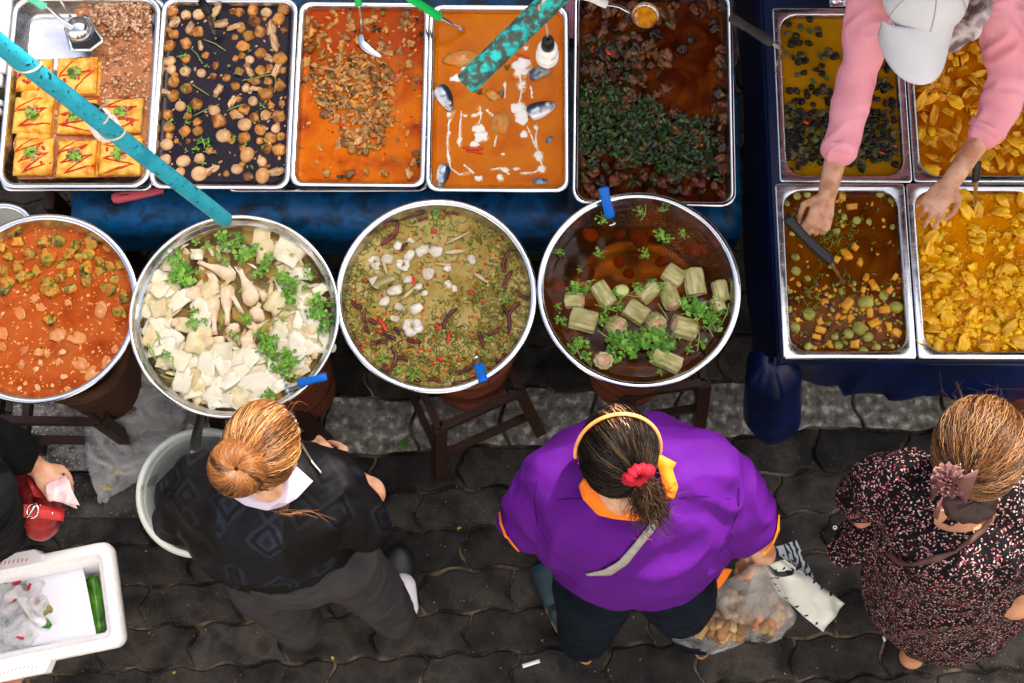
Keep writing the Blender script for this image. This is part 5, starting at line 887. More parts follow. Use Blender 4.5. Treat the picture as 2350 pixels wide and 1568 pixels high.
# ================================================================ surface tools
from mathutils.bvhtree import BVHTree
def bvh(objs):
    vs, fs = [], []
    for o in objs:
        k = len(vs); mw = Matrix()
        vs += [mw @ v.co for v in o.data.vertices]; fs += [tuple(i + k for i in p.vertices) for p in o.data.polygons]
    return BVHTree.FromPolygons(vs, fs)
def on(tree, px, py, off=.003, z=None):
    """the point of a real surface seen at that place of the photograph"""
    o = Vector((0, 0, CH)); d = (S(px, py, 0) - o).normalized(); h = tree.ray_cast(o, d)
    if h[0] is None: return S(px, py, z if z is not None else 1.1)
    n = h[1] if h[1].dot(d) < 0 else -h[1]
    return h[0] + n * off
def band(name, A, B, mat_, parent=None, th=.002, nv=2, rel=None, **k):
    """strip between two polylines of points"""
    n = max(len(A), len(B)); 
    def at(P, u):
        L = len(P) - 1; t = min(L - 1e-6, u * L); i = int(t); return P[i].lerp(P[i + 1], t - i)
    b = MB(); o0 = rel or Vector(); b.sheet(lambda u, v: at(A, u).lerp(at(B, u), v) - o0, n * 4, nv, th); return b.build(name, mat_, parent, **k)
def smooth_path(P, n=24):
    L = len(P) - 1; out = []
    for i in range(n + 1):
        t = i / n * L; k = min(L - 1, int(t)); f = t - k; p0, p1, p2, p3 = P[max(0, k - 1)], P[k], P[k + 1], P[min(L, k + 2)]
        out.append(.5 * ((2 * p1) + (p2 - p0) * f + (2 * p0 - 5 * p1 + 4 * p2 - p3) * f * f + (3 * p1 - p0 - 3 * p2 + p3) * f ** 3))
    return out
# ================================================================ utensils
m_mint = pm('mint_plastic', [(.12, .62, .42)], rough=.35); m_green = pm('green_plastic', [(.0, .48, .08)], rough=.35); m_blueh = pm('blue_plastic', [(.0, .14, .62)], rough=.35)
m_mirror = pm('ladle_steel', [(.62, .63, .65)], rough=.18, metal=1); m_hgrey = pm('grey_handle', [(.03, .03, .028), (.05, .05, .045)], 20, .4)
def utensil(name, label, cat, hp, hr, hm, sp, sr=.0042, flat=.45, head=None):
    """hp, sp: (px, py, z) points of handle and metal shank"""
    c = S(*sp[0]); o = empty(name, c.to_tuple(), label=label, cat=cat); r = lambda P: [S(*p) - c for p in P]
    if hp: b = MB(); q = smooth_path(r(hp), 10); b.tube(q, [hr * (.86 if i in (0, 10) else 1 + .08 * math.sin(i)) for i in range(11)], 12, flat=flat); b.build('handle', hm, o)
    if len(sp) > 1: b = MB(); q = smooth_path(r(sp), 16); b.tube(q, [sr * (1 + .5 * (i > 12)) for i in range(17)], 10, flat=.5); b.build('shank', m_mirror, o)
    if head: head(o, c)
    return o
def dome(px, py, z, R_, H_, up=True, oil=None):
    def f(o, c):
        p = S(px, py, z) - c; b = MB(); n = 36; s_ = 1 if up else -1
        out = [[(p.x + R_ * math.sin(t) * math.cos(a), p.y + R_ * math.sin(t) * math.sin(a), p.z + s_ * H_ * math.cos(t)) for a in [2 * math.pi * j / n for j in range(n)]] for t in [math.pi / 2 * i / 9 for i in range(9, 0, -1)]]
        inn = [[(x - (x - p.x) * .04, y - (y - p.y) * .04, zz - s_ * .0015) for x, y, zz in q] for q in reversed(out)]
        b.loft([list(q) for q in out], (False, True)); b.loft(inn, (True, False)); b.build('ladle_bowl', m_mirror, o)
        if oil: b = MB(); b.ball((p.x, p.y, p.z - H_ * .45), (R_ * .82, R_ * .82, .002), 30, 6); b.build('oil', oil, o)
    return f
def skimmer(o, c):
    P = [S(*p, .818) - c for p in [(147, 66), (196, 33), (205, 38), (240, 92), (238, 98), (210, 119), (165, 120), (160, 116)]]; m = sum(P, Vector()) / len(P)
    b = MB(); b.loft([[m + (p - m) * 1 for p in P], [m + (p - m) * .99 + Vector((0, 0, .004)) for p in P], [m + (p - m) * .82 + Vector((0, 0, .004)) for p in P], [m + (p - m) * .78 + Vector((0, 0, -.003)) for p in P]], (True, False)); b.build('skimmer_edge', m_mirror, o)
    b = MB(); b.loft([[m + (p - m) * .80 + Vector((0, 0, -.006)) for p in P], [m + (p - m) * .79 + Vector((0, 0, -.002)) for p in P]]); b.build('skimmer_plate', pm('oily_dark_plate', [(.05, .035, .05), (.16, .12, .14)], 40, .2, .6), o)
utensil('skimmer', 'flat edged steel skimmer lying under the round ladle in the omelette tray', 'skimmer', None, 0, None, [(134, -8, .90), (150, 20, .87), (164, 42, .835), (176, 60, .828)], .0035, head=skimmer)
utensil('ladle', 'steel ladle turned face down with mint green handle', 'ladle', [(64, -8, .93), (84, 6, .91), (105, 17, .90)], .011, m_mint, [(104, 15, .90), (122, 28, .88), (146, 50, .86), (168, 66, .85)], .006, head=dome(180, 67, .828, .037, .028))
utensil('ladle', 'ladle with black handle dipping into the dark mushroom broth', 'ladle', [(450, -14, .93), (464, 6, .89), (481, 34, .86)], .0125, m_blk, [(480, 32, .86), (485, 55, .82), (492, 82, .775)], .0062)
def spoon3(o, c):
    P = [S(829, 78, .80) - c, S(833, 98, .79) - c, S(850, 116, .785) - c, S(876, 131, .782) - c]; b = MB(); q = smooth_path(P, 14); b.tube(q, [.003 + .011 * math.sin(math.pi * min(1, i / 14 * .95 + .05)) for i in range(15)], 12, flat=.25); b.build('ladle_bowl', m_mirror, o)
utensil('ladle', 'thin steel ladle with bright green handle in the shredded meat curry', 'ladle', [(818, -14, .9), (821, 0, .89), (824, 14, .88)], .010, m_green, [(824, 14, .88), (828, 40, .85), (829, 60, .83), (829, 80, .80)], .003, head=spoon3)
utensil('ladle', 'ladle with bright green handle leaning into the fish curry', 'ladle', [(934, -8, .90), (970, 14, .88), (1013, 43, .86)], .0125, m_green, [(1012, 42, .86), (1035, 54, .83), (1064, 69, .785)], .0065)
utensil('spoon', 'round serving spoon holding amber oil over the dark meat', 'spoon', [(1325, -14, .93), (1360, -3, .92), (1394, 11, .91)], .013, m_white, [(1392, 11, .91), (1418, 15, .90), (1440, 26, .89), (1455, 36, .875)], .0052, head=dome(1481, 36, .895, .042, .022, False, pm('amber_oil', [(.62, .16, .006), (.75, .34, .02), (.4, .08, .004)], 30, .08, coat=.5)))
utensil('ladle', 'ladle with dark grey handle bridging the gap to the snail pan', 'ladle', [(1676, 40, .96), (1720, 66, .92), (1772, 99, .88)], .0155, m_hgrey, [(1770, 98, .88), (1795, 114, .84), (1820, 132, .782)], .0068)
utensil('ladle', 'ladle with black handle standing upright in the chicken curry pan', 'ladle', [(2242, 372, .95), (2241, 392, .93), (2240, 416, .90)], .0125, m_blk, [(2240, 414, .90), (2238, 445, .85), (2236, 478, .785)], .0068)
utensil('ladle', 'ladle with black handle gripped by the vendor over brown curry', 'ladle', [(1804, 498, 1.02), (1850, 548, .975), (1909, 601, .93)], .0145, m_blk, [(1905, 597, .93), (1920, 622, .87), (1938, 650, .785)], .0078)
utensil('ladle', 'short blue ladle handle hooked on the clear soup basin', 'ladle', [(750, 864, .93), (718, 872, .925), (684, 880, .905)], .0105, m_blueh, [(686, 880, .905), (672, 886, .88), (655, 894, .86)], .010)
utensil('ladle', 'short blue ladle handle hooked on the herb soup basin', 'ladle', [(1110, 876, .905), (1105, 860, .90), (1098, 836, .885)], .0125, m_blueh, [(1099, 838, .885), (1096, 828, .86), (1093, 820, .85)], .008)
utensil('ladle', 'blue ladle handle hooked over the back rim of the gourd soup', 'ladle', [(1385, 430, .955), (1391, 460, .935), (1402, 500, .90)], .0135, m_blueh, [(1401, 498, .90), (1404, 508, .88), (1406, 516, .868)], .008)
# pink cleaver handle sticking out from under the trays
m_pinkp = pm('pink_plastic', [(.80, .13, .17)], rough=.35)
c = S(315, 447, .722); o = empty('knife', c.to_tuple(), math.atan2(18, 120), label='pink plastic knife handle sticking out beneath the trays', cat='knife')
b = MB(); b.loft([[(x * k, y * k2, z) for x, y in [(-.072, -.004), (-.068, -.014), (-.055, -.018), (.0, -.014), (.074, -.007), (.074, .011), (-.06, .014), (-.071, .008)]] for k, k2, z in ((.97, .9, -.008), (1, 1, -.004), (1, 1, .004), (.97, .88, .008))]); b.build('handle', m_pinkp, o)
b = MB(); b.box((-.035, .001, .0082), (.012, .0012, .0008)); b.build('slot', m_blk, o); b = MB(); b.box((.03, .017, .0), (.03, .008, .005), bev=.002); b.build('blade_guard', m_blk, o)
# white foam lid and board stack at the left edge, striped cloth, foil pack
m_foam = pm('white_foam', [(.80, .81, .82), (.86, .86, .87)], 60, .6, bump=.25, bscale=220, bdist=.001)
for i, (x0, y0, x1, y1, z, lb) in enumerate([(-160, -60, 14, 168, .80, 'white foam board at the photo edge beside the omelette tray'), (-160, 172, 6, 198, .79, 'narrow white board below the foam board at the edge'), (-160, 232, 8, 242, .77, 'thin white slat, upper of two by the omelette tray'), (-160, 252, 6, 262, .76, 'thin white slat, lower of two by the omelette tray')]):
    a, e = S(x0, y0, z), S(x1, y1, z); b = MB(); b.box((0, 0, 0), ((e.x - a.x) / 2, (a.y - e.y) / 2, .012), bev=.003); o = b.build('foam_board', m_foam, label=lb, cat='board'); o.location = (a + e) / 2
m_strip = pm('pink_striped_cloth', [(.5, .10, .2)], rough=.8)
nt = m_strip.node_tree; wv = N(nt, 'ShaderNodeTexWave', Scale=70, Distortion=.3); tc = N(nt, 'ShaderNodeTexCoord'); nt.links.new(tc.outputs['Object'], wv.inputs['Vector']); nt.links.new(ramp(nt, wv.outputs[0], [(.28, .03, .09), (.68, .36, .44)], .4, .6), nt.nodes['Principled BSDF'].inputs['Base Color'])
a, e = S(1296, -30, .75), S(1336, 90, .75); b = MB(); b.sheet(lambda u, v: ((u - .5) * (e.x - a.x), (v - .5) * (e.y - a.y), .004 * math.sin(v * 9)), 8, 12, .002); o = b.build('cloth', m_strip, label='pink striped cloth between the fish curry and dark meat trays', cat='cloth'); o.location = (a + e) / 2
b = MB(); a = S(1938, -4, .79); b.sheet(lambda u, v: ((u - .5) * .085, (v - .5) * .05, .012 * noise.noise(Vector((u * 6, v * 4, 1)))), 20, 10, .002); o = b.build('foil_pouch', pm('silver_foil', [(.7, .7, .7)], rough=.25, metal=1, bump=.6, bscale=60), label='crumpled silver pouch at the top edge above the snail pan', cat='pouch'); o.location = a
# ================================================================ clear bag of bamboo scraps
m_film = clear_film('clear_plastic_film', (.93, .94, .96), .50, .08, (.60, .62, .64))
def hang(name, label, spine, mat_, seed=0, cat='bag', amp=.012):
    """spine: (px, py, z, half width, half thickness)"""
    c = S(*spine[0][:3]); P = smooth_path([S(*s[:3]) - c for s in spine], 26); b = MB(); rings = []
    L = len(spine) - 1
    for i, p in enumerate(P):
        t = i / 26 * L; k = min(L - 1, int(t)); f = t - k; w_ = spine[k][3] * (1 - f) + spine[k + 1][3] * f; h = spine[k][4] * (1 - f) + spine[k + 1][4] * f
        ring = []
        for j in range(40):
            a = 2 * math.pi * j / 40; q = 1 + (.15 * math.sin(a * 5 + i * .18 + seed) + .06 * math.sin(a * 13 - i * .13)) * min(1, i / 8); nn = noise.noise(Vector((a * 1.8, i * .16, seed)))
            ring.append(p + Vector((math.cos(a) * w_ * q + amp * nn, math.sin(a) * h * .6 * q, math.sin(a) * h * q * .6 + amp * nn)))
        rings.append(ring)
    b.loft(rings, (False, False)); o = b.build(name, mat_, label=label, cat=cat); o.location = c; return o
hang('plastic_bag', 'clear plastic bag of bamboo scraps hanging beside the brown stove', [(330, 800, .60, .10, .03), (318, 900, .45, .135, .04), (310, 985, .30, .13, .05), (275, 1075, .16, .085, .04), (240, 1135, .06, .022, .015), (236, 1158, .03, .010, .008)], m_film, 2)
bits('bamboo_scraps', [(x, y, .0) for x, y in [(226, 985), (236, 975), (224, 1005), (228, 1025), (232, 1040), (240, 955), (245, 930), (238, 940), (225, 1060), (240, 1115), (232, 1112), (262, 1070), (275, 1050), (285, 1020), (262, 1085), (300, 985), (290, 1045)]], .16, [pm('pale_bamboo_scrap', [(.55, .45, .18), (.72, .64, .32)], 20, .4), m_bb[1]], 'pale yellow bamboo scraps inside the clear hanging bag', 'scraps', (.006, .013), 17, .3, .3, .02, long=1.5)
# ================================================================ bucket with bowl and ladle
m_buck = pm('pale_green_bucket', [(.56, .62, .58), (.64, .70, .66)], 4, .32, bump=.06, speck=((.30, .36, .30), 16, .66))
c = S(460, 1128, .64); o = empty('bucket', (c.x, c.y, 0), label='pale green plastic bucket behind the shopper in black', cat='bucket'); rr0 = .178
def ringf(q, z, n=64): return [(q * math.cos(2 * math.pi * i / n), q * math.sin(2 * math.pi * i / n), z) for i in range(n)]
b = MB(); b.loft([ringf(rr0 - .012, 0.0), ringf(rr0 - .004, .008), ringf(rr0 - .010, .58), ringf(rr0 - .012, .635), ringf(rr0 - .016, .58), ringf(rr0 - .018, .03), ringf(rr0 - .03, .024)], (True, True)); b.build('body', m_buck, o)
b = MB(); b.loft([ringf(rr0 - .013, .605), ringf(rr0, .602), ringf(rr0 + .002, .625), ringf(rr0 - .002, .640), ringf(rr0 - .012, .643), ringf(rr0 - .0155, .635), ringf(rr0 - .0155, .61)], (False, False)); b.build('rim', m_buck, o)
c2 = S(474, 1150, .60); b = MB(); b.loft([[(c2.x + x, c2.y + y, z) for x, y, z in ringf(q, zz)] for q, zz in ((.08, .49), (.115, .53), (.126, .60), (.132, .604), (.132, .608), (.124, .607), (.108, .535), (.07, .505))]); b.build('mixing_bowl', m_buck, label='grey green mixing bowl standing inside the plastic bucket', cat='bowl')
utensil('ladle', 'ladle with faceted black handle leaning in the plastic bucket', 'ladle', [(466, 952, .84), (455, 985, .78), (446, 1032, .70)], .0155, m_blk, [(447, 1028, .70), (440, 1052, .66), (430, 1085, .61)], .010)
# ================================================================ foam box
c = S(252, 1238, .66); e = S(284, 1482, .66); uy = (c - e).normalized(); ux = Vector((uy.y, -uy.x, 0)); W_, H_ = .46, (c - e).length
cc = (c + e) / 2 - ux * W_ / 2; rz = math.atan2(ux.y, ux.x); fb = empty('foam_box', (cc.x, cc.y, .66), rz, label='white foam cooler box holding paper and bagged greens', cat='box')
def rg(d, z, r): return [(x, y, z) for x, y in rr(W_ / 2 - d, H_ / 2 - d, max(.003, r), 8)]
b = MB(); b.loft([rg(.075, -.21, .02), rg(.068, -.206, .02), rg(.020, -.065, .025), rg(.002, -.060, .03), rg(0, -.03, .03), rg(.003, -.003, .03), rg(.009, 0, .03), rg(.026, -.0005, .022), rg(.030, -.004, .02), rg(.031, -.022, .02), rg(.041, -.026, .014), rg(.045, -.03, .014), rg(.062, -.17, .012), rg(.07, -.175, .01)]); b.build('body', m_foam, fb)
for sy, x0, x1, dy in ((1, -.26, .052, .018), (-1, -.24, .040, .034)):
    b = MB(); xm, hx = (x0 + x1) / 2 + .0, (x1 - x0) / 2
    b.loft([[(xm + x * k, sy * (H_ / 2 - .006) + y * 1.0, z) for x, y in [(-hx, 0), (-hx + .02, sy * dy), (hx - .02, sy * dy), (hx, 0), (hx, -sy * .02), (-hx, -sy * .02)]] for z, k in ((-.05, .96), (-.046, 1), (.004, 1), (.008, .97))]); b.build('grip', m_foam, fb, smooth=False)
m_redi = pm('red_ink', [(.62, .03, .03)], rough=.7)
b = MB()
for i in range(9):
    b.box((-.085 + i * .0115, H_ / 2 - .010 + .002 * math.sin(i * .5), .0085), (.0050, .0011, .0004), 1.0)
for i in range(10):
    b.box((-.095 + i * .0105, -H_ / 2 - .012 + .008 * math.sin(math.pi * i / 9), .0085), (.0042, .0011, .0004), .9)
b.build('red_lettering', m_redi, fb, smooth=False)
b = MB(); b.box((-.030, -H_ / 2 - .0355, -.015), (.020, .0004, .006)); b.box((-.040, -H_ / 2 - .036, -.012), (.005, .0004, .004)); b.build('print', pm('blue_print', [(.03, .06, .35), (.08, .2, .1)], 60), fb)
Pp = [S(60, 1330, .57), S(190, 1298, .585), S(221, 1461, .575), (S(72, 1484, .56))]
b = MB(); b.sheet(lambda u, v: (Pp[0].lerp(Pp[1], u)).lerp(Pp[3].lerp(Pp[2], u), v) - Pp[0] + Vector((0, 0, .006 * math.sin(u * 3 + v))), 14, 14, .0015); o = b.build('paper_sheet', pm('white_paper', [(.78, .79, .86)], rough=.8), label='blank white paper sheet lying in the foam box', cat='paper'); o.location = Pp[0]
m_cuc = pm('green_wrapped_veg', [(.02, .10, .006), (.06, .24, .015), (.12, .36, .02)], 18, .22, coat=.5, dist=1)
b = MB(); P = [S(x, y, .52) for x, y in [(209, 1322), (216, 1350), (222, 1390), (226, 1425), (229, 1452)]]; b.tube([p - P[0] for p in smooth_path(P, 16)], [.008] + [.019 + .001 * math.sin(i) for i in range(15)] + [.010], 16); o = b.build('green_gourd', m_cuc, label='long glossy green vegetable along the box wall beside the paper', cat='vegetable'); o.location = P[0]
m_wf = clear_film('white_bag_film', (.9, .9, .9), .62, .25, (.78, .78, .78))
b = MB(); 
for x, y, z, r_ in [(20, 1400, .52, (.075, .085, .05)), (60, 1440, .54, (.07, .06, .05)), (85, 1395, .56, (.045, .05, .03)), (5, 1350, .55, (.05, .06, .04)), (-40, 1400, .52, (.07, .1, .05))]: b.ball(S(x, y, z), r_, 20, 12)
for p, q in [((40, 1345, .60), (75, 1420, .60)), ((75, 1420, .60), (125, 1435, .56)), ((45, 1350, .61), (0, 1400, .57)), ((60, 1370, .60), (110, 1330, .565))]: b.tube([S(*p), (S(*p) + S(*q)) / 2 + Vector((0, 0, .01)), S(*q)], [.008, .014, .006], 10)
o = b.blob('plastic_bag', m_wf, .006, 3, None, lambda v: .010 * abs(noise.noise(Vector((v.x * 22, v.y * 14, v.z * 9)))) + .004 * noise.noise(v * 60), label='knotted white plastic bag of vegetables inside the foam box', cat='bag')
bits('bagged_vegetables', [(15, 1345), (28, 1375), (35, 1335), (65, 1405), (72, 1412), (60, 1390), (85, 1380), (105, 1400), (18, 1430), (45, 1460), (70, 1350), (110, 1395), (100, 1430)], .575, [pm('red_veg', [(.5, .03, .06)], rough=.4), pm('olive_veg', [(.16, .18, .03), (.4, .3, .1)], 20, .4), m_cuc], 'red and olive vegetables showing through the white bag', 'vegetables', (.008, .016), 23, .3, .6, .004, long=1.4)
# ================================================================ litter
m_b_str = pm('dry_yellow_leaf', [(.45, .34, .05), (.3, .2, .05)], 40, .7)
b = MB(); r = random.Random(3); leaf(b, (0, 0, 0), 2.2, .030, .020, .3, 0, 3, r); leaf(b, (-.028, -.006, 0), .3, .018, .010, .3, 0, 1, r); o = b.build('fallen_leaf', [m_cor[0]], label='green leaf scrap on the pale kerb stones', cat='leaf'); o.location = S(932, 1026, .01)
for px, py, w_, h_, a, lb in [(1219, 1523, .028, .006, .3, 'white paper strip on the dark pavers'), (2029, 1466, .004, .008, .4, 'tiny white paper scrap by the patterned dress'), (1916, 1211, .005, .005, 0, 'small white washer shaped litter beside the patterned dress')]:
    b = MB(); 
    if w_ == .005: b.tube([(.005 * math.cos(q), .005 * math.sin(q), 0) for q in [2 * math.pi * i / 16 for i in range(17)]], .002, 6)
    else: b.sheet(lambda u, v: ((u - .5) * 2 * w_, (v - .5) * 2 * h_, .003 * math.sin(u * 3)), 6, 2, .001)
    o = b.build('paper_scrap', m_white, label=lb, cat='litter'); o.location = S(px, py, .012); o.rotation_euler.z = a
for px, py, kx, ky, lb in [(1048, 1215, .010, .004, 'thin yellow straw scrap on the pavers between the two front shoppers'), (2260, 1512, .012, .003, 'yellow straw scrap on the pavers below the patterned dress'), (395, 1546, .007, .004, 'small yellow leaf scrap near the foam box'), (420, 1132, .006, .004, 'tiny olive leaf scrap beside the bucket'), (760, 1512, .006, .006, 'brown leaf crumb by the heel of the grey trousers')]:
    b = MB(); leaf(b, (0, 0, 0), .4, kx * 1.6, ky * 1.6, .3, 0, 1, rnd); o = b.build('leaf_scrap', [m_b_str], label=lb, cat='litter'); o.location = S(px, py, .012)
r = random.Random(77); b = MB()
for i in range(240):
    px, py = r.uniform(-20, 2370), r.uniform(1050, 1580); q = r.uniform(.0008, .0024); b.ball(S(px, py, .004), (q * r.uniform(1, 2), q, q * .5), 6, 4, Matrix.Rotation(r.uniform(0, 6), 3, 'Z'))
b.build('grit', pm('pale_grit', [(.12, .1, .08), (.4, .36, .3)], 200, .9), label='pale grit specks strewn over the dark pavers', cat='grit', kind='stuff')
# ================================================================ people
m_skin_ = pm('skin', [(.44, .19, .10), (.58, .31, .19), (.64, .38, .25)], 26, .45, bump=.15, bscale=120, bdist=.001, sss=.1)
m_skin2 = pm('tanned_skin', [(.42, .19, .09), (.52, .26, .14)], 14, .45, bump=.15, bscale=120, bdist=.001, sss=.1)
m_hairs = {'ginger': [pm('ginger_hair_%d' % i, [c_], rough=.42, spec=.3) for i, c_ in enumerate(((.19, .068, .017), (.32, .125, .035), (.03, .012, .006), (.52, .26, .09)))],
           'black': [pm('black_hair_%d' % i, [c_], rough=.40, spec=.10) for i, c_ in enumerate(((.004, .003, .003), (.010, .007, .005), (.06, .038, .02), (.006, .004, .0035)))],
           'brown': [pm('brown_hair_%d' % i, [c_], rough=.42, spec=.3) for i, c_ in enumerate(((.03, .012, .006), (.11, .042, .015), (.26, .11, .035), (.42, .22, .09)))]}
def orth(d, up):
    d = Vector(d).normalized(); up = (Vector(up) - d * Vector(up).dot(d)).normalized(); return d, up, d.cross(up)
def hand(b, w_, d, up, side=1, curl=(.5, .55, .6, .65), s=1.0, thumb=.6, spread=.10):
    d, up, lat = orth(d, up); lat = lat * side; w_ = Vector(w_)
    def el(c, rx, ry, n=14): return [c + lat * (rx * math.cos(a)) + up * (ry * math.sin(a)) for a in [2 * math.pi * j / n for j in range(n)]]
    b.loft([el(w_ - d * .02 * s, .026 * s, .020 * s), el(w_ + d * .01 * s, .027 * s, .019 * s), el(w_ + d * .045 * s, .037 * s, .016 * s), el(w_ + d * .085 * s, .040 * s, .013 * s), el(w_ + d * .10 * s, .034 * s, .010 * s)])
    for i, (off, L) in enumerate(((.030, .070), (.010, .079), (-.010, .074), (-.029, .058))):
        p = w_ + d * (.085 - .004 * abs(i - 1)) * s + lat * off * s; a = 0; P = [p]; rad = [.0092 * s]; dd = (d + lat * (spread * (1.5 - i) / 1.5)).normalized()
        for k, fr_ in enumerate((.45, .32, .23)):
            a += curl[i] * (.7, 1.2, .8)[k]; P.append(P[-1] + (dd * math.cos(a) - up * math.sin(a)) * L * fr_ * s); rad.append((.0086, .0078, .0062)[k] * s)
        b.limb(P, rad, 12)
    p = w_ + d * .02 * s + lat * .022 * s; t1 = p + (d * .55 + lat * .6 - up * thumb * .4).normalized() * .042 * s; t2 = t1 + (d * .8 + lat * (.25 - thumb * .5) - up * thumb * .6).normalized() * .030 * s; t3 = t2 + (d * .8 - lat * thumb * .5 - up * thumb * .5).normalized() * .024 * s
    b.limb([p, t1, t2, t3], [.013 * s, .0105 * s, .009 * s, .0075 * s], 12)
def head(b, c, F, U, r=(.075, .095, .115)):
    """F: facing direction, U: crown direction"""
    F, U, Rt = orth(F, U); M = Matrix((Rt, F, U)).transposed(); c = Vector(c)
    def fn(p):
        q = Vector(p); t = q.z / r[2]
        if t < 0: q.x *= 1 + .28 * t; q.y = q.y * (1 + .10 * t) + .012 * -t
        return q
    b.ball(c, r, 24, 16, M, fn)
    L = lambda x, y, z: c + M @ Vector((x, y, z))
    b.tube([L(0, r[1] * .93, .022), L(0, r[1] * 1.05, -.005), L(0, r[1] * 1.14, -.022), L(0, r[1] * .98, -.032)], [.007, .009, .013, .009], 10)
    for s in (-1, 1):
        b.ball(L(s * r[0] * 1.0, -.005, -.012), (.008, .018, .030), 12, 8, M); b.ball(L(s * .034, r[1] * .82, -.03), (.022, .016, .02), 12, 8, M)
    b.ball(L(0, r[1] * .93, -.060), (.024, .012, .012), 12, 8, M); b.ball(L(0, r[1] * .86, -.095), (.022, .018, .016), 12, 8, M); b.ball(L(0, r[1] * .8, .02), (.05, .018, .014), 12, 8, M)
    return M
def face(parent, c, F, U, r=(.075, .095, .115), o0=Vector()):
    F, U, Rt = orth(F, U); M = Matrix((Rt, F, U)).transposed(); L = lambda x, y, z: Vector(c) - o0 + M @ Vector((x, y, z))
    for s in (-1, 1):
        b = MB(); b.ball(L(s * .030, r[1] * .90, .002), (.013, .010, .007), 12, 8, M); b.build('eye', m_eye, parent); b = MB(); b.ball(L(s * .030, r[1] * .90 + .008, .002), (.005, .004, .005), 10, 6, M); b.build('iris', m_pup, parent)
        b = MB(); b.tube([L(s * .014, r[1] * .98, .020), L(s * .03, r[1] * .97, .025), L(s * .046, r[1] * .86, .019)], .003, 6); b.build('eyebrow', m_hairs['black'][0], parent)
    b = MB(); b.tube([L(-.022, r[1] * .96, -.060), L(0, r[1] * 1.06, -.058), L(.022, r[1] * .96, -.060)], [.003, .006, .003], 8); b.build('lips', pm('lips', [(.45, .12, .10)], rough=.4), parent)
def ss(u, v, t):
    a = u.angle(v, 0); return (u * math.sin((1 - t) * a) + v * math.sin(t * a)) / math.sin(a) if a > 1e-3 else u
def strands(name, lists, mats, parent, rad=.00058, o0=Vector()):
    cu = bpy.data.curves.new(name, 'CURVE'); cu.dimensions = '3D'; cu.bevel_depth = rad; cu.bevel_resolution = 0; cu.use_fill_caps = False
    for m in mats: cu.materials.append(m)
    for i, P in enumerate(lists):
        s = cu.splines.new('POLY'); s.points.add(len(P) - 1)
        for k, p in enumerate(P): s.points[k].co = (*(p - o0), 1); s.points[k].radius = 1 - .75 * (k / (len(P) - 1)) ** 3
        s.material_index = (int(3.99 * min(.999, max(0, .5 + 1.1 * noise.noise(Vector(P[len(P) // 2]) * 46)))) if random.Random(i).random() < .7 else random.Random(i).randrange(4)) % len(mats); s.use_smooth = True
    dg = None; tmp = link('tmp', cu); dg = bpy.context.evaluated_depsgraph_get(); me = bpy.data.meshes.new_from_object(tmp.evaluated_get(dg)); bpy.data.objects.remove(tmp); me.name = name
    return link(name, me, parent)
def scalp(c, M, r, T, n, seed, hairline=-.05, lift=.006, messy=.004, fwd=.35):
    """strands combed over the scalp from the hairline to the tie T (unit, local)"""
    R_ = random.Random(seed); out = []; T = T.normalized(); S0 = []
    def P3(u, k): return Vector(c) + M @ Vector((u.x * r[0] * k, u.y * r[1] * k, u.z * r[2] * k))
    while len(out) < n:
        u = Vector((R_.gauss(0, 1), R_.gauss(0, 1), R_.gauss(0, 1))).normalized()
        if u.z < hairline + fwd * max(0, u.y) or (u.y > .85): continue
        o = hashv(R_.randrange(20)); o2 = hashv(R_.randrange(5000)); k0 = 1.03 + R_.random() * lift * 8; path = []
        for i in range(11):
            t = i / 10; v = ss(u, T, t); v = (v + Vector([noise.noise(v * 2.2 + o), noise.noise(v * 2.2 + o * 2), 0]) * .10 * math.sin(math.pi * t) + Vector([noise.noise(v * 5 + o2), noise.noise(v * 5 - o2), noise.noise(v * 4 + o2 * 2)]) * messy * 9 * math.sin(math.pi * min(1, t + .1))).normalized()
            path.append(P3(v, k0 + .03 * math.sin(math.pi * t)))
        out.append(path)
    return out
def bun_strands(c, r, M, n, seed, tw=2.2, messy=.06, bl=0):
    R_ = random.Random(seed); out = []
    for i in range(n):
        a0 = R_.uniform(0, 6.28); k0 = 1 + R_.random() * .08; o = hashv(i); P = []
        for j in range(14):
            t = j / 13; th = .08 + t * 1.95; a = a0 + tw * t + messy * 3 * noise.noise(Vector((t * 3, i * .37, 0))); dip = 1 - .35 * math.exp(-(th / .30) ** 2)
            P.append(Vector(c) + M @ Vector((r[0] * math.sin(th) * math.cos(a) * k0, r[1] * math.sin(th) * math.sin(a) * k0, r[2] * math.cos(th) * dip * k0)))
        out.append(P)
    return out
def cap_mesh(c, M, r, mats, parent, k=1.03, hairline=-.15, o0=Vector(), fwd=.35):
    b = MB(); b.ball((0, 0, 0), 1.0, 40, 24)
    v2, keep = [], {}
    me = b.mesh('scalp', mats); import bmesh
    bm = bmesh.new(); bm.from_mesh(me); dele = [v for v in bm.verts if v.co.z < hairline + fwd * max(0, v.co.y) or v.co.y > .88]; bmesh.ops.delete(bm, geom=dele, context='VERTS')
    for v in bm.verts: v.co = Vector(c) - o0 + M @ Vector((v.co.x * r[0] * k, v.co.y * r[1] * k, v.co.z * r[2] * k))
    bm.to_mesh(me); bm.free(); me.polygons.foreach_set('use_smooth', [True] * len(me.polygons)); return link('scalp', me, parent)
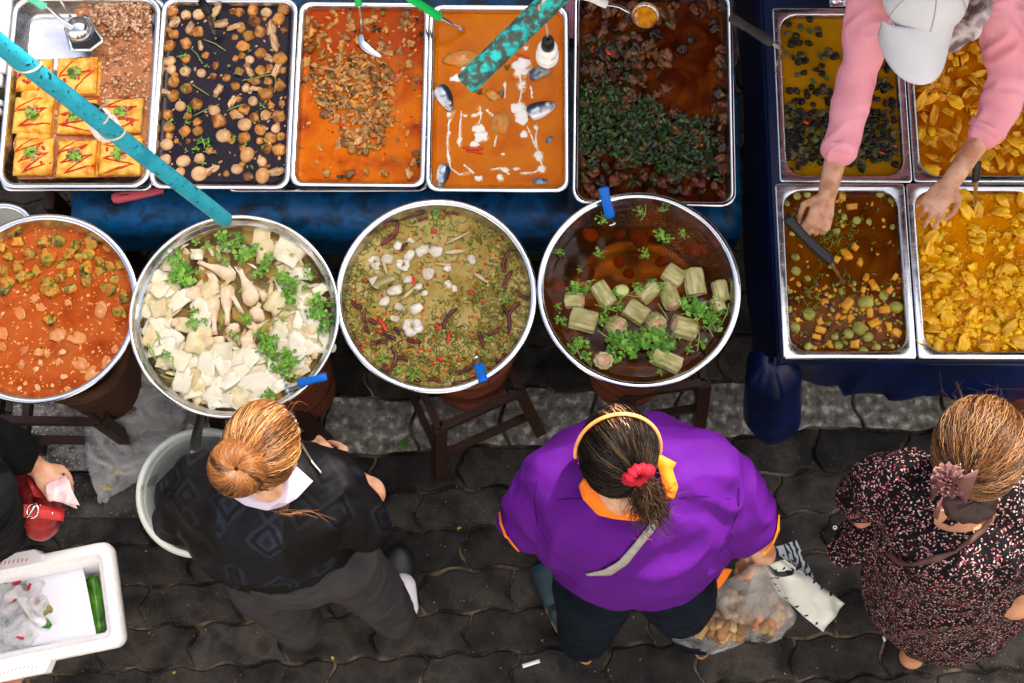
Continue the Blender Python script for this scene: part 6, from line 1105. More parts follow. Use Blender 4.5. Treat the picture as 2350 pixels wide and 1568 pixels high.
def cloth(name, chains, mats, parent, voxel=.008, it=8, wr=.006, ws=(9, 9, 5), fold=.0, seed=0, rings=None):
    b = MB()
    for P, rad in chains: b.limb(P, rad, 20)
    for q in rings or []: b.loft(q)
    o = hashv(seed)
    def fn(v):
        q = Vector((v.x * ws[0], v.y * ws[1], v.z * ws[2])) + o; n1 = noise.noise(q + Vector((noise.noise(q * .7), noise.noise(q * .7 + o), 0)) * 1.4); n2 = noise.noise(q * 2.3 + o)
        return wr * (1 - abs(n1) * 3.2) * .8 + wr * .4 * n2
    return b.blob(name, mats, voxel, it, parent, fn)
def el(px, py, z, rx, ry, n=36, rot=0, sq=2.0):
    c = S(px, py, z) if not isinstance(px, Vector) else px; out = []
    for j in range(n):
        a = 2 * math.pi * j / n; x, y = rx * abs(math.cos(a)) ** (2 / sq) * (1 if math.cos(a) >= 0 else -1), ry * abs(math.sin(a)) ** (2 / sq) * (1 if math.sin(a) >= 0 else -1)
        out.append(Vector((c.x + x * math.cos(rot) - y * math.sin(rot), c.y + x * math.sin(rot) + y * math.cos(rot), c.z)))
    return out
def shoe(parent, heel, toe, w_, h, mat_, sole, name='shoe', open_=False):
    p, q = S(*heel), S(*toe); d = (q - p); L = d.length; a = math.atan2(d.y, d.x); M = Matrix.Rotation(a, 3, 'Z'); m = (p + q) / 2; m.z = 0
    def ring(z, k, dx=0, kx=1.0): return [m + M @ Vector(((L / 2 * kx) * math.cos(t) + dx, w_ / 2 * k * math.sin(t) * (1 + .16 * math.cos(t)), z)) for t in [2 * math.pi * j / 36 for j in range(36)]]
    b = MB(); b.loft([ring(.008, .96), ring(.012, 1), ring(.026, 1), ring(.030, .97)]); s_ = b.build(name, sole, parent)
    b = MB(); b.loft([ring(.029, .95, 0, .97), ring(h * .6, .93, .004, .95), ring(h * .9, .75, .02, .80), ring(h, .5, .03, .6)], (True, True)); b.build('upper', mat_, s_); return s_
def person(label, base): return empty('person', (base.x, base.y, 0), label=label, cat='person')
def finish(root):
    """parts were built in world space: carry them under the person without moving them"""
    inv = Matrix.Translation(-root.location)
    for c in [c for c in bpy.data.objects if c.parent == root]:
        if c.get('_done'): continue
        if c.type == 'MESH':
            for v in c.data.vertices: v.co = inv @ v.co
        for g in [g for g in bpy.data.objects if g.parent == c]:
            for v in g.data.vertices: v.co = inv @ v.co
# ---------------------------------------------------------------- A: shopper in black
A_ = person('person with ginger hair in a bun and black patterned shirt standing by the bucket', S(800, 1440, 0))
hc = S(600, 1026, 1.50); Fd, Ud = Vector((.32, .86, -.38)), Vector((.1, .38, .92)); hr = (.074, .090, .104)
b = MB(); M = head(b, hc, Fd, Ud); nk = S(618, 1110, 1.36)
b.limb([hc - Vector((0, .02, .04)), nk, S(612, 1130, 1.28)], [.055, .052, .09], 16)
b.loft([el(605, 1125, 1.31, .13, .08), el(600, 1150, 1.2, .16, .11), el(605, 1185, 1.0, .15, .12), el(640, 1230, .85, .16, .13)])
shL, elL, wrL = S(486, 1105, 1.28), S(432, 1172, 1.09), S(505, 1100, 1.0); shR, elR, wrR = S(742, 1092, 1.28), S(846, 1132, 1.13), S(788, 1092, 1.12)
b.limb([S(520, 1110, 1.3), shL, elL, wrL], [.06, .052, .042, .030]); b.limb([S(690, 1105, 1.3), shR, S(822, 1150, 1.17), elR, wrR], [.06, .052, .046, .042, .034])
hand(b, wrL, Vector((.6, .8, -.1)), (0, 0, 1), -1); hand(b, wrR, Vector((-.75, .62, -.15)), (0, 0, 1), 1)
hipL, knL, anL = S(605, 1295, .84), S(635, 1368, .47), S(690, 1440, .10); hipR, knR, anR = S(775, 1280, .84), S(852, 1345, .47), S(908, 1425, .10)
b.limb([hipL, knL, anL], [.085, .055, .038]); b.limb([hipR, knR, anR], [.085, .055, .038])
b.blob('body', m_skin_, .0055, 3, A_); face(A_, hc, Fd, Ud)
m_bsh, nt, bs_ = nodes('black_jacquard_shirt')
tc = N(nt, 'ShaderNodeTexCoord'); mp = N(nt, 'ShaderNodeMapping'); mp.inputs['Scale'].default_value = (1, 1, .35); mp.inputs['Rotation'].default_value = (0, 0, .15); nt.links.new(tc.outputs['Object'], mp.inputs[0])
vo = N(nt, 'ShaderNodeTexVoronoi', Scale=11, Randomness=.55); vo.distance = 'MANHATTAN'; vo2 = N(nt, 'ShaderNodeTexVoronoi', Scale=7, Randomness=.5); vo2.distance = 'CHEBYCHEV'
nt.links.new(mp.outputs[0], vo.inputs['Vector']); nt.links.new(mp.outputs[0], vo2.inputs['Vector'])
r1 = ramp(nt, vo.outputs[0], [(.004, .004, .005), (.0075, .008, .010), (.002, .002, .0025), (.0075, .008, .010), (.003, .003, .0035)], .08, .62, 'CONSTANT'); r2 = ramp(nt, vo2.outputs['Color'], [(.6, .6, .65), (.9, .9, 1.0), (1.6, 2.0, 2.7)], .3, .58, 'CONSTANT')
mx = N(nt, 'ShaderNodeMix', data_type='RGBA'); mx.blend_type = 'MULTIPLY'; mx.inputs[0].default_value = 1; nt.links.new(r1, mx.inputs[6]); nt.links.new(r2, mx.inputs[7]); nt.links.new(mx.outputs[2], bs_.inputs['Base Color'])
bs_.inputs['Roughness'].default_value = .6; bs_.inputs['Specular IOR Level'].default_value = .12; bp = N(nt, 'ShaderNodeBump', Strength=.6, Distance=.004); nt.links.new(vo.outputs[0], bp.inputs['Height']); nt.links.new(bp.outputs[0], bs_.inputs['Normal'])
shirt = cloth('shirt', [([S(552, 1105, 1.30), S(474, 1108, 1.27), S(424, 1150, 1.18), S(414, 1188, 1.10)], [.085, .080, .074, .066]), ([S(680, 1098, 1.30), S(756, 1108, 1.27), S(810, 1172, 1.18), S(838, 1206, 1.11)], [.085, .078, .070, .062])], m_bsh, A_, .007, 7, .007, (9, 9, 6), seed=1,
    rings=[[el(612, 1112, 1.365, .075, .055), el(608, 1118, 1.345, .13, .09), el(602, 1130, 1.30, .20, .125), el(604, 1150, 1.22, .215, .15), el(612, 1185, 1.08, .212, .162), el(626, 1210, .95, .212, .162), el(640, 1232, .84, .222, .155), el(646, 1238, .80, .215, .148)]])
tr = bvh([shirt])
m_lav = pm('lavender_lining', [(.48, .44, .56), (.60, .55, .66)], 9, .7, bump=.2)
Q = lambda L, t, off=.006: [on(t, 305 + x / 2.464, 891 + y / 2.464, off, 1.36) for x, y in L]
band('collar', Q([(1005, 528), (930, 605), (850, 660), (760, 685), (650, 660), (560, 600)], tr, .012), Q([(905, 440), (890, 520), (820, 590), (740, 610), (660, 590), (590, 545)], tr, .016), m_lav, shirt, .003)
band('collar_edge', Q([(945, 330), (1000, 430), (1052, 488)], tr, .008), Q([(955, 325), (1008, 424), (1058, 482)], tr, .010), pm('metal_zip', [(.5, .45, .35)], rough=.3, metal=1), shirt, .002)
m_tro = pm('grey_trousers', [(.030, .028, .031), (.046, .043, .046)], 12, .9, bump=.3, bscale=300, spec=.1)
cloth('trousers', [([hipL, S(612, 1345, .60), knL, S(668, 1410, .25), S(688, 1436, .12)], [.105, .098, .088, .08, .073]), ([hipR, S(815, 1320, .62), knR, S(886, 1390, .25), S(906, 1418, .12)], [.10, .092, .082, .073, .066])], m_tro, A_, .007, 5, .005, (8, 8, 9), seed=2, rings=[[el(650, 1250, .95, .16, .13), el(685, 1285, .80, .17, .13)]])
m_clog = pm('black_clog', [(.008, .009, .010), (.016, .018, .02)], 20, .4, bump=.2)
s_ = shoe(A_, (902, 1462, 0), (922, 1248, 0), .118, .085, m_clog, m_clog); shoe(A_, (690, 1482, 0), (712, 1290, 0), .105, .08, m_clog, m_clog)
b = MB(); b.limb([S(934, 1395, .06), S(925, 1345, .085)], [.036, .04], 14); b.blob('sock', pm('white_sock', [(.74, .74, .80)], rough=.9, bump=.3, bscale=300), .006, 2, A_)
hm = m_hairs['ginger']; hair = cap_mesh(hc, M, hr, [hm[2]], A_, 1.05, -.35, fwd=.7); hair.name = 'hair'
bunc = S(546, 1073, 1.575); T_ = M.transposed() @ (bunc - hc); T_ = Vector((T_.x / hr[0], T_.y / hr[1], T_.z / hr[2]))
strands('hair_strands', scalp(hc, M, hr, T_, 2800, 1, -.42, .010, .006, .75), hm, hair)
bv = (Vector((0, 0, CH)) - bunc).normalized(); BM = Matrix(orth(bv + Vector((-.1, -.1, 0)), (0, 1, 0))[2:0:-1] + (orth(bv + Vector((-.1, -.1, 0)), (0, 1, 0))[0],)).transposed()
b = MB(); b.ball(bunc, (.050, .050, .030), 24, 16, BM); bn = b.build('hair_bun', hm[2], hair)
strands('bun_strands', bun_strands(bunc, (.059, .059, .048), BM, 1500, 4, .95, .12), [hm[0], hm[1], hm[0], hm[2]], hair, .0007)
wisps = [smooth_path([S(640 + i * 3, 1155, 1.44), S(620 + 5 * i, 1172 + i * 1.3, 1.40), S(650 + i * 7 + rnd.uniform(-12, 12), 1180 + rnd.uniform(-14, 10), 1.37), S(665 + i * 13 + rnd.uniform(-14, 14), 1186 + rnd.uniform(-16, 24), 1.358)], 10) for i in range(9)] + [smooth_path([S(600 + i * 9, 945 + i, 1.58), S(585 + i * 14, 925 - (i % 3) * 4, 1.60), S(590 + i * 17, 918 + i * 2, 1.56)], 6) for i in range(8)]
strands('loose_wisps', wisps, [hm[1], hm[0]], hair, .00045)
finish(A_)
# ---------------------------------------------------------------- B: shopper in purple
B_ = person('person in purple polo shirt with orange collar and red hair scrunchie', S(1465, 1460, 0))
hc = S(1418, 1036, 1.50); Fd, Ud = Vector((-.05, .90, -.42)), Vector((0, .40, .92)); hr = (.078, .092, .104)
b = MB(); M = head(b, hc, Fd, Ud, (.078, .095, .115))
b.limb([hc - Vector((0, .02, .04)), S(1418, 1120, 1.38), S(1425, 1140, 1.28)], [.06, .062, .1], 16)
b.loft([el(1430, 1140, 1.31, .15, .10), el(1440, 1160, 1.2, .2, .15), el(1450, 1190, 1.0, .2, .17), el(1462, 1230, .82, .2, .16)])
shL, elL, wrL = S(1282, 1110, 1.28), S(1216, 1180, 1.05), S(1262, 1128, .98); shR, elR, wrR = S(1612, 1100, 1.28), S(1718, 1200, 1.04), S(1752, 1272, .84)
b.limb([S(1340, 1120, 1.3), shL, elL, wrL], [.07, .062, .048, .032]); b.limb([S(1530, 1115, 1.3), shR, elR, wrR], [.07, .062, .048, .033])
hand(b, wrL, Vector((-.30, .75, -.1)), (0, 0, 1), 1, (.9, .9, 1, 1), .9); hand(b, wrR, Vector((-.15, -.35, -.9)), (.8, -.4, 0), 1, (1.1, 1.15, 1.2, 1.25), .95)
hipL, knL, anL = S(1372, 1330, .84), S(1356, 1400, .46), S(1338, 1462, .12); hipR, knR, anR = S(1545, 1330, .84), S(1572, 1400, .46), S(1602, 1458, .12)
b.limb([hipL, knL, anL], [.1, .07, .045]); b.limb([hipR, knR, anR], [.1, .07, .045]); b.limb([anL, S(1290, 1370, .05), S(1272, 1320, .045)], [.038, .03, .026]); b.limb([anR, S(1618, 1380, .05)], [.038, .03])
b.blob('body', m_skin_, .0055, 3, B_); face(B_, hc, Fd, Ud)
m_pur = pm('purple_jersey', [(.070, .003, .155), (.088, .004, .195)], 5, .75, bump=.35, bscale=26, bdist=.006, spec=.15); m_org = pm('orange_trim', [(.90, .20, .006)], rough=.6, bump=.1, bscale=300)
shirt = cloth('polo_shirt', [([S(1370, 1115, 1.30), S(1294, 1105, 1.28), S(1240, 1150, 1.17), S(1222, 1190, 1.09)], [.105, .094, .084, .077]), ([S(1510, 1095, 1.30), S(1598, 1090, 1.28), S(1676, 1148, 1.17), S(1702, 1194, 1.08)], [.11, .100, .092, .084])], m_pur, B_, .007, 5, .015, (7, 7, 6), seed=4,
    rings=[[el(1425, 1120, 1.375, .08, .06), el(1428, 1122, 1.36, .13, .10), el(1436, 1120, 1.32, .20, .15), el(1450, 1135, 1.25, .235, .19), el(1452, 1165, 1.12, .255, .21), el(1455, 1195, .98, .25, .21), el(1460, 1222, .84, .235, .20), el(1462, 1232, .79, .225, .19)]])
tr = bvh([shirt]); Q = lambda L, off=.006, z=1.36: [on(tr, 1107 + x / 2.383, 910 + y / 2.383, off, z) for x, y in L]
band('collar', Q([(535, 480), (560, 562), (622, 628), (720, 670), (825, 678), (900, 660)], .014), Q([(560, 440), (625, 480), (690, 530), (770, 585), (840, 610), (890, 600)], .022), m_org, shirt, .004)
band('collar', Q([(965, 315), (1050, 362), (1035, 400), (1062, 480), (1040, 545)], .016), Q([(940, 330), (975, 400), (985, 430), (1000, 500), (985, 560)], .02), m_org, shirt, .004)
def cuff(E, d, r_, n0=0, n1=1): pass
for a_, c_ in (([(95, 640), (100, 700), (125, 765), (160, 815), (195, 850)], [(106, 636), (112, 696), (136, 758), (170, 806), (204, 840)]), ([(1620, 655), (1612, 730), (1590, 800), (1560, 850), (1538, 870)], [(1606, 650), (1598, 726), (1576, 792), (1547, 840), (1528, 860)])):
    band('sleeve_trim', Q(a_, .004, 1.08), Q(c_, .006, 1.08), m_org, shirt, .003)
S2 = lambda L, z: [S(1107 + x / 2.383, 910 + y / 2.383, z) for x, y in L]
band('side_slit', S2([(385, 850), (395, 945)], .86), S2([(432, 870), (440, 938)], .88), m_org, shirt, .003)
band('side_slit', S2([(1285, 935), (1265, 985), (1225, 1050), (1255, 1085)], .84), S2([(1368, 945), (1345, 985), (1305, 1040), (1258, 1086)], .82), m_org, shirt, .003)
# small red print low on the collar, partly under hair
m_seamp = pm('purple_seam', [(.035, .001, .09)], rough=.8, spec=.1)
for sq_ in ([(300, 470), (285, 560), (300, 680), (340, 770), (385, 840)], [(1402, 500), (1400, 600), (1372, 700), (1330, 780), (1300, 850)], [(330, 585), (440, 562), (545, 560)], [(1075, 552), (1200, 545), (1350, 560)]):
    b = MB(); b.tube(smooth_path(Q(sq_, .0005), 26), .0011, 6); b.build('seam', m_seamp, shirt)
prt = MB(); r = random.Random(2)
for i in range(10):
    p = on(tr, 1107 + (830 + i * 10) / 2.383, 910 + (775 + 6 * (i % 2)) / 2.383, .001); prt.box(p, (.0016, .0012 + .001 * (i % 3), .0005))
prt.build('back_print', m_redi, shirt, False)
band('bag_strap', Q([(985, 640), (930, 730), (860, 810), (790, 900), (700, 960), (580, 962)], .006), Q([(960, 620), (880, 730), (820, 800), (740, 890), (660, 935), (570, 955)], .006), pm('grey_strap', [(.26, .25, .22), (.34, .33, .29)], 60, .7, bump=.3, bscale=400), B_, .003)
cloth('jeans', [([hipL, S(1362, 1370, .64), knL, S(1346, 1435, .28), S(1340, 1460, .14)], [.115, .105, .094, .084, .078]), ([hipR, S(1556, 1370, .64), knR, S(1586, 1432, .28), S(1600, 1452, .14)], [.112, .100, .088, .076, .070])], pm('navy_jeans', [(.0015, .004, .009), (.004, .009, .016)], 14, .9, bump=.3, bscale=300, spec=.1), B_, .008, 5, .005, (8, 8, 8), seed=5, rings=[[el(1455, 1250, .93, .17, .14), el(1458, 1285, .80, .175, .14)]])
m_teal = pm('teal_slipper', [(.012, .03, .045), (.02, .045, .065)], 20, .5); m_cork = pm('tan_sole', [(.35, .17, .04)], rough=.8)
def sandal(parent, heel, toe, w_, st):
    p, q = S(*heel), S(*toe); d = q - p; L = d.length; a = math.atan2(d.y, d.x); Mz = Matrix.Rotation(a, 3, 'Z'); m = (p + q) / 2; m.z = 0
    ring = lambda z, k: [m + Mz @ Vector((L / 2 * k * math.cos(t), w_ / 2 * k * math.sin(t) * (1 + .15 * math.cos(t)), z)) for t in [2 * math.pi * j / 36 for j in range(36)]]
    b = MB(); b.loft([ring(.008, .98), ring(.010, 1), ring(.024, 1)]); o = b.build('sandal', m_cork, parent); b = MB(); b.loft([ring(.0245, .965), ring(.030, .95)]); b.build('footbed', m_teal, o)
    for k, wd in st:
        b = MB(); b.sheet(lambda u, v: m + Mz @ Vector((L * k + wd * (v - .5), w_ * .5 * math.cos(math.pi * u), .026 + .050 * math.sin(math.pi * u) ** .7)), 18, 4, .003); b.build('strap', m_teal, o)
sandal(B_, (1350, 1525, 0), (1252, 1290, 0), .115, [(.30, .13), (.02, .03), (-.2, .03)]); sandal(B_, (1606, 1514, 0), (1632, 1300, 0), .105, [(.3, .1), (0, .03)])
hm = m_hairs['black']; hair = cap_mesh(hc, M, hr, [hm[0]], B_, 1.05, -.40, fwd=.7); hair.name = 'hair'
tie = S(1466, 1096, 1.555); T_ = M.transposed() @ (tie - hc); T_ = Vector((T_.x / hr[0], T_.y / hr[1], T_.z / hr[2]))
strands('hair_strands', scalp(hc, M, hr, T_, 2800, 2, -.45, .008, .004, .75), [hm[0], hm[1], hm[3], hm[2]], hair)
R_ = random.Random(5); fr_ = []; mb = m_hairs['brown']
for i in range(560):
    o = hashv(i); p0 = tie + Vector((R_.gauss(0, .008), R_.gauss(0, .008), 0)); e = S(1500 + R_.gauss(0, 25), 1180 + R_.gauss(0, 28), 1.41 + R_.uniform(-.01, .06)); P = []
    for k in range(13):
        t = k / 12; p = p0.lerp(e, t) + Vector((0, 0, .02 * math.sin(math.pi * t))) + Vector((noise.noise(o + Vector((t * 5, 0, 0))), noise.noise(o + Vector((0, t * 5, 0))), noise.noise(o + Vector((0, 0, t * 5))))) * .034 * t + Vector((math.cos(t * 14 + i), math.sin(t * 14 + i), math.sin(t * 11 + i))) * .006 * t; P.append(p)
    fr_.append(P)
strands('ponytail', fr_, [hm[2], mb[0], hm[1], mb[1]], hair, .0009)
b = MB(); q = .017; pts = []; Mt = Matrix(orth(Vector((.35, -.9, .3)), (0, 0, 1))[2:0:-1] + (orth(Vector((.35, -.9, .3)), (0, 0, 1))[0],)).transposed(); tc0 = S(1465, 1090, 1.585)
b.tube([tc0 + Mt @ Vector((.024 * math.cos(a), .021 * math.sin(a), .003 * math.sin(a * 3))) for a in [2 * math.pi * i / 40 for i in range(41)]], [.0115 + .0028 * math.sin(i * 2.1) for i in range(41)], 12); b.build('scrunchie', pm('red_velvet', [(.34, .002, .014), (.46, .006, .024)], 60, .7, bump=.5, bscale=120), B_)
hb = [hc + M @ Vector((hr[0] * 1.17 * math.sin(q), hr[1] * 1.17 * math.cos(q) * math.sin(R(6)), hr[2] * 1.155 * math.cos(q) * math.cos(R(6)))) for q in [R(-98 + 196 * i / 90) for i in range(91)]]
b = MB(); b.tube(hb, [.0038 + .0008 * (i % 2) for i in range(91)], 10, flat=.75); b.build('headband', pm('orange_headband', [(.80, .30, .08), (.86, .40, .14)], 30, .35, coat=.3), B_)
b = MB(); b.ball(S(1385, 1128, 1.43), .005, 12, 8); b.build('earring', pm('gold', [(.9, .7, .25)], rough=.2, metal=1), B_)
finish(B_)
# bags in her hand
m_film2 = clear_film('crackling_clear_film', (.95, .95, .95), .17, .05, (.70, .68, .66))
o = hang('plastic_bag', 'large clear plastic bag of tan food held by the person in purple', [(1738, 1298, .87, .012, .012), (1726, 1325, .80, .035, .03), (1702, 1365, .70, .075, .06), (1660, 1412, .60, .112, .085), (1638, 1448, .53, .108, .085), (1632, 1478, .50, .05, .035)], m_film2, 5)
o = hang('plastic_bag', 'smaller bulging clear bag with reddish food beside the dotted bag', [(1742, 1300, .86, .012, .012), (1752, 1335, .77, .030, .03), (1758, 1380, .66, .055, .05), (1760, 1420, .58, .066, .055), (1758, 1450, .53, .052, .045), (1754, 1464, .51, .02, .02)], m_film2, 9)
m_b1 = [pm('tan_snack', [(.26, .16, .07), (.46, .32, .16)], 30, .5, bump=.4), pm('brown_snack', [(.12, .06, .025), (.3, .16, .06)], 30, .5, bump=.4), pm('reddish_snack', [(.42, .14, .07), (.52, .28, .16)], 30, .5, bump=.4)]
bits('bag_filling', scatter(105, inell(1652, 1414, 70, 46), (1565, 1360, 1735, 1490), 8.5, 5), .57, m_b1[:2], 'tan brown food chunks inside the large clear bag', 'food', (.012, .02), 31, .4, .7, .035, long=1.4)
bits('bag_filling', scatter(34, inell(1758, 1410, 36, 36), (1710, 1365, 1805, 1475), 9, 6), .565, [m_b1[0], m_b1[2]], 'reddish and tan food chunks inside the smaller clear bag', 'food', (.012, .02), 32, .4, .7, .03, long=1.2)
m_paperb = pm('white_bag_plastic', [(.58, .62, .58), (.70, .74, .70)], 5, .4, bump=.4, bscale=18, bdist=.01)
c0 = S(1748, 1300, .78); bag2 = empty('dotted_bag', c0.to_tuple(), label='white shopping bag with black dots swinging beside the clear bags', cat='bag')
K = {k: S(*v) - c0 for k, v in dict(A=(1750, 1300, .78), B=(1800, 1284, .74), C=(1938, 1384, .46), D=(1888, 1450, .42), A2=(1762, 1262, .70), B2=(1830, 1238, .68), m=(1788, 1366, .60)).items()}
def face1(u, v):
    left = K['A'].lerp(K['m'], min(1, v * 2)) if v < .5 else K['m'].lerp(K['D'], v * 2 - 1)
    p = left.lerp(K['B'].lerp(K['C'], v), u); return p + Vector((0, 0, .050 * math.sin(math.pi * u) * math.sin(math.pi * min(1, v + .1)) + .024 * noise.noise(Vector((u * 3, v * 4, 1))) + .006 * abs(noise.noise(Vector((u * 9, v * 9, 4))))))
b = MB(); b.sheet(face1, 24, 30, .002); b.build('front_face', m_paperb, bag2)
b = MB()
for u, v in [(.06, .20), (.06, .30), (.06, .42), (.06, .54), (.06, .66), (.06, .78), (.07, .90), (.93, .20), (.93, .34), (.93, .48), (.93, .62), (.93, .76), (.30, .1), (.55, .12), (.2, .22), (.72, .2)]:
    b.ball(face1(u, v) + Vector((0, 0, .0012)), (.0075, .0062, .0012), 12, 5)
b.build('dot_print', m_blk, bag2)
b = MB(); b.sheet(lambda u, v: (K['A2'].lerp(K['B2'], u)).lerp(K['B'].lerp(K['C'], u * 1.0) if False else (K['B'] + (K['C'] - K['B']) * (.55 * u)), v) + Vector((0, 0, -.012 + .012 * math.sin(u * 6))), 18, 14, .002)
mz = pm('zebra_print', [(.30, .36, .42)], rough=.5); nt = mz.node_tree; wv = N(nt, 'ShaderNodeTexWave', Scale=16, Distortion=14, Detail=2); tc = N(nt, 'ShaderNodeTexCoord'); nt.links.new(tc.outputs['Object'], wv.inputs['Vector']); nt.links.new(ramp(nt, wv.outputs[0], [(.01, .012, .02), (.36, .42, .48)], .38, .5), nt.nodes['Principled BSDF'].inputs['Base Color']); b.build('back_face', mz, bag2)
b = MB(); b.tube(smooth_path([K['A'] + Vector((.01, .01, .01)), face1(.25, .15) + Vector((0, 0, .008)), face1(.5, .22) + Vector((0, 0, .006)), face1(.75, .25) + Vector((0, 0, .004))], 14), [.003, .006, .008, .009, .010, .010, .010, .010, .010, .009, .008, .007, .006, .004, .002], 8, flat=.3); b.build('handle_slot', m_blk, bag2)
# ---------------------------------------------------------------- C: shopper in patterned dress
C_ = person('person in black dress with pink speckles and brown bow in her hair', S(2150, 1470, 0))
hc = S(2246, 1028, 1.50); Fd, Ud = Vector((.15, .90, -.40)), Vector((.1, .40, .92)); hr = (.082, .096, .106)
b = MB(); M = head(b, hc, Fd, Ud, (.078, .095, .115)); b.limb([hc - Vector((0, .02, .04)), S(2228, 1130, 1.36), S(2222, 1165, 1.27)], [.06, .055, .06], 16)
b.loft([el(2215, 1185, 1.27, .10, .05), el(2212, 1195, 1.24, .15, .08), el(2205, 1210, 1.15, .18, .11), el(2190, 1260, 1.0, .19, .15), el(2170, 1300, .8, .2, .16)])
b.limb([S(2150, 1150, 1.24), S(2070, 1130, 1.22), S(1998, 1185, 1.06), S(2060, 1200, .98)], [.065, .055, .045, .03]); b.limb([S(2290, 1160, 1.25), S(2352, 1180, 1.23), S(2366, 1330, 1.06), S(2328, 1382, 1.02), S(2345, 1180, .98)], [.065, .055, .05, .044, .03])
b.limb([S(2335, 1120, 1.30), S(2345, 1060, 1.22)], [.045, .04]); hand(b, S(2060, 1200, .98), Vector((.9, .3, -.1)), (0, 0, 1), 1)
b.limb([S(2130, 1330, .8), S(2118, 1420, .42), S(2100, 1490, .08), S(2092, 1506, .04)], [.09, .06, .04, .038]); b.limb([S(2230, 1330, .8), S(2225, 1400, .42), S(2222, 1460, .08)], [.09, .06, .04])
b.limb([S(2092, 1508, .038), S(2118, 1440, .03)], [.038, .03]); b.blob('body', m_skin2, .0055, 3, C_); face(C_, hc, Fd, Ud)
md, nt, bs_ = nodes('speckled_dress_cloth'); tc = N(nt, 'ShaderNodeTexCoord'); mp = N(nt, 'ShaderNodeMapping'); mp.inputs['Scale'].default_value = (1, 1, .8); nt.links.new(tc.outputs['Object'], mp.inputs[0])
nz = N(nt, 'ShaderNodeTexNoise', Scale=40, Detail=2); nt.links.new(mp.outputs[0], nz.inputs['Vector']); ad = N(nt, 'ShaderNodeVectorMath', operation='MULTIPLY_ADD'); nt.links.new(nz.outputs['Color'], ad.inputs[0]); ad.inputs[1].default_value = (.022, .022, .022); nt.links.new(mp.outputs[0], ad.inputs[2])
vo = N(nt, 'ShaderNodeTexVoronoi', Scale=185); nt.links.new(ad.outputs[0], vo.inputs['Vector']); sp = N(nt, 'ShaderNodeSeparateColor'); nt.links.new(vo.outputs['Color'], sp.inputs[0])
cr_ = ramp(nt, sp.outputs[0], [(.003, .0025, .003), (.40, .26, .21), (.003, .0025, .003), (.40, .12, .16), (.003, .0025, .003), (.48, .40, .36), (.44, .24, .24), (.22, .02, .035), (.003, .0025, .003), (.44, .24, .26)], .0, .94, 'CONSTANT')
th = ramp(nt, vo.outputs['Distance'], [(1, 1, 1), (0, 0, 0)], .37, .45); mx = N(nt, 'ShaderNodeMix', data_type='RGBA'); nt.links.new(th, mx.inputs[0]); mx.inputs[6].default_value = (.006, .005, .006, 1); nt.links.new(cr_, mx.inputs[7]); nt.links.new(mx.outputs[2], bs_.inputs['Base Color']); bs_.inputs['Roughness'].default_value = .85; bs_.inputs['Specular IOR Level'].default_value = .1
dress = cloth('dress', [([S(2155, 1130, 1.30), S(2090, 1110, 1.27), S(2026, 1120, 1.20), S(1982, 1138, 1.12)], [.08, .078, .078, .062]), ([S(2300, 1140, 1.30), S(2345, 1170, 1.27), S(2375, 1240, 1.17), S(2385, 1290, 1.1)], [.08, .08, .08, .075]), ([S(2030, 1215, 1.05), S(1968, 1245, .98), S(1936, 1268, .94)], [.065, .052, .038])], md, C_, .008, 5, .012, (8, 8, 4), seed=7,
    rings=[[el(2226, 1212, 1.325, .15, .085), el(2222, 1205, 1.29, .19, .13), el(2214, 1215, 1.20, .20, .155), el(2206, 1250, 1.05, .205, .17), el(2194, 1290, .85, .225, .185), el(2180, 1335, .62, .235, .195), el(2168, 1362, .42, .225, .195), el(2164, 1370, .36, .215, .187)]])
tr = bvh([dress]); Q = lambda L, off=.006, z=1.2: [on(tr, 1591 + x / 2.081, 814.5 + y / 2.081, off, z) for x, y in L]
# bare nape inside the wide neckline: the neckline is an edging band, the skin shows inside it
b = MB(); b.v = [on(tr, 1591 + x / 2.081, 814.5 + y / 2.081, .004) for x, y in [(1285, 800)] + [(1148, 745), (1142, 800), (1160, 838), (1210, 850), (1280, 852), (1345, 848), (1400, 832), (1440, 800), (1450, 760), (1420, 700), (1300, 690), (1200, 700)]]; b.f = [(0, i, i % 12 + 1) for i in range(1, 13)]; b.m = [0] * 12
b.build('nape', m_skin2, C_)
band('neckline', Q([(1140, 745), (1136, 800), (1156, 845), (1210, 858), (1280, 860), (1345, 856), (1405, 838), (1448, 802), (1458, 755)], .007), Q([(1152, 745), (1147, 800), (1165, 834), (1212, 845), (1280, 847), (1343, 843), (1396, 828), (1436, 796), (1444, 755)], .007), md, dress, .003)
band('bag_strap', Q([(1432, 700), (1430, 770), (1390, 850), (1330, 905), (1250, 950), (1150, 985), (1060, 998), (1000, 990), (940, 940)], .010), Q([(1400, 715), (1402, 775), (1365, 835), (1305, 885), (1230, 928), (1140, 962), (1060, 978), (1005, 972), (950, 925)], .010), pm('brown_leather', [(.045, .018, .012), (.08, .035, .025)], 30, .45, bump=.3), C_, .004)
shoe(C_, (2108, 1530, 0), (2160, 1330, 0), .10, .03, m_clog, m_clog, 'slipper'); shoe(C_, (2232, 1490, 0), (2250, 1310, 0), .10, .03, m_clog, m_clog, 'slipper')
hm = m_hairs['brown']; hair = cap_mesh(hc, M, hr, [hm[0]], C_, 1.05, -.40, fwd=.7); hair.name = 'hair'
tie = S(2205, 1118, 1.55); T_ = M.transposed() @ (tie - hc); T_ = Vector((T_.x / hr[0], T_.y / hr[1], T_.z / hr[2]))
strands('hair_strands', scalp(hc, M, hr, T_, 3000, 3, -.45, .02, .016, .75), [hm[1], hm[2], hm[0], hm[3]], hair)
R_ = random.Random(9); L = []
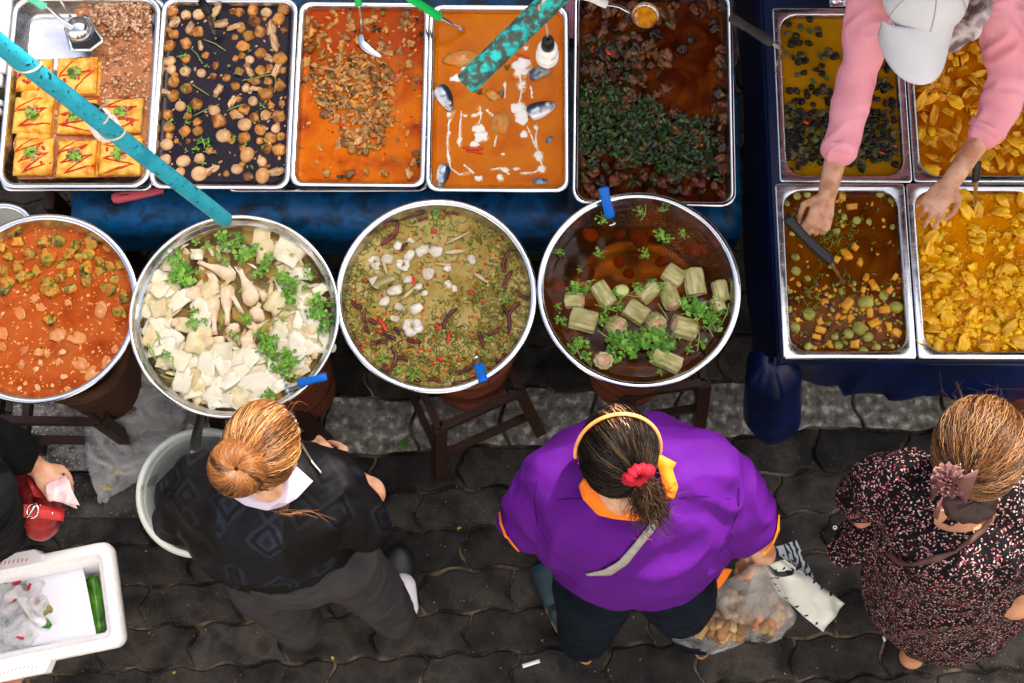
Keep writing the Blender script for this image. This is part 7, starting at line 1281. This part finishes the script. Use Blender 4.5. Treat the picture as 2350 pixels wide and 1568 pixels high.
for i in range(38):
    a = R_.uniform(-.9, 2.4); k = Vector((math.cos(a), math.sin(a), .2)); p = hc + k * .098 + Vector((0, 0, .03)); L.append([p - k * .03, p, p + k * R_.uniform(.01, .03) + Vector((R_.gauss(0, .01), R_.gauss(0, .01), 0)), p + k * R_.uniform(.02, .045) + Vector((R_.gauss(0, .02), R_.gauss(0, .02), -.01))])
strands('flyaway_strands', L, [hm[2], hm[1]], hair, .0003)
m_sat = pm('brown_satin', [(.025, .011, .010), (.065, .030, .027)], 12, .35, bump=.3, bscale=50, bdist=.006); m_sat2 = pm('mauve_satin', [(.085, .034, .034), (.16, .07, .066)], 12, .35, bump=.2, bscale=60)
b = MB(); b.ball(S(2225, 1158, 1.46), (.060, .042, .040), 24, 16, None, lambda v: v * (1 + .05 * math.sin(math.atan2(v.y, v.x) * 9))); b.build('hair_snood', m_sat, C_)
z3 = lambda x, y, z: S(1591 + x / 2.081, 814.5 + y / 2.081, z)
for nm, tip1, tip2, root in (('bow_loop', (1360, 545), (1300, 712), (1225, 610)), ('bow_loop', (1130, 580), (1135, 700), (1210, 620)), ('bow_tail', (1140, 770), (1168, 790), (1195, 680))):
    band(nm, [z3(*root, 1.60), z3(*[(a + b_) / 2 for a, b_ in zip(root, tip1)], 1.655), z3(*tip1, 1.655 if tip1[0] > 1300 else 1.56)], [z3(*root, 1.565), z3(*[(a + b_) / 2 for a, b_ in zip(root, tip2)], 1.58), z3(*tip2, 1.545)], m_sat2, C_, .003, 5)
fl = empty('flower_tmp', (0, 0, 0)); bpy.data.objects.remove(fl); b = MB(); fc = z3(1215, 600, 1.59)
for ring_, (k, rad) in enumerate([(13, .036), (11, .029), (8, .021), (6, .013), (3, .007)]):
    b.sheet(lambda u, v: fc + Vector(((rad * (.35 + .65 * v) * (1 + .10 * v * math.sin(2 * math.pi * u * k + ring_))) * math.cos(2 * math.pi * u), (rad * (.35 + .65 * v) * (1 + .10 * v * math.cos(2 * math.pi * u * k))) * math.sin(2 * math.pi * u), .004 * ring_ + .010 * v * (1 - v * .3) + .0045 * v * math.sin(2 * math.pi * u * k + ring_ * 2))), 90, 6, .0008)
b.build('rosette', m_sat2, C_)
b = MB(); R_ = random.Random(4)
for x, y in [(1165, 545), (1265, 530), (1330, 560), (1275, 635), (1150, 630), (1180, 735)]:
    for i in range(7): b.ball(z3(x + R_.uniform(-14, 14), y + R_.uniform(-10, 10), 1.60), .0016, 6, 4)
b.build('glitter_stones', pm('gold_glitter', [(.9, .6, .35)], rough=.15, metal=1), C_)
finish(C_)
# ---------------------------------------------------------------- D: vendor in pink
D_ = person('person in pink sleeves and white mesh cap leaning over the pans', S(2130, -200, 0))
hc = S(2124, -22, 1.375); Fd, Ud = Vector((-.05, -.62, -.78)), Vector((0, -.72, .70))
b = MB(); M = head(b, hc, Fd, Ud); b.limb([hc + Vector((0, .05, -.03)), S(2140, -60, 1.28), S(2140, -100, 1.22)], [.055, .055, .09], 16)
b.loft([el(2140, -95, 1.24, .15, .08), el(2140, -130, 1.16, .17, .12), el(2140, -190, 1.0, .16, .13), el(2140, -230, .85, .17, .13)])
wl = S(1898, 448, .985); wr_ = S(2186, 412, 1.01); b.limb([S(2040, -50, 1.24), S(2002, 0, 1.21), S(1968, 190, 1.09), S(1925, 335, 1.02), wl], [.050, .042, .034, .031, .025]); b.limb([S(2230, -60, 1.24), S(2285, -10, 1.21), S(2312, 190, 1.12), S(2262, 300, 1.06), wr_], [.050, .042, .034, .031, .026])
hand(b, wl, S(1868, 545, .975) - wl, (.35, .1, 1), 1, (.9, .95, 1.0, 1.05), .95, .9); hand(b, wr_, S(2120, 500, .99) - wr_, (.1, .25, 1), -1, (.35, .4, .45, .5), .92, .35, .16)
b.limb([S(2080, -240, .8), S(2080, -300, .1)], [.09, .05]); b.limb([S(2200, -240, .8), S(2200, -300, .1)], [.09, .05])
b.blob('body', m_skin_, .0042, 4, D_, fac=.4); face(D_, hc, Fd, Ud)
m_pink = pm('pink_jersey', [(.78, .30, .36), (.84, .37, .44)], 7, .8, bump=.15, bscale=300, sss=0)
cloth('pink_top', [([S(2050, -60, 1.24), S(2000, -10, 1.215), S(1983, 95, 1.15), S(1966, 190, 1.09), S(1944, 270, 1.055), S(1926, 342, 1.03)], [.075, .062, .054, .050, .047, .046]), ([S(2225, -65, 1.24), S(2285, -15, 1.215), S(2306, 95, 1.16), S(2312, 190, 1.115), S(2292, 250, 1.085), S(2268, 298, 1.065)], [.075, .064, .057, .054, .050, .048])], m_pink, D_, .006, 4, .006, (9, 14, 9), seed=11,
    rings=[[el(2140, -70, 1.26, .09, .06), el(2140, -90, 1.24, .17, .09), el(2140, -120, 1.16, .19, .13), el(2140, -190, 1.0, .19, .15), el(2140, -230, .82, .2, .15)]])
for P, rad in (([S(1929, 328, 1.036), S(1925, 350, 1.026)], .0475), ([S(2272, 288, 1.07), S(2262, 305, 1.06)], .050)):
    b = MB(); d = (P[1] - P[0]).normalized(); x, y = frame_of(d); b.loft([[p + x * (rr_ * math.cos(t)) + y * (rr_ * math.sin(t)) for t in [2 * math.pi * j / 30 for j in range(30)]] for p, rr_ in ((P[0], rad), (P[1], rad), (P[1], rad - .006), (P[0], rad - .006))], (False, False)); b.build('cuff', m_pink, D_)
m_cap = pm('white_cap_cloth', [(.60, .61, .63), (.68, .69, .71)], 5, rough=.7, bump=.2, bscale=300); m_mesh = pm('cap_mesh', [(.5, .5, .5)], rough=.7)
nt = m_mesh.node_tree; ck_ = N(nt, 'ShaderNodeTexChecker', Scale=150); tc = N(nt, 'ShaderNodeTexCoord'); nt.links.new(tc.outputs['Object'], ck_.inputs['Vector']); ck_.inputs[1].default_value = (.42, .42, .44, 1); ck_.inputs[2].default_value = (.12, .12, .13, 1); nt.links.new(ck_.outputs[0], nt.nodes['Principled BSDF'].inputs['Base Color'])
m_seamw = pm('grey_stitching', [(.36, .37, .39)], rough=.8)
cc = S(2123, -6, 1.43); b = MB(); b.ball(cc, (.101, .098, .092), 36, 24, None, lambda v: Vector((v.x, v.y, v.z * (1 if v.z > 0 else .5)))); cap = b.build('cap', [m_cap, m_mesh], D_)
cloth('trousers', [([S(2080, -240, .82), S(2080, -270, .4), S(2080, -300, .1)], [.12, .09, .07]), ([S(2200, -240, .82), S(2200, -270, .4), S(2200, -300, .1)], [.12, .09, .07])], m_tro, D_, .009, 4, .005)
for p in cap.data.polygons:
    if p.center.y > cc.y - .030 + .3 * (p.center.x - cc.x) ** 2 / .1: p.material_index = 1
def vis(u, v):
    a = (u - .5) * math.pi * .94; k = .86 + v * .92; return cc + Vector((-.014 + math.sin(a) * (.086 - .004 * v), -.048 - math.cos(a) * (.040 + .118 * v), .020 - .060 * v - .030 * math.sin(a) ** 2))
b = MB(); b.sheet(vis, 30, 12, .003); b.build('visor', m_cap, cap)
b = MB(); b.ball(cc + Vector((0, 0, .092)), .006, 12, 6); b.build('button', m_cap, cap)
for k in range(6):
    a = R(-90 + 60 * k); b = MB(); b.tube([cc + Vector((.1022 * math.sin(t) * math.cos(a), .0992 * math.sin(t) * math.sin(a), .0932 * math.cos(t))) for t in [R(4 + 8 * i) for i in range(12)]], .0011, 6); b.build('panel_seam', m_seamw, cap)
for q_ in (.25, .45, .65, .85): b = MB(); b.tube([vis(u / 30, q_) + Vector((0, 0, .0006)) for u in range(2, 29)], .0006, 5); b.build('stitch_line', m_seamw, cap)
b = MB(); b.limb([S(2180, 95, 1.27), S(2225, 60, 1.30), S(2250, 15, 1.31)], [.030, .034, .03]); b.blob('scarf', pm('mauve_scarf', [(.36, .26, .28), (.62, .56, .55), (.14, .09, .10)], 16, .8, bump=.4, dist=1), .006, 3, D_, lambda v: .008 * noise.noise(v * 40))
finish(D_)
# ---------------------------------------------------------------- E: person at the left edge
E_ = person('person in black sleeves at the photo edge handing over banknotes', S(-60, 1500, 0))
b = MB(); b.limb([S(-90, 1090, 1.3), S(-60, 1010, 1.15), S(20, 1030, 1.05), S(84, 1072, 1.0)], [.055, .045, .040, .026]); hand(b, S(84, 1072, 1.0), Vector((.68, -.70, -.12)), (.15, .2, 1), -1, (.75, .85, .95, 1.05), .86, .5)
b.loft([el(-130, 1110, 1.32, .10, .06), el(-130, 1145, 1.2, .12, .08), el(-130, 1180, 1.0, .12, .08), el(-150, 1205, .82, .13, .08)]); hcE = S(-190, 1000, 1.5); M = head(b, hcE, Vector((.6, .7, -.3)), Vector((0, .3, .95))); b.limb([hcE, S(-150, 1080, 1.33)], [.055, .06]); b.limb([S(-115, 1235, .8), S(-85, 1400, .1)], [.08, .045]); b.limb([S(-200, 1235, .8), S(-160, 1400, .1)], [.08, .045])
b.blob('body', m_skin_, .0045, 3, E_); face(E_, hcE, Vector((.6, .7, -.3)), Vector((0, .3, .95)))
cloth('black_top', [([S(-90, 1090, 1.3), S(-60, 1012, 1.18), S(-5, 1018, 1.09), S(38, 1040, 1.045)], [.08, .07, .062, .056])], pm('black_knit', [(.003, .0032, .004), (.006, .007, .008)], 10, .9, bump=.3, bscale=200, spec=.1), E_, .007, 5, .006, (9, 9, 9), seed=13, rings=[[el(-125, 1110, 1.34, .10, .07), el(-125, 1130, 1.28, .16, .11), el(-118, 1165, 1.1, .17, .13), el(-92, 1200, .9, .17, .12), el(-80, 1215, .78, .165, .11)]])
M_ = Matrix(orth(Vector((.6, .7, -.3)), Vector((0, .3, .95)))[2:] + orth(Vector((.6, .7, -.3)), Vector((0, .3, .95)))[:2]).transposed()
cloth('trousers', [([S(-110, 1230, .80), S(-95, 1300, .45), S(-85, 1400, .12)], [.10, .085, .07]), ([S(-200, 1230, .80), S(-180, 1310, .45), S(-160, 1400, .12)], [.10, .085, .07])], bpy.data.materials['black_knit'], E_, .008, 4, .005, rings=[[el(-150, 1205, .92, .17, .11), el(-150, 1225, .78, .17, .12)]])
hair = cap_mesh(hcE, M_, (.09, .1, .115), [m_hairs['black'][0]], E_, 1.05, -.4); hair.name = 'hair'
finish(E_)
m_red = pm('red_leather', [(.22, .010, .012), (.34, .018, .020)], 9, .38, bump=.3, bscale=60, bdist=.002); m_sil = pm('silver_buckle', [(.8, .8, .8)], rough=.12, metal=1)
hb0 = S(85, 1175, .92); hbag = empty('handbag', hb0.to_tuple(), label='red leather handbag with silver buckle under the banknotes', cat='handbag')
b = MB(); 
for x, y, z, r_ in [(70, 1120, .90, (.05, .05, .05)), (85, 1165, .88, (.06, .06, .06)), (92, 1205, .84, (.045, .04, .06)), (40, 1105, .90, (.04, .045, .05)), (110, 1150, .90, (.035, .05, .05))]: b.ball(S(x, y, z) - hb0, r_, 18, 12)
b.blob('body', m_red, .005, 4, hbag, lambda v: .007 * noise.noise(v * 26) + .002 * noise.noise(v * 80))
band('strap', [S(-60, 1162, 1.06), S(20, 1160, 1.03), S(80, 1158, 1.0), S(148, 1168, .965)], [S(-60, 1188, 1.06), S(20, 1186, 1.03), S(80, 1188, 1.0), S(145, 1196, .965)], pm('bright_red_strap', [(.50, .03, .03)], rough=.35), hbag, .005, rel=hb0)
b = MB(); bc = S(76, 1173, 1.012) - hb0; b.tube([bc + Vector((.014 * math.cos(a), .017 * math.sin(a), .004)) for a in [2 * math.pi * i / 20 for i in range(21)]], .0026, 8); b.tube([bc + Vector((-.012, -.016, .006)), bc + Vector((.010, .018, .008))], .003, 8); b.build('buckle', m_sil, hbag)
for x, y in ((60, 1166), (62, 1182), (98, 1172), (120, 1178), (92, 1160)): b = MB(); b.ball(S(x, y, 1.008 - .0004 * (x - 60)) - hb0, (.0035, .0035, .0025), 10, 6); b.build('stud', m_sil, hbag)
band('grommet_flap', [S(60, 1090, .99), S(68, 1118, 1.0), S(78, 1140, .99)], [S(92, 1092, .97), S(100, 1118, .98), S(104, 1145, .97)], m_red, hbag, .004, 4, rel=hb0)
m_note = pm('pink_banknote', [(.66, .34, .40), (.78, .56, .58), (.84, .70, .70)], 26, .7, dist=1)
for i, (c4, lb) in enumerate([([(104, 1112), (152, 1090), (184, 1160), (110, 1148)], 'upper pink banknote folded in the passing hand'), ([(104, 1108), (160, 1100), (178, 1168), (108, 1140)], 'lower pink banknote beneath the folded one in the hand')]):
    P = [S(x, y, 1.012 - .010 * i) for x, y in c4]; b = MB(); b.sheet(lambda u, v: P[0].lerp(P[1], u).lerp(P[3].lerp(P[2], u), v) - P[0] + Vector((0, 0, .010 * math.sin(v * 3.1) + .003 * math.sin(u * 7))), 16, 14, .0008); o = b.build('banknote', m_note, label=lb, cat='banknote'); o.location = P[0]
# ---------------------------------------------------------------- F: carrier's fingers under the foam box
F_ = person('person below the photo edge gripping the foam box corner', S(20, 1900, 0))
b = MB(); b.limb([S(-40, 1900, 1.1), S(-30, 1760, .85), S(0, 1640, .62)], [.055, .045, .03]); hand(b, S(0, 1640, .62), S(24, 1535, .60) - S(0, 1640, .62), (0, .1, 1), 1, (.4, .5, .5, .6), 1.0, .6)
b.loft([el(-80, 2000, 1.3, .15, .09), el(-70, 2000, 1.1, .17, .12), el(-60, 2000, .85, .17, .12)]); hcF = S(-80, 1950, 1.5); head(b, hcF, Vector((0, .9, -.3)), Vector((0, .3, .95))); b.limb([hcF, S(-80, 1985, 1.3)], [.055, .07])
b.limb([S(-120, 1960, .85), S(-80, 1900, .05)], [.09, .045]); b.limb([S(-10, 1960, .85), S(10, 1900, .05)], [.09, .045]); b.blob('body', m_skin2, .0055, 3, F_)
cloth('grey_shirt', [([S(-80, 1960, 1.3), S(-40, 1900, 1.12)], [.08, .07])], m_tro, F_, .01, 4, .005, rings=[[el(-80, 2000, 1.34, .12, .08), el(-75, 2000, 1.2, .19, .13), el(-60, 2000, .8, .19, .13)]]); finish(F_)
